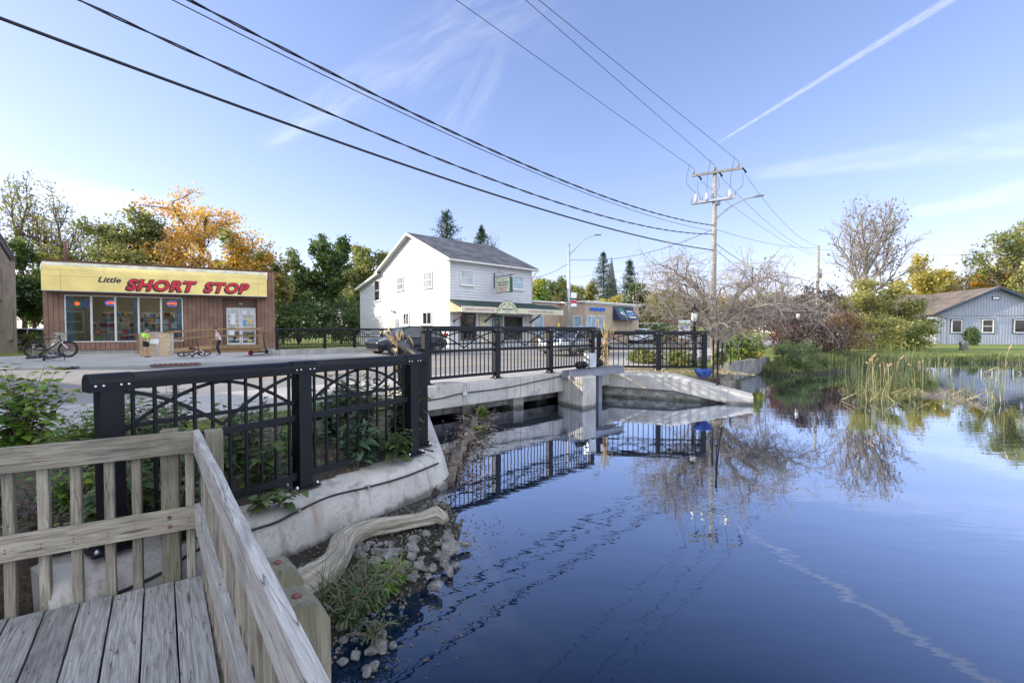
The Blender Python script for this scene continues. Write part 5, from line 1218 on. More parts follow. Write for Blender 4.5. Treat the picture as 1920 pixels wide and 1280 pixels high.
# ================================================================== TREES
def grow(seed, levels, kids, ratio, ang, wob, trop, start=.3, S=5, r0=.16, taper=.6, lean=(0, 0)):
    rg = np.random.RandomState(seed); P, Rr, lvl = [], [], []; tips = []
    st = [(np.zeros(3), np.array([lean[0], lean[1], 1.0]), 1.0, r0, 0)]
    while st:
        p, d, L, r, lv = st.pop(); pts = [p]; ds = [d/np.linalg.norm(d)]
        jit = rg.normal(0, wob[lv], (S, 3))
        for i in range(S-1):
            d = ds[-1]+jit[i]; d[2] += trop[lv]; d = d/np.linalg.norm(d); p = p+d*L/(S-1); pts.append(p); ds.append(d)
        pts = np.array(pts); last = lv == levels
        r1 = r*(.3 if last else taper); rad = np.linspace(r, r1, S)
        P.append(pts); Rr.append(rad); lvl.append(lv)
        if lv >= levels-1: tips.append(pts[1:])
        if not last:
            K = kids[lv]; az = rg.uniform(0, 6.28)
            for k in range(K):
                t_ = start[lv]+(1-start[lv])*(k+rg.uniform(.2, 1))/K; t_ = min(t_, .999); f = t_*(S-1); i = int(f); q = pts[i]*(1-(f-i))+pts[min(i+1, S-1)]*(f-i)
                dd = ds[min(i+1, S-1)]; az += 2.4+rg.uniform(-.5, .5); th = ang[lv]*rg.uniform(.65, 1.3)
                u = np.cross(dd, [0.3, .2, 1.0] if abs(dd[2]) < .95 else [1.0, 0, 0]); u /= np.linalg.norm(u); w = np.cross(dd, u)
                nd = dd*math.cos(th)+(u*math.cos(az)+w*math.sin(az))*math.sin(th)
                st.append((q, nd, L*ratio[lv]*rg.uniform(.7, 1.15)*(1.15-.45*t_ if lv == 0 else 1), (rad[i])*.62, lv+1))
    return np.array(P), np.array(Rr), np.array(lvl), np.concatenate(tips)
def tubes(P, Rr, sides):
    B, S, _ = P.shape
    d = np.gradient(P, axis=1); d /= np.linalg.norm(d, axis=2, keepdims=True)+1e-9
    ref = np.where(np.abs(d[..., 2:3]) > .9, np.array([1.0, 0, 0]), np.array([0, 0, 1.0]))
    u = np.cross(d, ref); u /= np.linalg.norm(u, axis=2, keepdims=True)+1e-9; w = np.cross(d, u)
    a = np.arange(sides)*2*np.pi/sides
    V = P[:, :, None, :]+Rr[:, :, None, None]*(u[:, :, None, :]*np.cos(a)[None, None, :, None]+w[:, :, None, :]*np.sin(a)[None, None, :, None])
    idx = np.arange(B*S*sides).reshape(B, S, sides); i2 = np.roll(idx, -1, axis=2)
    F = np.stack([idx[:, :-1], i2[:, :-1], i2[:, 1:], idx[:, 1:]], -1).reshape(-1, 4)
    return V.reshape(-1, 3), F
def leaves(C, size, rg, aspect=.55, flat=0, outward=None):
    n = len(C); A = rg.normal(0, 1, (n, 3)); A[:, 2] *= (1-flat); A /= np.linalg.norm(A, axis=1, keepdims=True)
    Bv = rg.normal(0, 1, (n, 3)); Bv[:, 2] *= (1-flat); Bv = np.cross(A, Bv); 
    if flat: Bv = np.cross(A, np.array([0, 0, 1.0])+rg.normal(0, .35, (n, 3)))
    Bv /= np.linalg.norm(Bv, axis=1, keepdims=True)
    s = size*rg.uniform(.6, 1.3, (n, 1)); V = np.stack([C-A*s, C+Bv*s*aspect, C+A*s, C-Bv*s*aspect], 1).reshape(-1, 3)
    return V, np.arange(4*n).reshape(n, 4)
def fit(P, Rr, tips, w, h):
    lo = tips.min(0); hi = tips.max(0); k = h/max(hi[2], .1); kx = w/max(hi[0]-lo[0], hi[1]-lo[1])
    s = np.array([kx, kx, k]); return P*s, Rr*((k+kx)/2), tips*s
def tree(label, px, Y, top, wpx, pal, seed, kind='leafy', bark='bark', base=None, leafs=9000, lsize=.17, spread=.5, kids=None, name='tree', low=.25, thick=1, lean=(0, 0), group=None, pxbase=None):
    x = (px-960)/FPX*Y; zb = zground(x, Y)-.05 if base is None else base
    h = CZ+(618-top)/FPX*Y-zb; w = wpx/FPX*Y; rg = np.random.RandomState(seed)
    if kind == 'leafy':
        P, Rr, lv, tips = grow(seed, 3, kids or (9, 6, 5), (.55, .5, .5), (.85, .75, .7), (.06, .14, .2, .25), (.02, .12, .06, .02), (low, .25, .2), r0=.028*thick, lean=lean)
    elif kind == 'bare':
        P, Rr, lv, tips = grow(seed, 4, kids or (8, 6, 5, 4), (.62, .55, .5, .5), (.6, .6, .6, .65), (.07, .12, .16, .2, .25), (.02, .12, .08, .05, .02), (low, .25, .2, .2), r0=.024*thick, lean=lean)
    P, Rr, tips = fit(P, Rr, tips, w, h)
    t_ = thing(name, label, 'tree' if name == 'tree' else name.replace('_', ' '), (x, Y, zb), 0, group)
    big = lv <= 1
    V, F = tubes(P[big], Rr[big], 6); V2, F2 = tubes(P[~big], np.maximum(Rr[~big], .00017*Y), 3)
    me = npmesh('trunk', np.concatenate([V, V2]), np.concatenate([F, F2+len(V)]), mt[bark], smooth=True); link('trunk', me, mt[bark], t_)
    if leafs:
        # leaf clumps round a subset of the tips so that gaps stay open
        nc = max(20, len(tips)//3); cl = tips[rg.choice(len(tips), nc, replace=False)]
        wgt = rg.uniform(.2, 1, nc)**1.5; wgt /= wgt.sum()
        ci = rg.choice(nc, leafs, p=wgt); rad = spread*w*.09+.15
        C = cl[ci]+np.clip(rg.normal(0, 1, (leafs, 3)), -1.7, 1.7)*rad*np.array([1, 1, .7])*rg.uniform(.4, 1, (nc, 1))[ci]
        C[:, 2] = np.minimum(np.maximum(C[:, 2], .05*h), h*1.02)
        V, F = leaves(C, lsize, rg, .6); link('crown', npmesh('crown', V, F, mt[pal]), mt[pal], t_)
    return t_
def conifer(label, px, Y, top, wpx, seed, base=None, n=13000):
    x = (px-960)/FPX*Y; zb = zground(x, Y) if base is None else base; h = CZ+(618-top)/FPX*Y-zb; w = wpx/FPX*Y; rg = np.random.RandomState(seed)
    t_ = thing('spruce', label, 'spruce', (x, Y, zb)); MB().tube([(0, 0, 0), (0, 0, h*.5), (0, 0, h)], [h*.018, h*.011, .03], 8).build('trunk', mt['bark'], t_, True)
    P, C = [], []
    z = h*.12
    while z < h*.985:
        f = (z/h-.12)/.88; L = w/2*(1-f)**.85*rg.uniform(.8, 1.15)+.12; k = int(6+3*(1-f)); a0 = rg.uniform(0, 6)
        for i in range(k):
            a = a0+6.283*i/k+rg.uniform(-.25, .25); z_ = z; z = z+rg.uniform(-.25, .25); Li = L*rg.uniform(.65, 1.1); dr = -.25*(1-f)-.05
            u = np.linspace(0, 1, 5); pts = np.stack([np.cos(a)*Li*u, np.sin(a)*Li*u, z+Li*(dr*u+.22*u*u)], 1); P.append(pts)
            m_ = max(4, int(n/(h/.45*8)*(.4+Li/(w/2)))); q = rg.uniform(.12, 1, m_); c = np.stack([np.cos(a)*Li*q, np.sin(a)*Li*q, z+Li*(dr*q+.22*q*q)], 1)
            sd_ = .13*Li*(1-q*.5)+.04; c += rg.normal(0, 1, (m_, 3))*sd_[:, None]*np.array([1, 1, .35]); c[:, 2] += rg.normal(0, .16, m_)-np.abs(rg.normal(0, .12, m_))*Li*.5; C.append(c); z = z_
        z += max(.22, h*.03)*rg.uniform(.8, 1.2)
    P = np.array(P); V, F = tubes(P, np.linspace(.035, .01, 5)[None].repeat(len(P), 0), 3); link('branches', npmesh('branches', V, F, mt['bark']), None, t_)
    C = np.concatenate(C); V, F = leaves(C, .0013*Y+.06, rg, .4, .4); link('crown', npmesh('crown', V, F, mt['needles']), None, t_); return t_
def bush(label, px, Y, top, wpx, pal, seed, name='shrub', n=4000, ls=.06, base=None, bark='bark', dens=1, cat=None, group=None, aspect=.55, dpt=None, pybase=None):
    x = (px-960)/FPX*Y; zb = (zground(x, Y)-.02) if base is None else base; h = CZ+(618-top)/FPX*Y-zb; w = wpx/FPX*Y; rg = np.random.RandomState(seed)
    t_ = thing(name, label, cat or name.replace('_', ' '), (x, Y, zb), 0, group); P = []
    for i in range(22):
        a = rg.uniform(0, 6.28); r = w/2*rg.uniform(.2, .95); hh = h*rg.uniform(.6, 1)*(1-.35*(r/(w/2))**2); u = np.linspace(0, 1, 5)
        P.append(np.stack([np.cos(a)*r*u**1.3, np.sin(a)*r*u**1.3, hh*u**.8], 1)+rg.normal(0, .02*w, (5, 3))*u[:, None])
    P = np.array(P); V, F = tubes(P, np.linspace(.012*h+.004, .003, 5)[None].repeat(len(P), 0), 4); link('stems', npmesh('stems', V, F, mt[bark]), None, t_)
    nc = 70; d = rg.normal(0, 1, (nc, 3)); d /= np.linalg.norm(d, axis=1, keepdims=True); rr = rg.uniform(.35, 1, (nc, 1))**.6
    cc = d*rr*np.array([w/2*.9, w/2*.9, h*.48])+np.array([0, 0, h*.5]); cc[:, 2] = np.maximum(cc[:, 2], .06*h)
    ci = rg.randint(0, nc, n); C = cc[ci]+rg.normal(0, 1, (n, 3))*np.array([w, w, h])*.065*rg.uniform(.5, 1.2, (nc, 1))[ci]; C[:, 2] = np.maximum(C[:, 2], .02)
    V, F = leaves(C, ls, rg, aspect); link('leaves', npmesh('leaves', V, F, mt[pal]), None, t_); return t_
# behind the shop
tree('tall thin leaved tree at the far left, its crown open to the sky', 45, 42, 322, 165, 'l_olive', 11, 'bare', leafs=2300, lsize=.12, spread=.45, low=.25, thick=1.1)
tree('tall thin leaved tree with two stems right of the leftmost tree', 115, 44, 346, 165, 'l_olive', 12, 'bare', leafs=2000, lsize=.12, spread=.45, low=.2, thick=1.0, lean=(.08, 0))
tree('twiggy half bare tree above the left end of the shop roof', 165, 41, 415, 110, 'l_olive', 13, 'bare', leafs=1300, lsize=.11, low=.15, thick=.7)
tree('dense green tree filling the gap between the pale building and the shop', 62, 38, 450, 130, 'l_darkgreen', 14, 'leafy', leafs=14000, lsize=.15, low=.1)
tree('olive understorey tree behind the left corner of the shop', 120, 40, 470, 130, 'l_olive', 15, 'leafy', leafs=9000, lsize=.14, low=.1)
tree('yellow green maple behind the shop, left of the orange maple', 262, 43, 398, 165, 'l_yellowgreen', 16, 'leafy', leafs=15000, lsize=.16, low=.15)
tree('orange maple, the tallest crown behind the shop', 362, 45, 372, 235, 'l_orange', 27, 'leafy', leafs=12000, lsize=.14, low=.2, kids=(11, 6, 5), thick=1.1)
tree('green and rust tree above the right end of the shop roof', 440, 41, 440, 130, 'l_autumn', 18, 'leafy', leafs=11000, lsize=.15, low=.12)
tree('bare twiggy tree leaning out right of the rust coloured crown', 458, 46, 418, 100, 'l_olive', 19, 'bare', leafs=0, low=.3, thick=.8, lean=(.15, 0))
tree('pale yellow low tree behind the shop roof', 240, 39, 462, 90, 'l_olive', 20, 'leafy', leafs=6000, lsize=.13, low=.12)
# between shop and house
tree('airy dark green tree right of the shop', 562, 52, 468, 90, 'l_green', 21, 'leafy', leafs=6500, lsize=.19, low=.25, base=-.4)
tree('tall dark green tree at the middle of the gap beside the white house', 628, 54, 445, 100, 'l_darkgreen', 22, 'leafy', leafs=15000, lsize=.20, low=.2, base=-.4)
tree('round green tree turning red, touching the white house', 682, 50, 456, 112, 'l_yellowgreen', 23, 'leafy', leafs=17000, lsize=.18, low=.1, base=-.4)
tree('slender thin tree directly right of the brown shop wall', 530, 46, 478, 50, 'l_olive', 24, 'leafy', leafs=2500, lsize=.15, low=.3, base=-.4)
for i, (px, Y, tp, wd) in enumerate(((540, 60, 520, 40), (556, 66, 512, 40), (574, 58, 530, 36), (592, 64, 522, 44), (610, 60, 535, 40), (522, 62, 528, 40))):
    tree('thin grey trunked tree in the thicket beyond the creek railing', px, Y, tp, wd, 'l_olive', 60+i, 'bare', leafs=500, lsize=.16, low=.4, thick=.9, kids=(5, 4, 3, 3), group='thin trees in the thicket beyond the creek', base=-.3, bark='barkgrey')
bush('dark green undergrowth beyond the creek railing, right of the shop', 560, 44, 560, 110, 'l_darkgreen', 71, name='undergrowth', n=9000, ls=.13, cat='bushes')
bush('shaded green undergrowth against the white house', 640, 46, 560, 100, 'l_green', 72, name='undergrowth', n=9000, ls=.13, cat='bushes')
bush('bright green bush low behind the bicycles', 72, 33, 620, 60, 'l_yellowgreen', 73, n=3500, ls=.1)
conifer('tall open spruce rising behind the ridge of the white house', 838, 58, 392, 210, 31, n=34000)
conifer('shorter spruce behind the right end of the white house roof', 903, 60, 427, 170, 32, n=28000)
tree('faint bare tree behind the white house roof, right of the short spruce', 930, 62, 432, 60, 'l_olive', 33, 'bare', leafs=0, low=.3, thick=.6)
conifer('left dark spruce standing beside the church spire', 1131, 80, 474, 120, 34, n=18000)
conifer('right dark spruce standing beside the church spire', 1180, 82, 486, 95, 35, n=16000)
tree('yellow green tree behind the white house and street light', 1050, 58, 512, 100, 'l_yellowgreen', 36, leafs=9000, lsize=.2, low=.15)
tree('dark round tree behind the tan office roof', 1095, 66, 532, 70, 'l_olive', 37, leafs=7000, lsize=.22, low=.1)
tree('yellow sumac clump showing over the office roof', 1140, 52, 556, 70, 'l_yellow', 38, leafs=4000, lsize=.16, low=.15)
tree('dark green tree mass right of the tan office', 1190, 70, 535, 90, 'l_darkgreen', 39, leafs=12000, lsize=.22, low=.08)
tree('olive green tree behind the roadside sign', 1240, 62, 545, 80, 'l_olive', 40, leafs=9000, lsize=.2, low=.08)
tree('dark thicket tree behind the lantern', 1290, 66, 560, 90, 'l_darkgreen', 41, leafs=8000, lsize=.2, low=.06)
bush('low rusty red bush beside the parked cars', 1262, 55, 598, 40, 'l_red', 42, n=2500, ls=.12)
bush('low green hedge along the far car park', 1230, 52, 606, 100, 'l_green', 43, n=4000, ls=.12, name='hedge')
tree('green tree just right of the white house', 1012, 50, 522, 60, 'l_greenred', 44, leafs=7000, lsize=.17, low=.1)
for a_ in (('hazy olive tree behind the long brown roof of the grey house', 1690, 70, 520, 90, 'l_olive', 201, 'leafy', 5000), ('golden tree above the middle of the brown roof', 1765, 72, 500, 90, 'l_yellow', 202, 'leafy', 4500), ('pale yellow green tree left of the gable peak', 1838, 75, 512, 90, 'l_yellowgreen', 203, 'leafy', 4500),
            ('thin gold leaved tree right of the gable peak', 1885, 66, 470, 90, 'l_yellow', 204, 'leafy', 3500), ('brown tree beyond the tall bare maple', 1655, 76, 548, 90, 'l_brown', 205, 'leafy', 4500), ('olive tree beyond the dark red shrubs', 1570, 70, 560, 90, 'l_olive', 206, 'leafy', 4500),
            ('brown half bare tree beyond the second lantern', 1500, 66, 556, 90, 'l_brown', 207, 'leafy', 3000), ('hazy green tree far behind the drooping tree', 1420, 72, 552, 100, 'l_olive', 208, 'leafy', 5000), ('rust brown tree far behind the drooping tree', 1350, 78, 556, 90, 'l_autumn', 209, 'leafy', 4500)):
    tree(*a_[:7], kind=a_[7], leafs=a_[8], lsize=.2, low=.1)
# drooping bare tree by the railing : long arching branches, hanging twigs
def droopy():
    Y = 15.6; px = 1342; x = (px-960)/FPX*Y; zb = .62; rg = np.random.RandomState(91)
    t_ = thing('bare_ornamental_tree', 'pale bare tree with a forked trunk and drooping tangled twigs over the retaining wall', 'tree', (x, Y, zb))
    P, Rr = [], []
    def pl(p, d, L, r, r1, bend, wob, S=7):
        pts = [np.array(p, float)]; d = np.array(d, float); d /= np.linalg.norm(d)
        for i in range(S-1):
            d = d+rg.normal(0, wob, 3); d[2] += bend; d /= np.linalg.norm(d); pts.append(pts[-1]+d*L/(S-1))
        pts = np.array(pts); P.append(pts); Rr.append(np.linspace(r, r1, S)); return pts
    trunk = pl((0, 0, -.1), (.02, 0, 1), 1.25, .15, .12, 0, .03)
    limbs = []
    heads = [(-.45, .1, 1.3, 1.9), (.5, .1, 1.1, 2.1), (.9, .25, .9, 2.4), (1.2, -.2, .7, 3.0), (-.9, .2, .9, 2.2), (-.5, -.5, 1.0, 1.9), (.7, -.6, .9, 2.0), (.15, .5, 1.5, 2.2), (1.5, .4, .5, 2.8), (-1.3, -.2, .7, 1.9), (.3, 0, 2.0, 2.6), (1.0, .2, 1.5, 2.9), (-.6, 0, 1.7, 2.5)]
    for k_, (dx, dy, dz, L) in enumerate(heads):
        a = pl(trunk[-1-(k_ % 4)], (dx*.45, dy*.45, 1.1), L*.42, .085, .065, -.01, .07, 4) if False else None
        p = trunk[-1-(k_ % 4)].copy(); d = np.array([dx*.42, dy*.42, 1.15]); d /= np.linalg.norm(d); pts = [p]; hx_ = np.array([dx, dy, 0]); hx_ /= np.linalg.norm(hx_)+1e-6
        for i in range(6):
            d = d+hx_*.16*(.5+abs(dx)*.6)+rg.normal(0, .08, 3); d[2] -= .03+.045*i*(abs(dx)+.3)*.5; d /= np.linalg.norm(d); pts.append(pts[-1]+d*L*1.02/6)
        P.append(np.array(pts)); Rr.append(np.linspace(.088, .034, 7)); limbs.append(P[-1])
    sub = []
    for l in limbs:
        for k in range(8):
            q = l[rg.randint(2, 7)]; d = l[-1]-l[2]; d = d/np.linalg.norm(d)+rg.normal(0, .55, 3); d[2] = abs(d[2])*.5+rg.uniform(-.05, .5)
            sub.append(pl(q, d, rg.uniform(.9, 1.9), .026, .010, -.05, .15))
    for s_ in sub:
        for k in range(7):
            q = s_[rg.randint(1, 7)]; d = rg.normal(0, .8, 3); d[2] = rg.uniform(-.5, .7); b = pl(q, d, rg.uniform(.45, 1.2), .009, .004, -.07, .22)
            for j in range(5):
                q2 = b[rg.randint(1, 7)]; d = rg.normal(0, .7, 3); d[2] -= .25; pl(q2, d, rg.uniform(.2, .6), .0045, .0025, -.07, .28)
    for k in range(10):   # hanging tails on the right, down to the water
        q = limbs[rg.choice([3, 4, 9])][-1]+rg.normal(0, .25, 3); b = pl(q, (rg.uniform(.3, .9), rg.uniform(-.5, .1), .1), rg.uniform(1.4, 2.2), .016, .005, -.24, .12)
        for j in range(12):
            d = rg.normal(0, .8, 3); d[2] -= .3; pl(b[rg.randint(2, 7)], d, rg.uniform(.2, .5), .006, .003, -.1, .25)
    for k in range(36):   # upright water shoots on top
        q = sub[rg.randint(0, len(sub))][-2]; pl(q, (rg.normal(0, .25), rg.normal(0, .2), 1), rg.uniform(.7, 1.7), .009, .003, .02, .14)
    P_ = np.array(P); R_a = np.array(Rr); V, F = tubes(P_, R_a, 5); link('trunk', npmesh('trunk', V, F, mt['barkpale'], smooth=True), None, t_)
droopy()
# big bare tree and others right of the pole
tree('tall bare maple with a few rust leaves at its top, left of the grey house', 1604, 41, 364, 205, 'l_brown', 101, 'bare', leafs=650, lsize=.13, low=.22, kids=(10, 7, 6, 5), thick=1.15, bark='barkgrey')
tree('thin bare tree between the utility pole and the dark red shrubs', 1430, 33, 478, 120, 'l_brown', 102, 'bare', leafs=150, lsize=.1, low=.2, thick=.7, bark='twigred')
tree('purple leaved small tree right of the utility pole', 1545, 30, 528, 110, 'l_purple', 103, leafs=2600, lsize=.075, low=.15, thick=.9, name='tree')
tree('dark red leaved tree above the evergreen shrub', 1490, 26, 560, 120, 'l_purple', 104, leafs=5500, lsize=.075, low=.12)
tree('brown twiggy tree behind the drooping one', 1400, 28, 555, 130, 'l_brown', 105, 'bare', leafs=2500, lsize=.07, low=.12, thick=.8, bark='barkpale')
tree('olive green thicket tree under the tall bare maple', 1610, 33, 528, 120, 'l_olive', 106, leafs=5000, lsize=.10, low=.08)
tree('green and brown thicket tree at the pond corner of the grey house', 1675, 34, 560, 120, 'l_olive', 107, leafs=5000, lsize=.10, low=.06)
tree('yellow leaved tree behind the brown roof of the grey house', 1728, 62, 474, 110, 'l_yellow', 108, leafs=6500, lsize=.19, low=.18)
tree('thin bare tree right of the yellow tree', 1822, 66, 474, 70, 'l_brown', 109, 'bare', leafs=0, low=.3, thick=.7)
tree('low yellow tree behind the ridge of the grey house', 1800, 64, 545, 90, 'l_yellow', 110, leafs=4000, lsize=.18, low=.1)
tree('large yellow green maple at the right edge behind the grey house', 1905, 58, 418, 165, 'l_yellowgreen', 111, leafs=4800, lsize=.19, low=.15)
tree('rusty orange tree behind the gable of the grey house', 1862, 60, 500, 90, 'l_autumn', 112, leafs=7000, lsize=.18, low=.12)
bush('dark purple shrub mass over the water', 1520, 22.5, 600, 120, 'l_purple', 121, n=6000, ls=.06)
bush('round clipped evergreen juniper at the water edge', 1497, 19.6, 636, 84, 'l_green', 122, n=12000, ls=.035, base=.15, name='juniper', aspect=.25)
bush('green rhododendron under the drooping tree', 1392, 19.4, 624, 80, 'l_greenred', 123, n=4500, ls=.06, base=.5)
bush('bright red shrub between the purple ones', 1468, 23.5, 600, 60, 'l_red', 124, n=700, ls=.055)
bush('willowy olive bush at the left end of the reeds', 1640, 29, 588, 110, 'l_olive', 125, n=6000, ls=.08)
bush('yellowing shrub against the wing of the grey house', 1700, 31, 600, 90, 'l_yellowgreen', 126, n=6000, ls=.08)
bush('small green shrub between the two left windows of the grey house', 1823, 40, 613, 28, 'l_green', 127, n=3000, ls=.07, base=.45)
bush('tangled brown shrub left of the reeds', 1580, 27, 585, 90, 'l_brown', 128, n=5000, ls=.07)
bush('short green plants along the retaining wall', 1350, 15.2, 655, 26, 'l_yellowgreen', 129, n=900, ls=.05, base=.66, name='garden_plant')
bush('yellow green garden plants behind the right railing', 1210, 16.6, 652, 70, 'l_yellowgreen', 130, n=2200, ls=.055, base=.6, name='garden_plant')
bush('garden plants behind the end post of the right railing', 1275, 15.2, 655, 60, 'l_yellowgreen', 131, n=1800, ls=.055, base=.62, name='garden_plant')
bush('dry rose stems behind the right railing', 1262, 17.4, 618, 80, 'l_brown', 132, n=700, ls=.045, base=.6, name='rose_bush')
# ================================================================== NEAR PLANTS (broad leaves on stems)
def leafy_plant(label, base, h, w, pal, seed, nst=10, ln=.07, per=16, name='shrub', bow=.6, lean=(0, 0), cat=None, asp=.42, tier=False):
    rg = np.random.RandomState(seed); t_ = thing(name, label, cat or name.replace('_', ' '), base); P = []; V = []; F = []; c = 0
    for i in range(nst):
        a = rg.uniform(0, 6.28); r = w/2*rg.uniform(.1, 1); hh = h*rg.uniform(.6, 1.05); u = np.linspace(0, 1, 7)
        P.append(np.stack([np.cos(a)*r*u**1.4+lean[0]*u+rg.normal(0, .004, 7), np.sin(a)*r*u**1.4+lean[1]*u+rg.normal(0, .004, 7), hh*(u-.15*bow*u**3)], 1))
        pts = P[-1]
        for k in range(per):
            f = .15+.85*(k+rg.uniform(0, .8))/per; x = min(f, .999)*6; j = int(x); q = pts[j]*(1-x+j)+pts[j+1]*(x-j)
            az = k*2.4+rg.uniform(-.4, .4); d = np.array([math.cos(az), math.sin(az), rg.uniform(-.35, .45)]); d /= np.linalg.norm(d); s = ln*rg.uniform(.6, 1.25)*(1.2-.5*f)
            up = np.array([0, 0, 1.0])+rg.normal(0, .3, 3); sd_ = np.cross(d, up); sd_ /= np.linalg.norm(sd_); up = np.cross(sd_, d); p0 = q+d*s*.25
            W_ = s*asp; dr = -.22*s
            vs = [p0, p0+d*s*.35+sd_*W_+up*.10*s, p0+d*s*.75+sd_*W_*.75+up*(.08*s)+[0, 0, dr*.3], p0+d*s*1.25+[0, 0, dr], p0+d*s*.75-sd_*W_*.75+up*.08*s+[0, 0, dr*.3], p0+d*s*.35-sd_*W_+up*.10*s, p0+d*s*.4, p0+d*s*.8+[0, 0, dr*.3]]
            V += vs; F += [(c, c+1, c+6, c+6), (c+1, c+2, c+7, c+6), (c+2, c+3, c+7, c+7), (c, c+6, c+5, c+5), (c+6, c+7, c+4, c+5), (c+7, c+3, c+4, c+4)]; c += 8
    P = np.array(P); v, f = tubes(P, np.linspace(.006, .002, 7)[None].repeat(nst, 0), 4); link('stems', npmesh('stems', v, f, mt['twigred']), None, t_)
    me = bpy.data.meshes.new('leaves'); me.from_pydata([tuple(x) for x in V], [], [tuple(dict.fromkeys(f)) for f in F]); me.polygons.foreach_set('use_smooth', [True]*len(F)); link('leaves', me, mt[pal], t_)
    return t_
def LP(label, px, pyb, z, h, w, pal, seed, **kw): 
    p = gz(px, pyb, z); return leafy_plant(label, p, h, w, pal, seed, **kw)
leafy_plant('tall bright yellow green shrub at the left edge behind the deck fence', (-5.1, 4.7, .45), 1.15, 1.1, 'l_nearyellow', 1, nst=30, ln=.10, per=22)
leafy_plant('yellow green shrub beside the tall one at the left edge', (-4.3, 4.6, .45), .75, 1.1, 'l_nearyellow', 2, nst=26, ln=.085, per=18)
leafy_plant('blue green bush before the pavement, left of the railing end', (-4.0, 5.0, .45), .66, 1.1, 'l_near', 3, nst=28, ln=.10, per=18)
leafy_plant('loose twiggy shrub rising above the left end of the railing', (-3.05, 3.9, .45), 1.08, .85, 'l_near', 4, nst=18, ln=.085, per=16)
leafy_plant('arching shrub just behind the first railing panel', (-2.45, 4.15, .45), .95, .8, 'l_near', 5, nst=20, ln=.085, per=16)
leafy_plant('low leafy bush at the foot of the first railing post', (-2.75, 3.3, .42), .5, .6, 'l_near', 6, nst=14, ln=.085, per=12)
leafy_plant('broad leaved vine behind the pickets at the deck corner', (-2.35, 3.15, .35), .55, .55, 'l_near', 7, nst=12, ln=.08, per=12)
leafy_plant('dense blue green peony behind the second railing panel', (-2.1, 5.6, .45), .78, .95, 'l_blue', 8, nst=34, ln=.14, per=18, asp=.3)
leafy_plant('tall leafy plant behind the middle post of the railing', (-1.75, 5.15, .45), 1.0, .7, 'l_near', 9, nst=26, ln=.13, per=18, asp=.3)
leafy_plant('bushy plant behind the third railing post', (-1.35, 5.6, .45), .9, .5, 'l_near', 10, nst=22, ln=.13, per=18, asp=.3)
leafy_plant('leafy sprig hanging over the wall by the third post', (-1.32, 4.98, .42), .42, .42, 'l_near', 11, nst=11, ln=.12, per=11, asp=.32, lean=(.08, -.08))
leafy_plant('small vine leaves trailing through the bottom rail', (-2.1, 3.66, .40), .24, .3, 'l_near', 12, nst=6, ln=.09, per=7, lean=(.18, -.12))
leafy_plant('single sprig trailing over the concrete top', (-1.95, 3.75, .40), .2, .3, 'l_near', 13, nst=4, ln=.085, per=6, lean=(.16, -.1))
leafy_plant('small bright weed in the shade by the deck fence', (-2.95, 2.95, .38), .25, .4, 'l_nearyellow', 14, nst=10, ln=.05, per=10)
leafy_plant('dark red leaved plant behind the deck fence', (-3.15, 3.0, .38), .42, .4, 'l_purple', 15, nst=10, ln=.05, per=14)
leafy_plant('pale green ground bush behind the left pickets', (-3.5, 3.6, .42), .42, .8, 'l_nearyellow', 16, nst=20, ln=.06, per=14)
leafy_plant('dark green hosta clump behind the left pickets', (-3.0, 3.35, .42), .35, .7, 'l_near', 17, nst=16, ln=.10, per=9)
leafy_plant('green bushy plant at the left edge low behind the fence', (-3.9, 3.3, .40), .62, .8, 'l_near', 18, nst=18, ln=.08, per=14)
leafy_plant('thin sapling standing before the storm drain', (-3.35, 4.45, .45), 1.15, .3, 'l_nearyellow', 19, nst=3, ln=.08, per=10)
leafy_plant('small green weed tuft among the mulch', (-2.45, 5.0, .45), .3, .4, 'l_nearyellow', 20, nst=10, ln=.06, per=9)
leafy_plant('spreading green ground plant behind the left end of the first panel', (-2.9, 4.6, .45), .42, .8, 'l_near', 21, nst=24, ln=.08, per=14)
leafy_plant('yellow green ground plant before the grass verge', (-2.6, 5.6, .45), .36, .8, 'l_nearyellow', 22, nst=24, ln=.07, per=12)
leafy_plant('second peony clump between the middle and third railing posts', (-1.62, 4.75, .45), .62, .6, 'l_blue', 23, nst=20, ln=.12, per=13, asp=.3)
leafy_plant('leafy shrub pressed against the middle of the first railing panel', (-2.22, 3.95, .42), .66, .55, 'l_near', 24, nst=16, ln=.085, per=14)
leafy_plant('dense foliage filling the corner behind the deck post', (-2.55, 3.45, .40), .62, .6, 'l_near', 25, nst=20, ln=.085, per=14)
# ================================================================== GRASS, REEDS
def blades(n, rg, cx, cy, z, rx, ry, h, wd, lean=.35, S=5):
    a = rg.uniform(0, 6.28, n); r = np.sqrt(rg.uniform(0, 1, n)); X = cx+r*rx*np.cos(a); Yy = cy+r*ry*np.sin(a); H = h*rg.uniform(.5, 1.1, n)
    az = rg.uniform(0, 6.28, n); ln = H*np.abs(rg.normal(0, lean, n)); u = np.linspace(0, 1, S)
    C = np.stack([X[:, None]+np.cos(az)[:, None]*ln[:, None]*u**2, Yy[:, None]+np.sin(az)[:, None]*ln[:, None]*u**2, (z if np.isscalar(z) else z[:, None])+H[:, None]*(u-.12*u**3)], -1)
    az2 = az+np.pi/2+rg.normal(0, .4, n); wv = np.stack([np.cos(az2), np.sin(az2), np.zeros(n)], -1)[:, None, :]*(wd*(1-u**2*.92))[None, :, None]
    V = np.stack([C-wv, C+wv], 2).reshape(-1, 3); idx = np.arange(n*S*2).reshape(n, S, 2)
    F = np.stack([idx[:, :-1, 0], idx[:, :-1, 1], idx[:, 1:, 1], idx[:, 1:, 0]], -1).reshape(-1, 4); return V, F
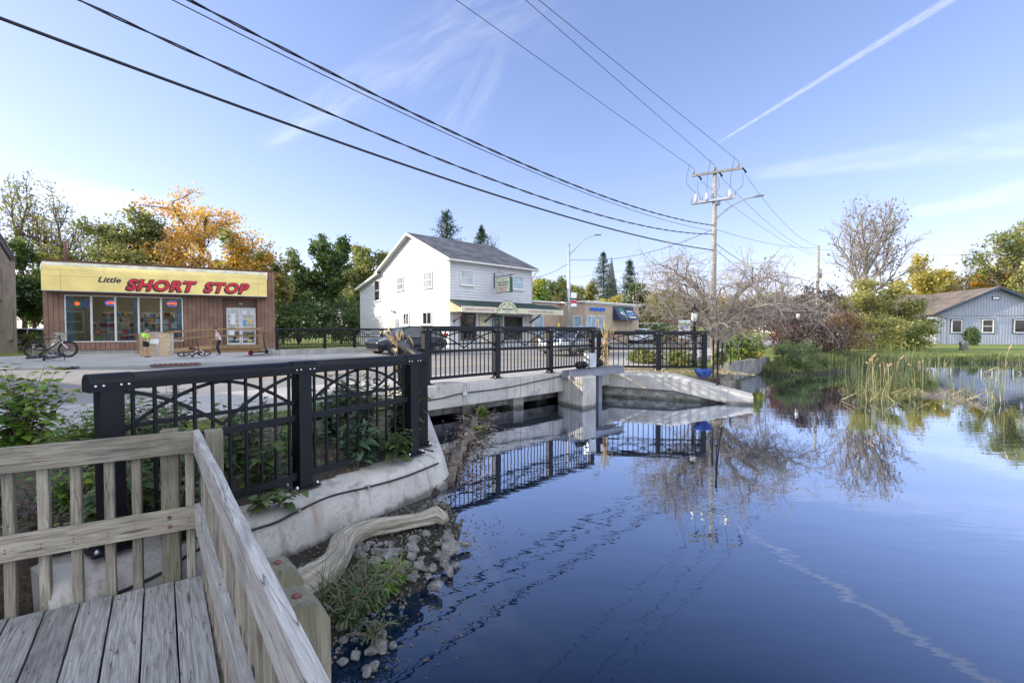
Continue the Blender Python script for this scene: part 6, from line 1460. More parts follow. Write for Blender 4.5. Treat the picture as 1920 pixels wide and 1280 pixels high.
def reeds(label, px, pyb, wpx, toppx, seed, n=60, heads=0, name='reed_clump', dry=0, group=None, ry=None):
    p = gz(px, pyb, 0); Y = p.y; w = wpx/FPX*Y; h = (pyb-toppx)/FPX*Y; rg = np.random.RandomState(seed)
    t_ = thing(name, label, 'reeds', p, 0, group)
    n = int(n*.5); V, F = blades(n, rg, 0, 0, -.05, w/2, ry or w*.25, h, .006*max(1, Y/20), .34); nd = n//6; V2, F2 = blades(nd, rg, 0, 0, -.02, w*.6, (ry or w*.25)*1.2, h*.45, .007*max(1, Y/20), 1.0, 6); link('dead_blades', npmesh('dead_blades', V2, F2, mt['dryreed']), None, t_); link('blades', npmesh('blades', V, F, mt['reed']), None, t_)
    if dry:
        m = MB()
        for k in range(dry):
            a = rg.uniform(0, 6.28); q = Vector((rg.uniform(-w/2, w/2), 0, .02)); L = h*rg.uniform(.3, .6); kx = Vector((math.cos(a), math.sin(a)*.5, 0)); mid = q+kx*L*.5+Vector((0, 0, L*rg.uniform(.15, .5))); m.tube([q, mid, mid+kx*L*.7-Vector((0, 0, L*.3))], .009*Y/18, 4)
        m.build('bent_stems', mt['dryreed'], t_, True)
    for k in range(heads):
        q = Vector((rg.uniform(-w/2, w/2), rg.uniform(-.2, .2), 0)); H = h*rg.uniform(.75, 1.05); b = Vector((rg.uniform(-.3, .3), 0, 0))
        pts = spline([q, q+Vector((0, 0, H*.5)), q+b*.3+Vector((0, 0, H*.85)), q+b+Vector((0, 0, H))], 3); m = MB().tube(pts, .006*Y/18, 4); m.build('stalk', mt['dryreed'], t_, True)
        MB().tube([pts[-3], pts[-2], pts[-1]], [.02*Y/18, .028*Y/18, .012], 7).build('seed_head', mt['cattail'], t_, True)
    return t_
reeds('tall cattail clump with drooping brown heads in the middle of the pond edge', 1640, 752, 62, 665, 1, 64, 9, dry=8)
reeds('slim reeds with a few stalks right of the main cattail clump', 1718, 745, 30, 668, 2, 26, 2, dry=5)
reeds('narrow reed clump with dry bent stems left of the two bright ones', 1785, 740, 20, 668, 3, 26, 0, dry=6)
reeds('narrow bright reed clump in front of the gable reflection', 1812, 748, 28, 678, 4, 36, 0, dry=8)
reeds('tallest right hand reed clump in the open water', 1868, 752, 40, 648, 5, 44, 1, dry=8)
reeds('short reeds at the left of the main cattail clump', 1600, 735, 40, 690, 6, 40, 0, dry=4)
reeds('leaning reeds at the far right edge of the pond', 1905, 700, 60, 640, 7, 70, 0, dry=5)
reeds('green reeds growing out of the far bank before the lawn', 1775, 690, 50, 660, 8, 40, 0)
reeds('green reed fringe under the olive bush', 1650, 690, 110, 632, 9, 260, 0, ry=1.0)
reeds('dense green reeds below the yellowing shrub', 1710, 686, 100, 630, 10, 260, 0, ry=1.0)
reeds('low green rushes below the tangled brown shrub', 1585, 700, 90, 650, 11, 200, 0, ry=1.0)
# bank grasses (uncountable)
rg = np.random.RandomState(77); Vs, Fs, c = [], [], 0
def addb(V, F):
    global c
    Vs.append(V); Fs.append(F+c); c += len(V)
for (x0, y0), (x1, y1), n, h, sp in (((7.0, 14.5), (8.0, 16.5), 500, .22, .35), ((10.6, 18.3), (13.4, 19.5), 1500, .26, .5), ((13.4, 19.5), (19.3, 24.3), 2600, .5, .7), ((19.3, 24.4), (28, 25.6), 3200, .32, .6), ((28, 25.3), (40, 24.6), 1800, .32, .6), ((10.9, 17.6), (12.6, 18.4), 700, .2, .4)):
    u = rg.uniform(0, 1, n); X = x0+(x1-x0)*u+rg.normal(0, sp, n)*.6; Yy = y0+(y1-y0)*u+np.abs(rg.normal(0, sp, n))
    V, F = blades(n, rg, 0, 0, np.array([zground(a_, b_) for a_, b_ in zip(X, Yy)])-.02, 0, 0, h, .012, .4); V = V.reshape(n, -1, 3); V[:, :, 0] += X[:, None]; V[:, :, 1] += Yy[:, None]; addb(V.reshape(-1, 3), F)
o = link('bank_grass', npmesh('bank_grass', np.concatenate(Vs), np.concatenate(Fs), mt['grassblade']), None); props(o, 'rough green grass fringing the far banks of the pond', 'grass', kind='stuff')
Vs, Fs, c = [], [], 0
for i, (s0, s1, n) in enumerate(((-2.95, -2.35, 5200),)):
    a_, b_ = base_line[1], base_line[2]; d_ = (b_-a_).normalized(); nn_ = Vector((-d_.y, d_.x))
    U = rg.uniform(-1.5, 5.5, n); S_ = rg.uniform(s0, s1, n); X = a_.x+d_.x*U+nn_.x*S_; Yy = a_.y+d_.y*U+nn_.y*S_
    V, F = blades(n, rg, 0, 0, np.full(n, GZ), 0, 0, .07, .004, .4, 4); V = V.reshape(n, -1, 3); V[:, :, 0] += X[:, None]; V[:, :, 1] += Yy[:, None]; addb(V.reshape(-1, 3), F)
o = link('verge_blades', npmesh('verge_blades', np.concatenate(Vs), np.concatenate(Fs), mt['grassblade']), None); props(o, 'short green grass on the verge behind the near pavement', 'grass', kind='stuff')
# mulch chips, fallen leaves
rg = np.random.RandomState(5); C = []
for n, (x0, x1, y0, y1) in ((5200, (-4.2, -1.2, 2.9, 6.6)), (2600, (2.6, 6.4, 13.0, 14.8))):
    q = np.stack([rg.uniform(x0, x1, n), rg.uniform(y0, y1, n), np.zeros(n)], 1); q[:, 2] = [zground(a_, b_)+.012 for a_, b_ in q[:, :2]]; C.append(q)
C = np.concatenate(C); 
# keep chips behind the wall line
keep = ((C[:, 0]+2.06)*.866-(C[:, 1]-3.40)*.5 < -.45) | (C[:, 0] > 2); C = C[keep]
V, F = leaves(C, .018, rg, .35, .85); o = link('mulch_chips', npmesh('mulch_chips', V, F, pbr('chip', (.20, .15, .11), .9, .5, 30, .3, 60)), None); props(o, 'scattered bark mulch on the planting beds', 'mulch', kind='stuff')
n = 2600; C = np.stack([rg.uniform(2.9, 6.3, n), 12.95+rg.uniform(-.6, .9, n), np.full(n, .70)], 1); C[:, 1] -= (C[:, 0]-4.3)*.3; V, F = leaves(C, .03, rg, .45, .7)
o = link('dry_leaf_litter', npmesh('dry_leaf_litter', V, F, mt['dryreed']), None); props(o, 'tan dry leaf litter under the right railing', 'leaf litter', kind='stuff')
# floating leaves & scum near the shore
rg = np.random.RandomState(9); n = 260; yy = rg.uniform(2.2, 4.6, n); xx = np.interp(yy, [2.0, 2.8, 3.8, 4.15, 4.75], [-.95, -.72, -.43, -.38, -.6])+np.abs(rg.normal(0, .22, n))-.02
V, F = leaves(np.stack([xx, yy, np.full(n, .004)], 1), .014, rg, .5, .98); V[:, 2] = .0035+.004*np.sin(V[:, 0]*90); o = link('floating_leaves', npmesh('floating_leaves', V, F, mt['l_brown']), None); props(o, 'small fallen leaves floating along the near shore', 'floating leaves', kind='stuff')
rg = np.random.RandomState(61); n = 5200; pc = rg.uniform(0, 1, (60, 2))*[3.4, 3.2]+[-4.6, 3.1]; C = np.zeros((n, 3)); C[:, :2] = pc[rg.randint(0, 60, n)]+rg.normal(0, .13, (n, 2)); C[:, 2] = .455+np.abs(rg.normal(0, .035, n))
C = C[(((C[:, 0]+2.06)*.866-(C[:, 1]-3.40)*.5 < -.55) & ((C[:, 0]+7.24)*-.692+(C[:, 1]-7.34)*.722 < -2.4))]
V, F = leaves(C, .030, rg, .5, .5); o = link('ground_cover', npmesh('ground_cover', V, F, mt['l_near']), None); props(o, 'low leafy ground cover creeping over the planting bed', 'ground cover', kind='stuff')
# ================================================================== ROCKS, DRIFTWOOD
def rockmesh(seed, sub=2, rough=.22):
    import bmesh
    bm = bmesh.new(); bmesh.ops.create_icosphere(bm, subdivisions=sub, radius=1); rg = random.Random(seed)
    pl = [Vector((rg.gauss(0, 1), rg.gauss(0, 1), rg.gauss(0, 1))).normalized() for _ in range(9)]; of = [rg.uniform(.42, .82) for _ in pl]
    for v in bm.verts:
        for n, o in zip(pl, of):
            d = v.co.dot(n)-o
            if d > 0: v.co -= n*d*.92
        v.co *= 1+rg.uniform(-1, 1)*.03
    me = bpy.data.meshes.new('rock'); bm.to_mesh(me); bm.free(); me.materials.append(mt['rock']); return me
rms = [rockmesh(i, 3) for i in range(7)]
rr = random.Random(31)
def rock(px, py, wpx, label=None, z=.05, grp='grey rocks piled on the near shore', hk=.6, i=None):
    p = gz(px, py, z); s = wpx/FPX*p.y/2*1.05; o = bpy.data.objects.new('rock', rms[rr.randrange(7) if i is None else i]); COL.objects.link(o)
    o.location = p; o.scale = (s, s*rr.uniform(.7, 1.0), s*hk*rr.uniform(.8, 1.15)); o.rotation_euler = (rr.uniform(-.3, .3), rr.uniform(-.3, .3), rr.uniform(0, 6))
    props(o, label or 'grey rounded rock in the heap between the driftwood and the water', 'rock', None if label else grp); return o
for px, py, w, lb in ((818, 1100, 34, 'angular grey rock alone in the water nearest the camera side of the heap'), (842, 1030, 46, 'flat mossy rock furthest out at the water edge'), (870, 1020, 26, 'small dark rock touching the open water'), (840, 1012, 34, 'pale flat rock behind the outermost one'), (770, 1026, 36, 'wide pale rock at the middle of the heap'), (730, 1045, 34, 'flat pale rock left of the middle of the heap'), (700, 1170, 22, 'tilted grey slab in the grass clump'), (676, 1165, 30, 'upright grey stone at the foot of the grass clump'), (710, 1190, 36, 'wet flat stone below the grass clump')): rock(px, py, w, lb)
for _ in range(46):
    u = rr.uniform(0, 1); px = 660+u*190; py = 1000+rr.uniform(-8, 72)*(.35+u*.65)+(1-u)*22; rock(px, py, rr.uniform(11, 27), z=.05)
for _ in range(16): rock(rr.uniform(735, 860), rr.uniform(1035, 1085), rr.uniform(10, 26), z=.025)
for _ in range(14): rock(rr.uniform(640, 740), rr.uniform(1150, 1260), rr.uniform(16, 38), z=.02, grp='dark wet stones in the shallows by the timber posts')['label'] = 'dark wet stone in the shallows below the grass clump'
for _ in range(14): rock(rr.uniform(470, 560), rr.uniform(1090, 1270), rr.uniform(30, 60), z=.05, grp='stones under the deck fence')['label'] = 'stone on the ground seen between the deck fence pickets'
# gravel
rg = np.random.RandomState(15); n = 2600; yy = rg.uniform(2.0, 4.9, n); hi_ = np.interp(yy, [2.0, 2.8, 3.8, 4.15, 4.9], [-1.0, -.76, -.44, -.38, -.70]); lo_ = np.interp(yy, [2.0, 3.4, 4.9], [-2.2, -2.0, -.95]); xx = lo_+(hi_-lo_)*rg.uniform(0, 1.03, n)**.8
me0 = rockmesh(99, 1); bv = np.array([v.co[:] for v in me0.vertices]); bf = np.array([p.vertices[:] for p in me0.polygons])
S_ = rg.uniform(.006, .021, (n, 1, 1)); sc_ = rg.uniform(.6, 1, (n, 1, 3)); th = rg.uniform(0, 6.28, n); ct, st_ = np.cos(th), np.sin(th)
B_ = bv[None]*S_*sc_; Bx = B_[..., 0]*ct[:, None]-B_[..., 1]*st_[:, None]; By = B_[..., 0]*st_[:, None]+B_[..., 1]*ct[:, None]
zz_ = np.array([zground(a_, b_) for a_, b_ in zip(xx, yy)])
V = np.stack([Bx+xx[:, None], By+yy[:, None], B_[..., 2]+zz_[:, None]+.008], -1).reshape(-1, 3); F = (bf[None]+(np.arange(n)*len(bv))[:, None, None]).reshape(-1, 3)
o = link('gravel', npmesh('gravel', V, F, mt['gravel']), None); props(o, 'small gravel and broken stone on the near shore', 'gravel', kind='stuff')
# driftwood log
def logmesh(pts, rad, seed, n=22, k=8, amp=.12, uvs=None):
    P = spline(pts, k); rg = random.Random(seed); N = len(P); rr_ = np.interp(np.linspace(0, len(pts)-1, N), range(len(pts)), rad)
    m = MB(); u = None; vs = []; ph = [rg.uniform(0, 6) for _ in range(6)]
    for i, p in enumerate(P):
        d = (P[min(i+1, N-1)]-P[max(i-1, 0)]).normalized()
        if u is None: u = d.cross(Vector((0, 0, 1))).normalized()
        u = (u-d*u.dot(d)).normalized(); w = d.cross(u)
        for j in range(n):
            a = 2*math.pi*j/n; r = rr_[i]*(1+amp*math.sin(3*a+ph[0]+i*.05)+amp*.6*math.sin(7*a+ph[1]+i*.09)+amp*.5*math.sin(13*a+ph[2]+i*.03)+rg.uniform(-.006, .006)+.04*math.sin(i*.35+ph[3]))
            vs.append(p+(u*math.cos(a)+w*math.sin(a))*r)
    m.add(vs, [(i*n+j, i*n+(j+1) % n, (i+1)*n+(j+1) % n, (i+1)*n+j) for i in range(N-1) for j in range(n)]+[tuple(range(n))[::-1], tuple((N-1)*n+j for j in range(n))], True); return m
lp = [(520, 1125, .08), (590, 1092, .10), (630, 1052, .13), (650, 1012, .14), (690, 990, .14), (740, 981, .13), (790, 972, .12), (818, 965, .13), (836, 976, .10)]
L3 = [gz(a_, b_, z_) for a_, b_, z_ in lp]
logmesh(L3, [.10, .11, .088, .082, .072, .066, .060, .075, .04], 3, n=40, k=10, amp=.17).build('driftwood_log', mt['drift'], props_=('bent bleached driftwood log lying on the rocks below the concrete wing wall', 'driftwood'))
lo_ = bpy.data.objects['driftwood_log'].data; uvl = lo_.uv_layers.new(name='uv')
for pf in lo_.polygons:
    js = [lo_.loops[li].vertex_index % 40 for li in pf.loop_indices]; wrap = max(js)-min(js) > 20
    for li in pf.loop_indices:
        vi = lo_.loops[li].vertex_index; j = vi % 40; uvl.data[li].uv = ((vi//40)*.021, (j+(40 if wrap and j < 20 else 0))*.0165)
mt['flake'] = leafm('flake', [(.04, .028, .02), (.09, .062, .042), (.15, .11, .08)], 3, .1)
# debris ridge of bark and twigs in the channel
rd_ = thing('bark_debris', 'ridge of brown bark and twigs drifted against the near wing wall', 'driftwood', gz(870, 850, 0))
dp = [(842, 905, .04), (850, 875, .06), (858, 848, .07), (875, 828, .07), (888, 805, .08), (892, 782, .09), (897, 765, .12)]
for k, (a_, b_, z_) in enumerate(dp[:-1]):
    p, q = gz(a_, b_, z_), gz(*dp[k+1]); logmesh([p+Vector((rr.uniform(-.05, .05), 0, 0)), p.lerp(q, .5)+Vector((0, 0, .04)), q], [.07, .06, .05], 40+k, n=12, k=4, amp=.3).build('bark_piece', mt['bark'], rd_)
rg = np.random.RandomState(21); n = 2600; ts = rg.uniform(0, len(dp)-1.01, n); DPp = np.array([gz(*d_)[:] for d_ in dp]); ii = ts.astype(int); C = DPp[ii]*(1-(ts-ii))[:, None]+DPp[ii+1]*(ts-ii)[:, None]+rg.normal(0, 1, (n, 3))*np.array([.19, .16, .05]); C[:, 2] = np.abs(C[:, 2]-.02)+.01
V, F = leaves(C, .026, rg, .38, .3); link('bark_flakes', npmesh('bark_flakes', V, F, mt['flake']), None, rd_, Matrix())
n = 70; A_ = C[:n]; dd_ = rg.normal(0, 1, (n, 3)); dd_[:, 2] = np.abs(dd_[:, 2])*.3; P_ = np.stack([A_, A_+dd_*.08, A_+dd_*.17+rg.normal(0, .02, (n, 3))], 1); V, F = tubes(P_, np.tile([.006, .005, .003], (n, 1)), 4); link('twigs', npmesh('twigs', V, F, mt['barkpale']), None, rd_, Matrix())
leafy_plant('bright green tuft growing on the bark ridge in the channel', gz(903, 783, .12), .26, .36, 'l_nearyellow', 51, nst=26, ln=.045, per=14)
leafy_plant('little green tuft halfway along the bark ridge', gz(896, 808, .1), .12, .3, 'l_nearyellow', 52, nst=14, ln=.04, per=9)
# weed clump by the posts: thin narrow leaves and sedge
leafy_plant('clump of narrow leaved green weeds below the driftwood', gz(690, 1150, .05), .34, .50, 'l_near', 53, nst=34, ln=.062, per=13, asp=.14)
leafy_plant('second tangle of narrow leaved weeds beside the timber posts', gz(650, 1175, .05), .26, .36, 'l_near', 54, nst=22, ln=.05, per=12, asp=.14)
leafy_plant('weeds with narrow leaves reaching over the rocks', gz(725, 1110, .05), .26, .38, 'l_nearyellow', 55, nst=20, ln=.06, per=12, asp=.14)
leafy_plant('straggly weed leaning out over the dark shallows', gz(700, 1200, .03), .20, .40, 'l_near', 56, nst=9, ln=.05, per=9, asp=.12)
leafy_plant('thin weed between the driftwood and the heap of rocks', gz(745, 1090, .05), .16, .34, 'l_nearyellow', 57, nst=8, ln=.045, per=9, asp=.14)
rg = np.random.RandomState(33); p = gz(625, 1150, .04); t_ = thing('sedge_tuft', 'tuft of long grass blades leaning out by the nearer timber post', 'grass tuft', p); V, F = blades(70, rg, 0, 0, 0, .10, .10, .42, .0035, .45, 7); link('blades', npmesh('blades', V, F, mt['grassblade']), None, t_)
# moss patches on shallow bed
for i, (px, py, w, h) in enumerate(()):
    p = gz(px, py, .004); m = MB(); rg_ = random.Random(i); k = 18; m.add([(p.x+w*math.cos(6.283*j/k)*rg_.uniform(.7, 1), p.y+h*2.2*math.sin(6.283*j/k)*rg_.uniform(.7, 1), .004) for j in range(k)], [tuple(range(k))]); m.build('water_weed', mt['moss'], props_=(['patch of green water weed near the wing wall under the bridge', 'long patch of green water weed by the concrete pier', 'small patch of green water weed in the channel'][i], 'water weed'))
# ================================================================== POLES AND WIRES
PP = Vector((13.26, 30.0))
pz = lambda py, Y=30.0: CZ+(618-py)/FPX*Y*1.0
up_ = thing('utility_pole', 'tall wooden utility pole with two crossarms and a street light arm', 'utility pole', (PP.x, PP.y, GZ))
hh = pz(318)-GZ
me_ = MB().tube([(0, 0, 0), (0, 0, hh*.5), (0, 0, hh)], [.19, .16, .12], 12); me_.build('pole', mt['polegrey'], up_, True)
ax = Vector((.83, .50, 0)).normalized()          # crossarm direction
ax = Vector((.94, -.34, 0)).normalized()
zt, zm = pz(328)-GZ, pz(378)-GZ
m = MB().bar(-ax*1.45+Vector((0, -.16, zt-.05)), ax*1.55+Vector((0, -.16, zt+.12)), .12, .14); m.build('crossarm', mt['polegrey'], up_, True)
m = MB().bar(-ax*1.4+Vector((0, -.18, zm-.08)), ax*1.15+Vector((0, -.18, zm+.08)), .12, .14).bar(-ax*1.4+Vector((0, .14, zm-.08)), ax*1.15+Vector((0, .14, zm+.08)), .10, .12); m.build('crossarm', mt['galv'], up_, True)
MB().box((.12, -.1, zm-.15), (.3, .3, .35)).build('mount_box', mt['grey_metal'], up_, True)
ins = []
for k, s_ in enumerate((-1.35, -.1, 1.3)):
    c = ax*s_+Vector((0, -.16, zt+.04+.06*s_)); m = MB().lathe([(.03, 0), (.03, .1), (.08, .12), (.04, .17), (.08, .2), (.04, .25), (.08, .28), (.04, .33), (.06, .42), (.02, .46)], c, 10); m.build('insulator', mt['grey_metal'], up_, True); ins.append(c+Vector((0, 0, .46)))
    m = MB().tube([c+ax*.25+Vector((0, .1, .05)), c+ax*.45+Vector((0, .25, -.05)), c+ax*.62+Vector((0, .35, -.22))], [.07, .05, .06], 8); m.build('strain_insulator', mt['ink'], up_, True)
for k, s_ in enumerate((-1.2, -.55, .85)):
    c = ax*s_+Vector((0, -.18, zm+.06*s_)); m = MB().lathe([(.09, 0), (.11, .03), (.11, .45), (.07, .5), (.04, .62)], c, 12); m.build('cutout', mt['galv'], up_, True)
    m = MB()
    for o_ in (-.28, .27): m.lathe([(.03, .0), (.05, .05), (.03, .1), (.05, .15), (.03, .2), (.05, .26), (.02, .34)], c+ax*o_, 8)
    m.build('fuse_holder', mt['grey_metal'], up_, True)
    top = ins[k]; MB().tube(spline([top-ax*.35+Vector((0, -.3, .25)), top-ax*.5+Vector((0, -.2, -.9)), c+Vector((0, 0, .62))], 6), .012, 5).build('jumper_wire', mt['rubber'], up_, True)
    MB().tube(spline([top+ax*.4+Vector((0, .35, -.7)), top+ax*.35+Vector((0, .2, -1.5)), c+ax*.27+Vector((0, 0, .34))], 6), .012, 5).build('jumper_wire', mt['rubber'], up_, True)
# street light arm
za = pz(412)-GZ; pa = [(0.1, 0, za), (.8, -.1, za+.62), (1.6, -.2, za+1.12), (2.1, -.25, za+1.30), (2.45, -.27, za+1.34)]
MB().tube(spline(pa), .05, 8).build('light_arm', mt['galv'], up_, True)
m = MB().box((0, 0, 0), (.62, .2, .09)).box((.0, 0, .06), (.3, .16, .06)); m.xf(Matrix.Translation((2.75, -.28, za+1.40)) @ Matrix.Rotation(R_(-9), 4, 'Y')); m.build('lamp_head', mt['grey_metal'], up_, True, bevel=.02)
for z in (.5, .9, 1.7, 2.6, 3.1): MB().lathe([(.165, 0), (.165, .04)], (0, 0, zm-3.4+z-1.2), 12).build('pole_band', mt['galv'], up_, True)
# concrete street light pole beyond the bridge
p2 = at(1066, 612, 34.0); sl2 = thing('street_light', 'grey concrete street light pole with a banner, left of the utility pole', 'street light', (p2.x, p2.y, GZ))
hz = CZ+(618-458)/FPX*34-GZ
MB().tube([(0, 0, 0), (0, 0, hz)], [.16, .10], 12).build('pole', mt['galv'], sl2, True)
MB().tube(spline([(0, 0, hz-.9), (.5, -.1, hz-.35), (1.1, -.2, hz+.25), (1.6, -.25, hz+.5), (1.9, -.27, hz+.55)]), .035, 8).build('light_arm', mt['galv'], sl2, True)
MB().box((2.1, -.28, hz+.6), (.5, .18, .08)).build('lamp_head', mt['grey_metal'], sl2, True, bevel=.02)
zb = CZ+(618-548)/FPX*34-GZ
bn = MB().box((.38, 0, zb-.54), (.42, .015, 1.05)).build('banner', mt['paper'], sl2, True)
MB().box((.38, -.01, zb-.72), (.42, .012, .22)).build('banner_stripe', mt['red'], bn, True); MB().box((.38, -.01, zb-.5), (.42, .012, .14)).build('banner_stripe', mt['bluetrim'], bn, True)
m = MB().bar((.1, 0, zb), (.6, 0, zb), .02, .02).bar((.1, 0, zb-1.08), (.6, 0, zb-1.08), .02, .02); m.build('banner_arm', mt['black_metal'], sl2, True)
MB().torus((-.25, -.05, zb-.55), .17, .05, 'y', 12, 6).build('wreath', mt['ink'], sl2, True)
# right wooden pole
p3 = at(1532, 612, 45.0); up3 = thing('utility_pole', 'thin far wooden utility pole behind the dark red trees', 'utility pole', (p3.x, p3.y, GZ))
h3 = CZ+(618-461)/FPX*45-GZ; MB().tube([(0, 0, 0), (0, 0, h3)], [.17, .11], 10).build('pole', mt['polegrey'], up3, True); MB().lathe([(.16, 0), (.16, .9)], (.2, 0, h3-3.2), 10).build('transformer', mt['galv'], up3, True)
def wire(label, plan_a, plan_b, pix, rad, ext=(0, 1.0), twist=False, end=None, deg=2, name='overhead_wire', group='overhead wires along the road', z0=None):
    """fit a hanging wire in the vertical plane a-b through the sight lines of pix, then build it in the world"""
    a, b = Vector(plan_a), Vector(plan_b); T, Zs = [], []
    for px, py in pix:
        r = ray(px, py); e = b-a; den = e.x*r.y-e.y*r.x; s = (a.y*r.x-a.x*r.y)/den; q = a+e*s; T.append(s); Zs.append(CZ+r.z*(q.y/r.y))
    if z0 is not None: T.append(0); Zs.append(z0)
    cf = np.polyfit(T, Zs, deg); tt = np.linspace(ext[0], ext[1], 70); pts = [Vector(((a+(b-a)*u).x, (a+(b-a)*u).y, float(np.polyval(cf, u)))) for u in tt]
    m = MB()
    if twist:
        for ph in (0, math.pi):
            o = []
            for i, p in enumerate(pts): o.append(p)
            k = 5; fine = [pts[i].lerp(pts[i+1], j/k) for i in range(len(pts)-1) for j in range(k)]; d = (b-a).normalized(); n = Vector((-d.y, d.x, 0)); s = 0; oo = []
            for i, p in enumerate(fine):
                if i: s += (p-fine[i-1]).length
                A_ = s*2*math.pi/1.9+ph; oo.append(p+(n*math.cos(A_)+Vector((0, 0, 1))*math.sin(A_))*rad*1.1)
            m.tube(oo, rad, 5)
    else: m.tube(pts, rad, 6)
    return m.build(name, mt['rubber'], props_=(label, 'wire', group))
far_a = (PP.x-33, PP.y-34)          # plan direction of the road, well behind the view
wire('thickest lowest cable sweeping from the utility pole to the upper left', PP, (PP.x-30.6, PP.y-31.3), [(0, 30), (250, 128), (550, 241), (960, 374), (1150, 430), (1329, 468)], .030, (0, .9))
wire('twisted cable second from the bottom, from the utility pole to the upper left', PP, (PP.x-30.0, PP.y-31.2), [(142, 0), (300, 75), (525, 172), (750, 260), (960, 352), (1144, 410), (1259, 434), (1329, 438)], .016, (0, .9), True)
wire('upper twisted cable from the utility pole to the top edge', PP, (PP.x-29.0, PP.y-31.0), [(355, 0), (580, 120), (800, 224), (960, 295), (1078, 348), (1226, 401), (1331, 421)], .017, (0, .9), True)
wire('thin wire just under the upper twisted cable', PP, (PP.x-29.3, PP.y-31.1), [(330, 0), (580, 130), (800, 237), (960, 305), (1078, 353), (1329, 432)], .011, (0, .9))
tw = [up_.location+v for v in ins]
for k, (px0, lb, lb2) in enumerate(((855, 'left', 'left'), (985, 'middle', 'middle'), (1010, 'right', 'right'))):
    a = tw[k]; r = ray(px0, 0); Yf = (13.0-CZ)/r.z*r.y; q = Vector((r.x/r.y*Yf, Yf)); q = Vector(((r.x*13.0/r.z), 0)) if False else q
    e = (q-a.xy)*1.45
    wire('high thin power wire leaving the top crossarm to the upper left, %s of three' % lb, a.xy, a.xy+e, [(px0, 0)], .011, (0, 1), deg=1, z0=a.z)
ends = [(1480, 490, 45), (1610, 478, 45), (1532, 456, 45)]
tgt = [at(1484, 520, 52), at(1500, 545, 52), Vector((p3.x, p3.y, CZ+(618-458)/FPX*45))]
for k, lb in enumerate(('left', 'middle', 'right')):
    s = tw[k]+ax*.5+Vector((0, .3, -.7)); e = [at(1560, 490, 60), at(1545, 480, 52), Vector((p3.x, p3.y, h3+GZ-.05))][k]
    pts = [s.lerp(e, u)-Vector((0, 0, 4*u*(1-u)*.9)) for u in np.linspace(0, 1, 16)]; MB().tube(pts, .011, 5).build('overhead_wire', mt['rubber'], props_=('thin power wire running from the crossarm towards the far right pole, %s of three' % lb, 'wire', 'wires to the right pole'))
def wseg(label, a, b, sag, rad=.012, grp='service wires'):
    pts = [a.lerp(b, u)-Vector((0, 0, 4*u*(1-u)*sag)) for u in np.linspace(0, 1, 18)]; MB().tube(pts, rad, 5).build('service_wire', mt['rubber'], props_=(label, 'wire', grp))
pp = lambda py: Vector((PP.x, PP.y, pz(py)))
wseg('sagging wire from the utility pole down to the concrete street light', pp(430), Vector((p2.x, p2.y, CZ+(618-487)/FPX*34)), .7, .016)
wseg('wire from the street light pole to the eaves of the white house', Vector((p2.x, p2.y, CZ+(618-493)/FPX*34)), WM[hs.name] @ Vector((7.9, .1, 5.5)), .25, .016)
wseg('long faint wire behind the street light pole', at(1040, 523, 45), pp(470), .3, .009)
wseg('bundle of cables dropping right from the utility pole, upper', pp(455), at(1500, 520, 46), .8, .018)
wseg('bundle of cables dropping right from the utility pole, lower', pp(466), at(1520, 560, 50), .9, .016)
wseg('cable from the utility pole to the far right pole', pp(430), Vector((p3.x, p3.y, h3+GZ-.2)), .4, .012)
wseg('faint wire crossing behind the grey house roof to the right edge', Vector((p3.x, p3.y, h3+GZ-.4)), at(1990, 476, 50), .3, .012)
wseg('thin service wire to the pale building at the left edge', at(-40, 440, 24), at(60, 452, 30), .1, .012)
# lantern posts
def lantern(label, px, py_top, Y, zb, rad=1.0):
    x = (px-960)/FPX*Y; H = CZ+(618-py_top)/FPX*Y-zb; t_ = thing('lamp_post', label, 'lamp post', (x, Y, zb), 0, 'black lantern posts')
    hl = .62*rad; MB().lathe([(.11, 0), (.11, .12), (.075, .2), (.06, .7), (.045, .75), (.038, H-hl-.12), (.06, H-hl-.1), (.03, H-hl-.04), (.07, H-hl)], n=14).build('post', mt['black_metal'], t_, True)
    z = H-hl; MB().lathe([(.075*rad, z+.02), (.115*rad, z+.33)], n=6).build('lamp_glass', mt['lampglass'], t_, True)
    m = MB()
    for k in range(6): a = 6.283*k/6; m.bar((.078*rad*math.cos(a), .078*rad*math.sin(a), z+.0), (.12*rad*math.cos(a), .12*rad*math.sin(a), z+.35), .012, .012)
    m.build('cage', mt['black_metal'], t_, True); MB().lathe([(.17*rad, z+.33), (.15*rad, z+.36), (.06*rad, z+.47), (.03, z+.5), (.025, z+.57), (.004, z+.62)], n=6).build('lamp_roof', mt['black_metal'], t_, True)
lantern('black lantern post behind the right railing beside the drooping tree', 1302, 556, 15.0, .62, 1.35)
lantern('smaller far lantern on a post among the dark red shrubs', 1496, 577, 24.0, .5)
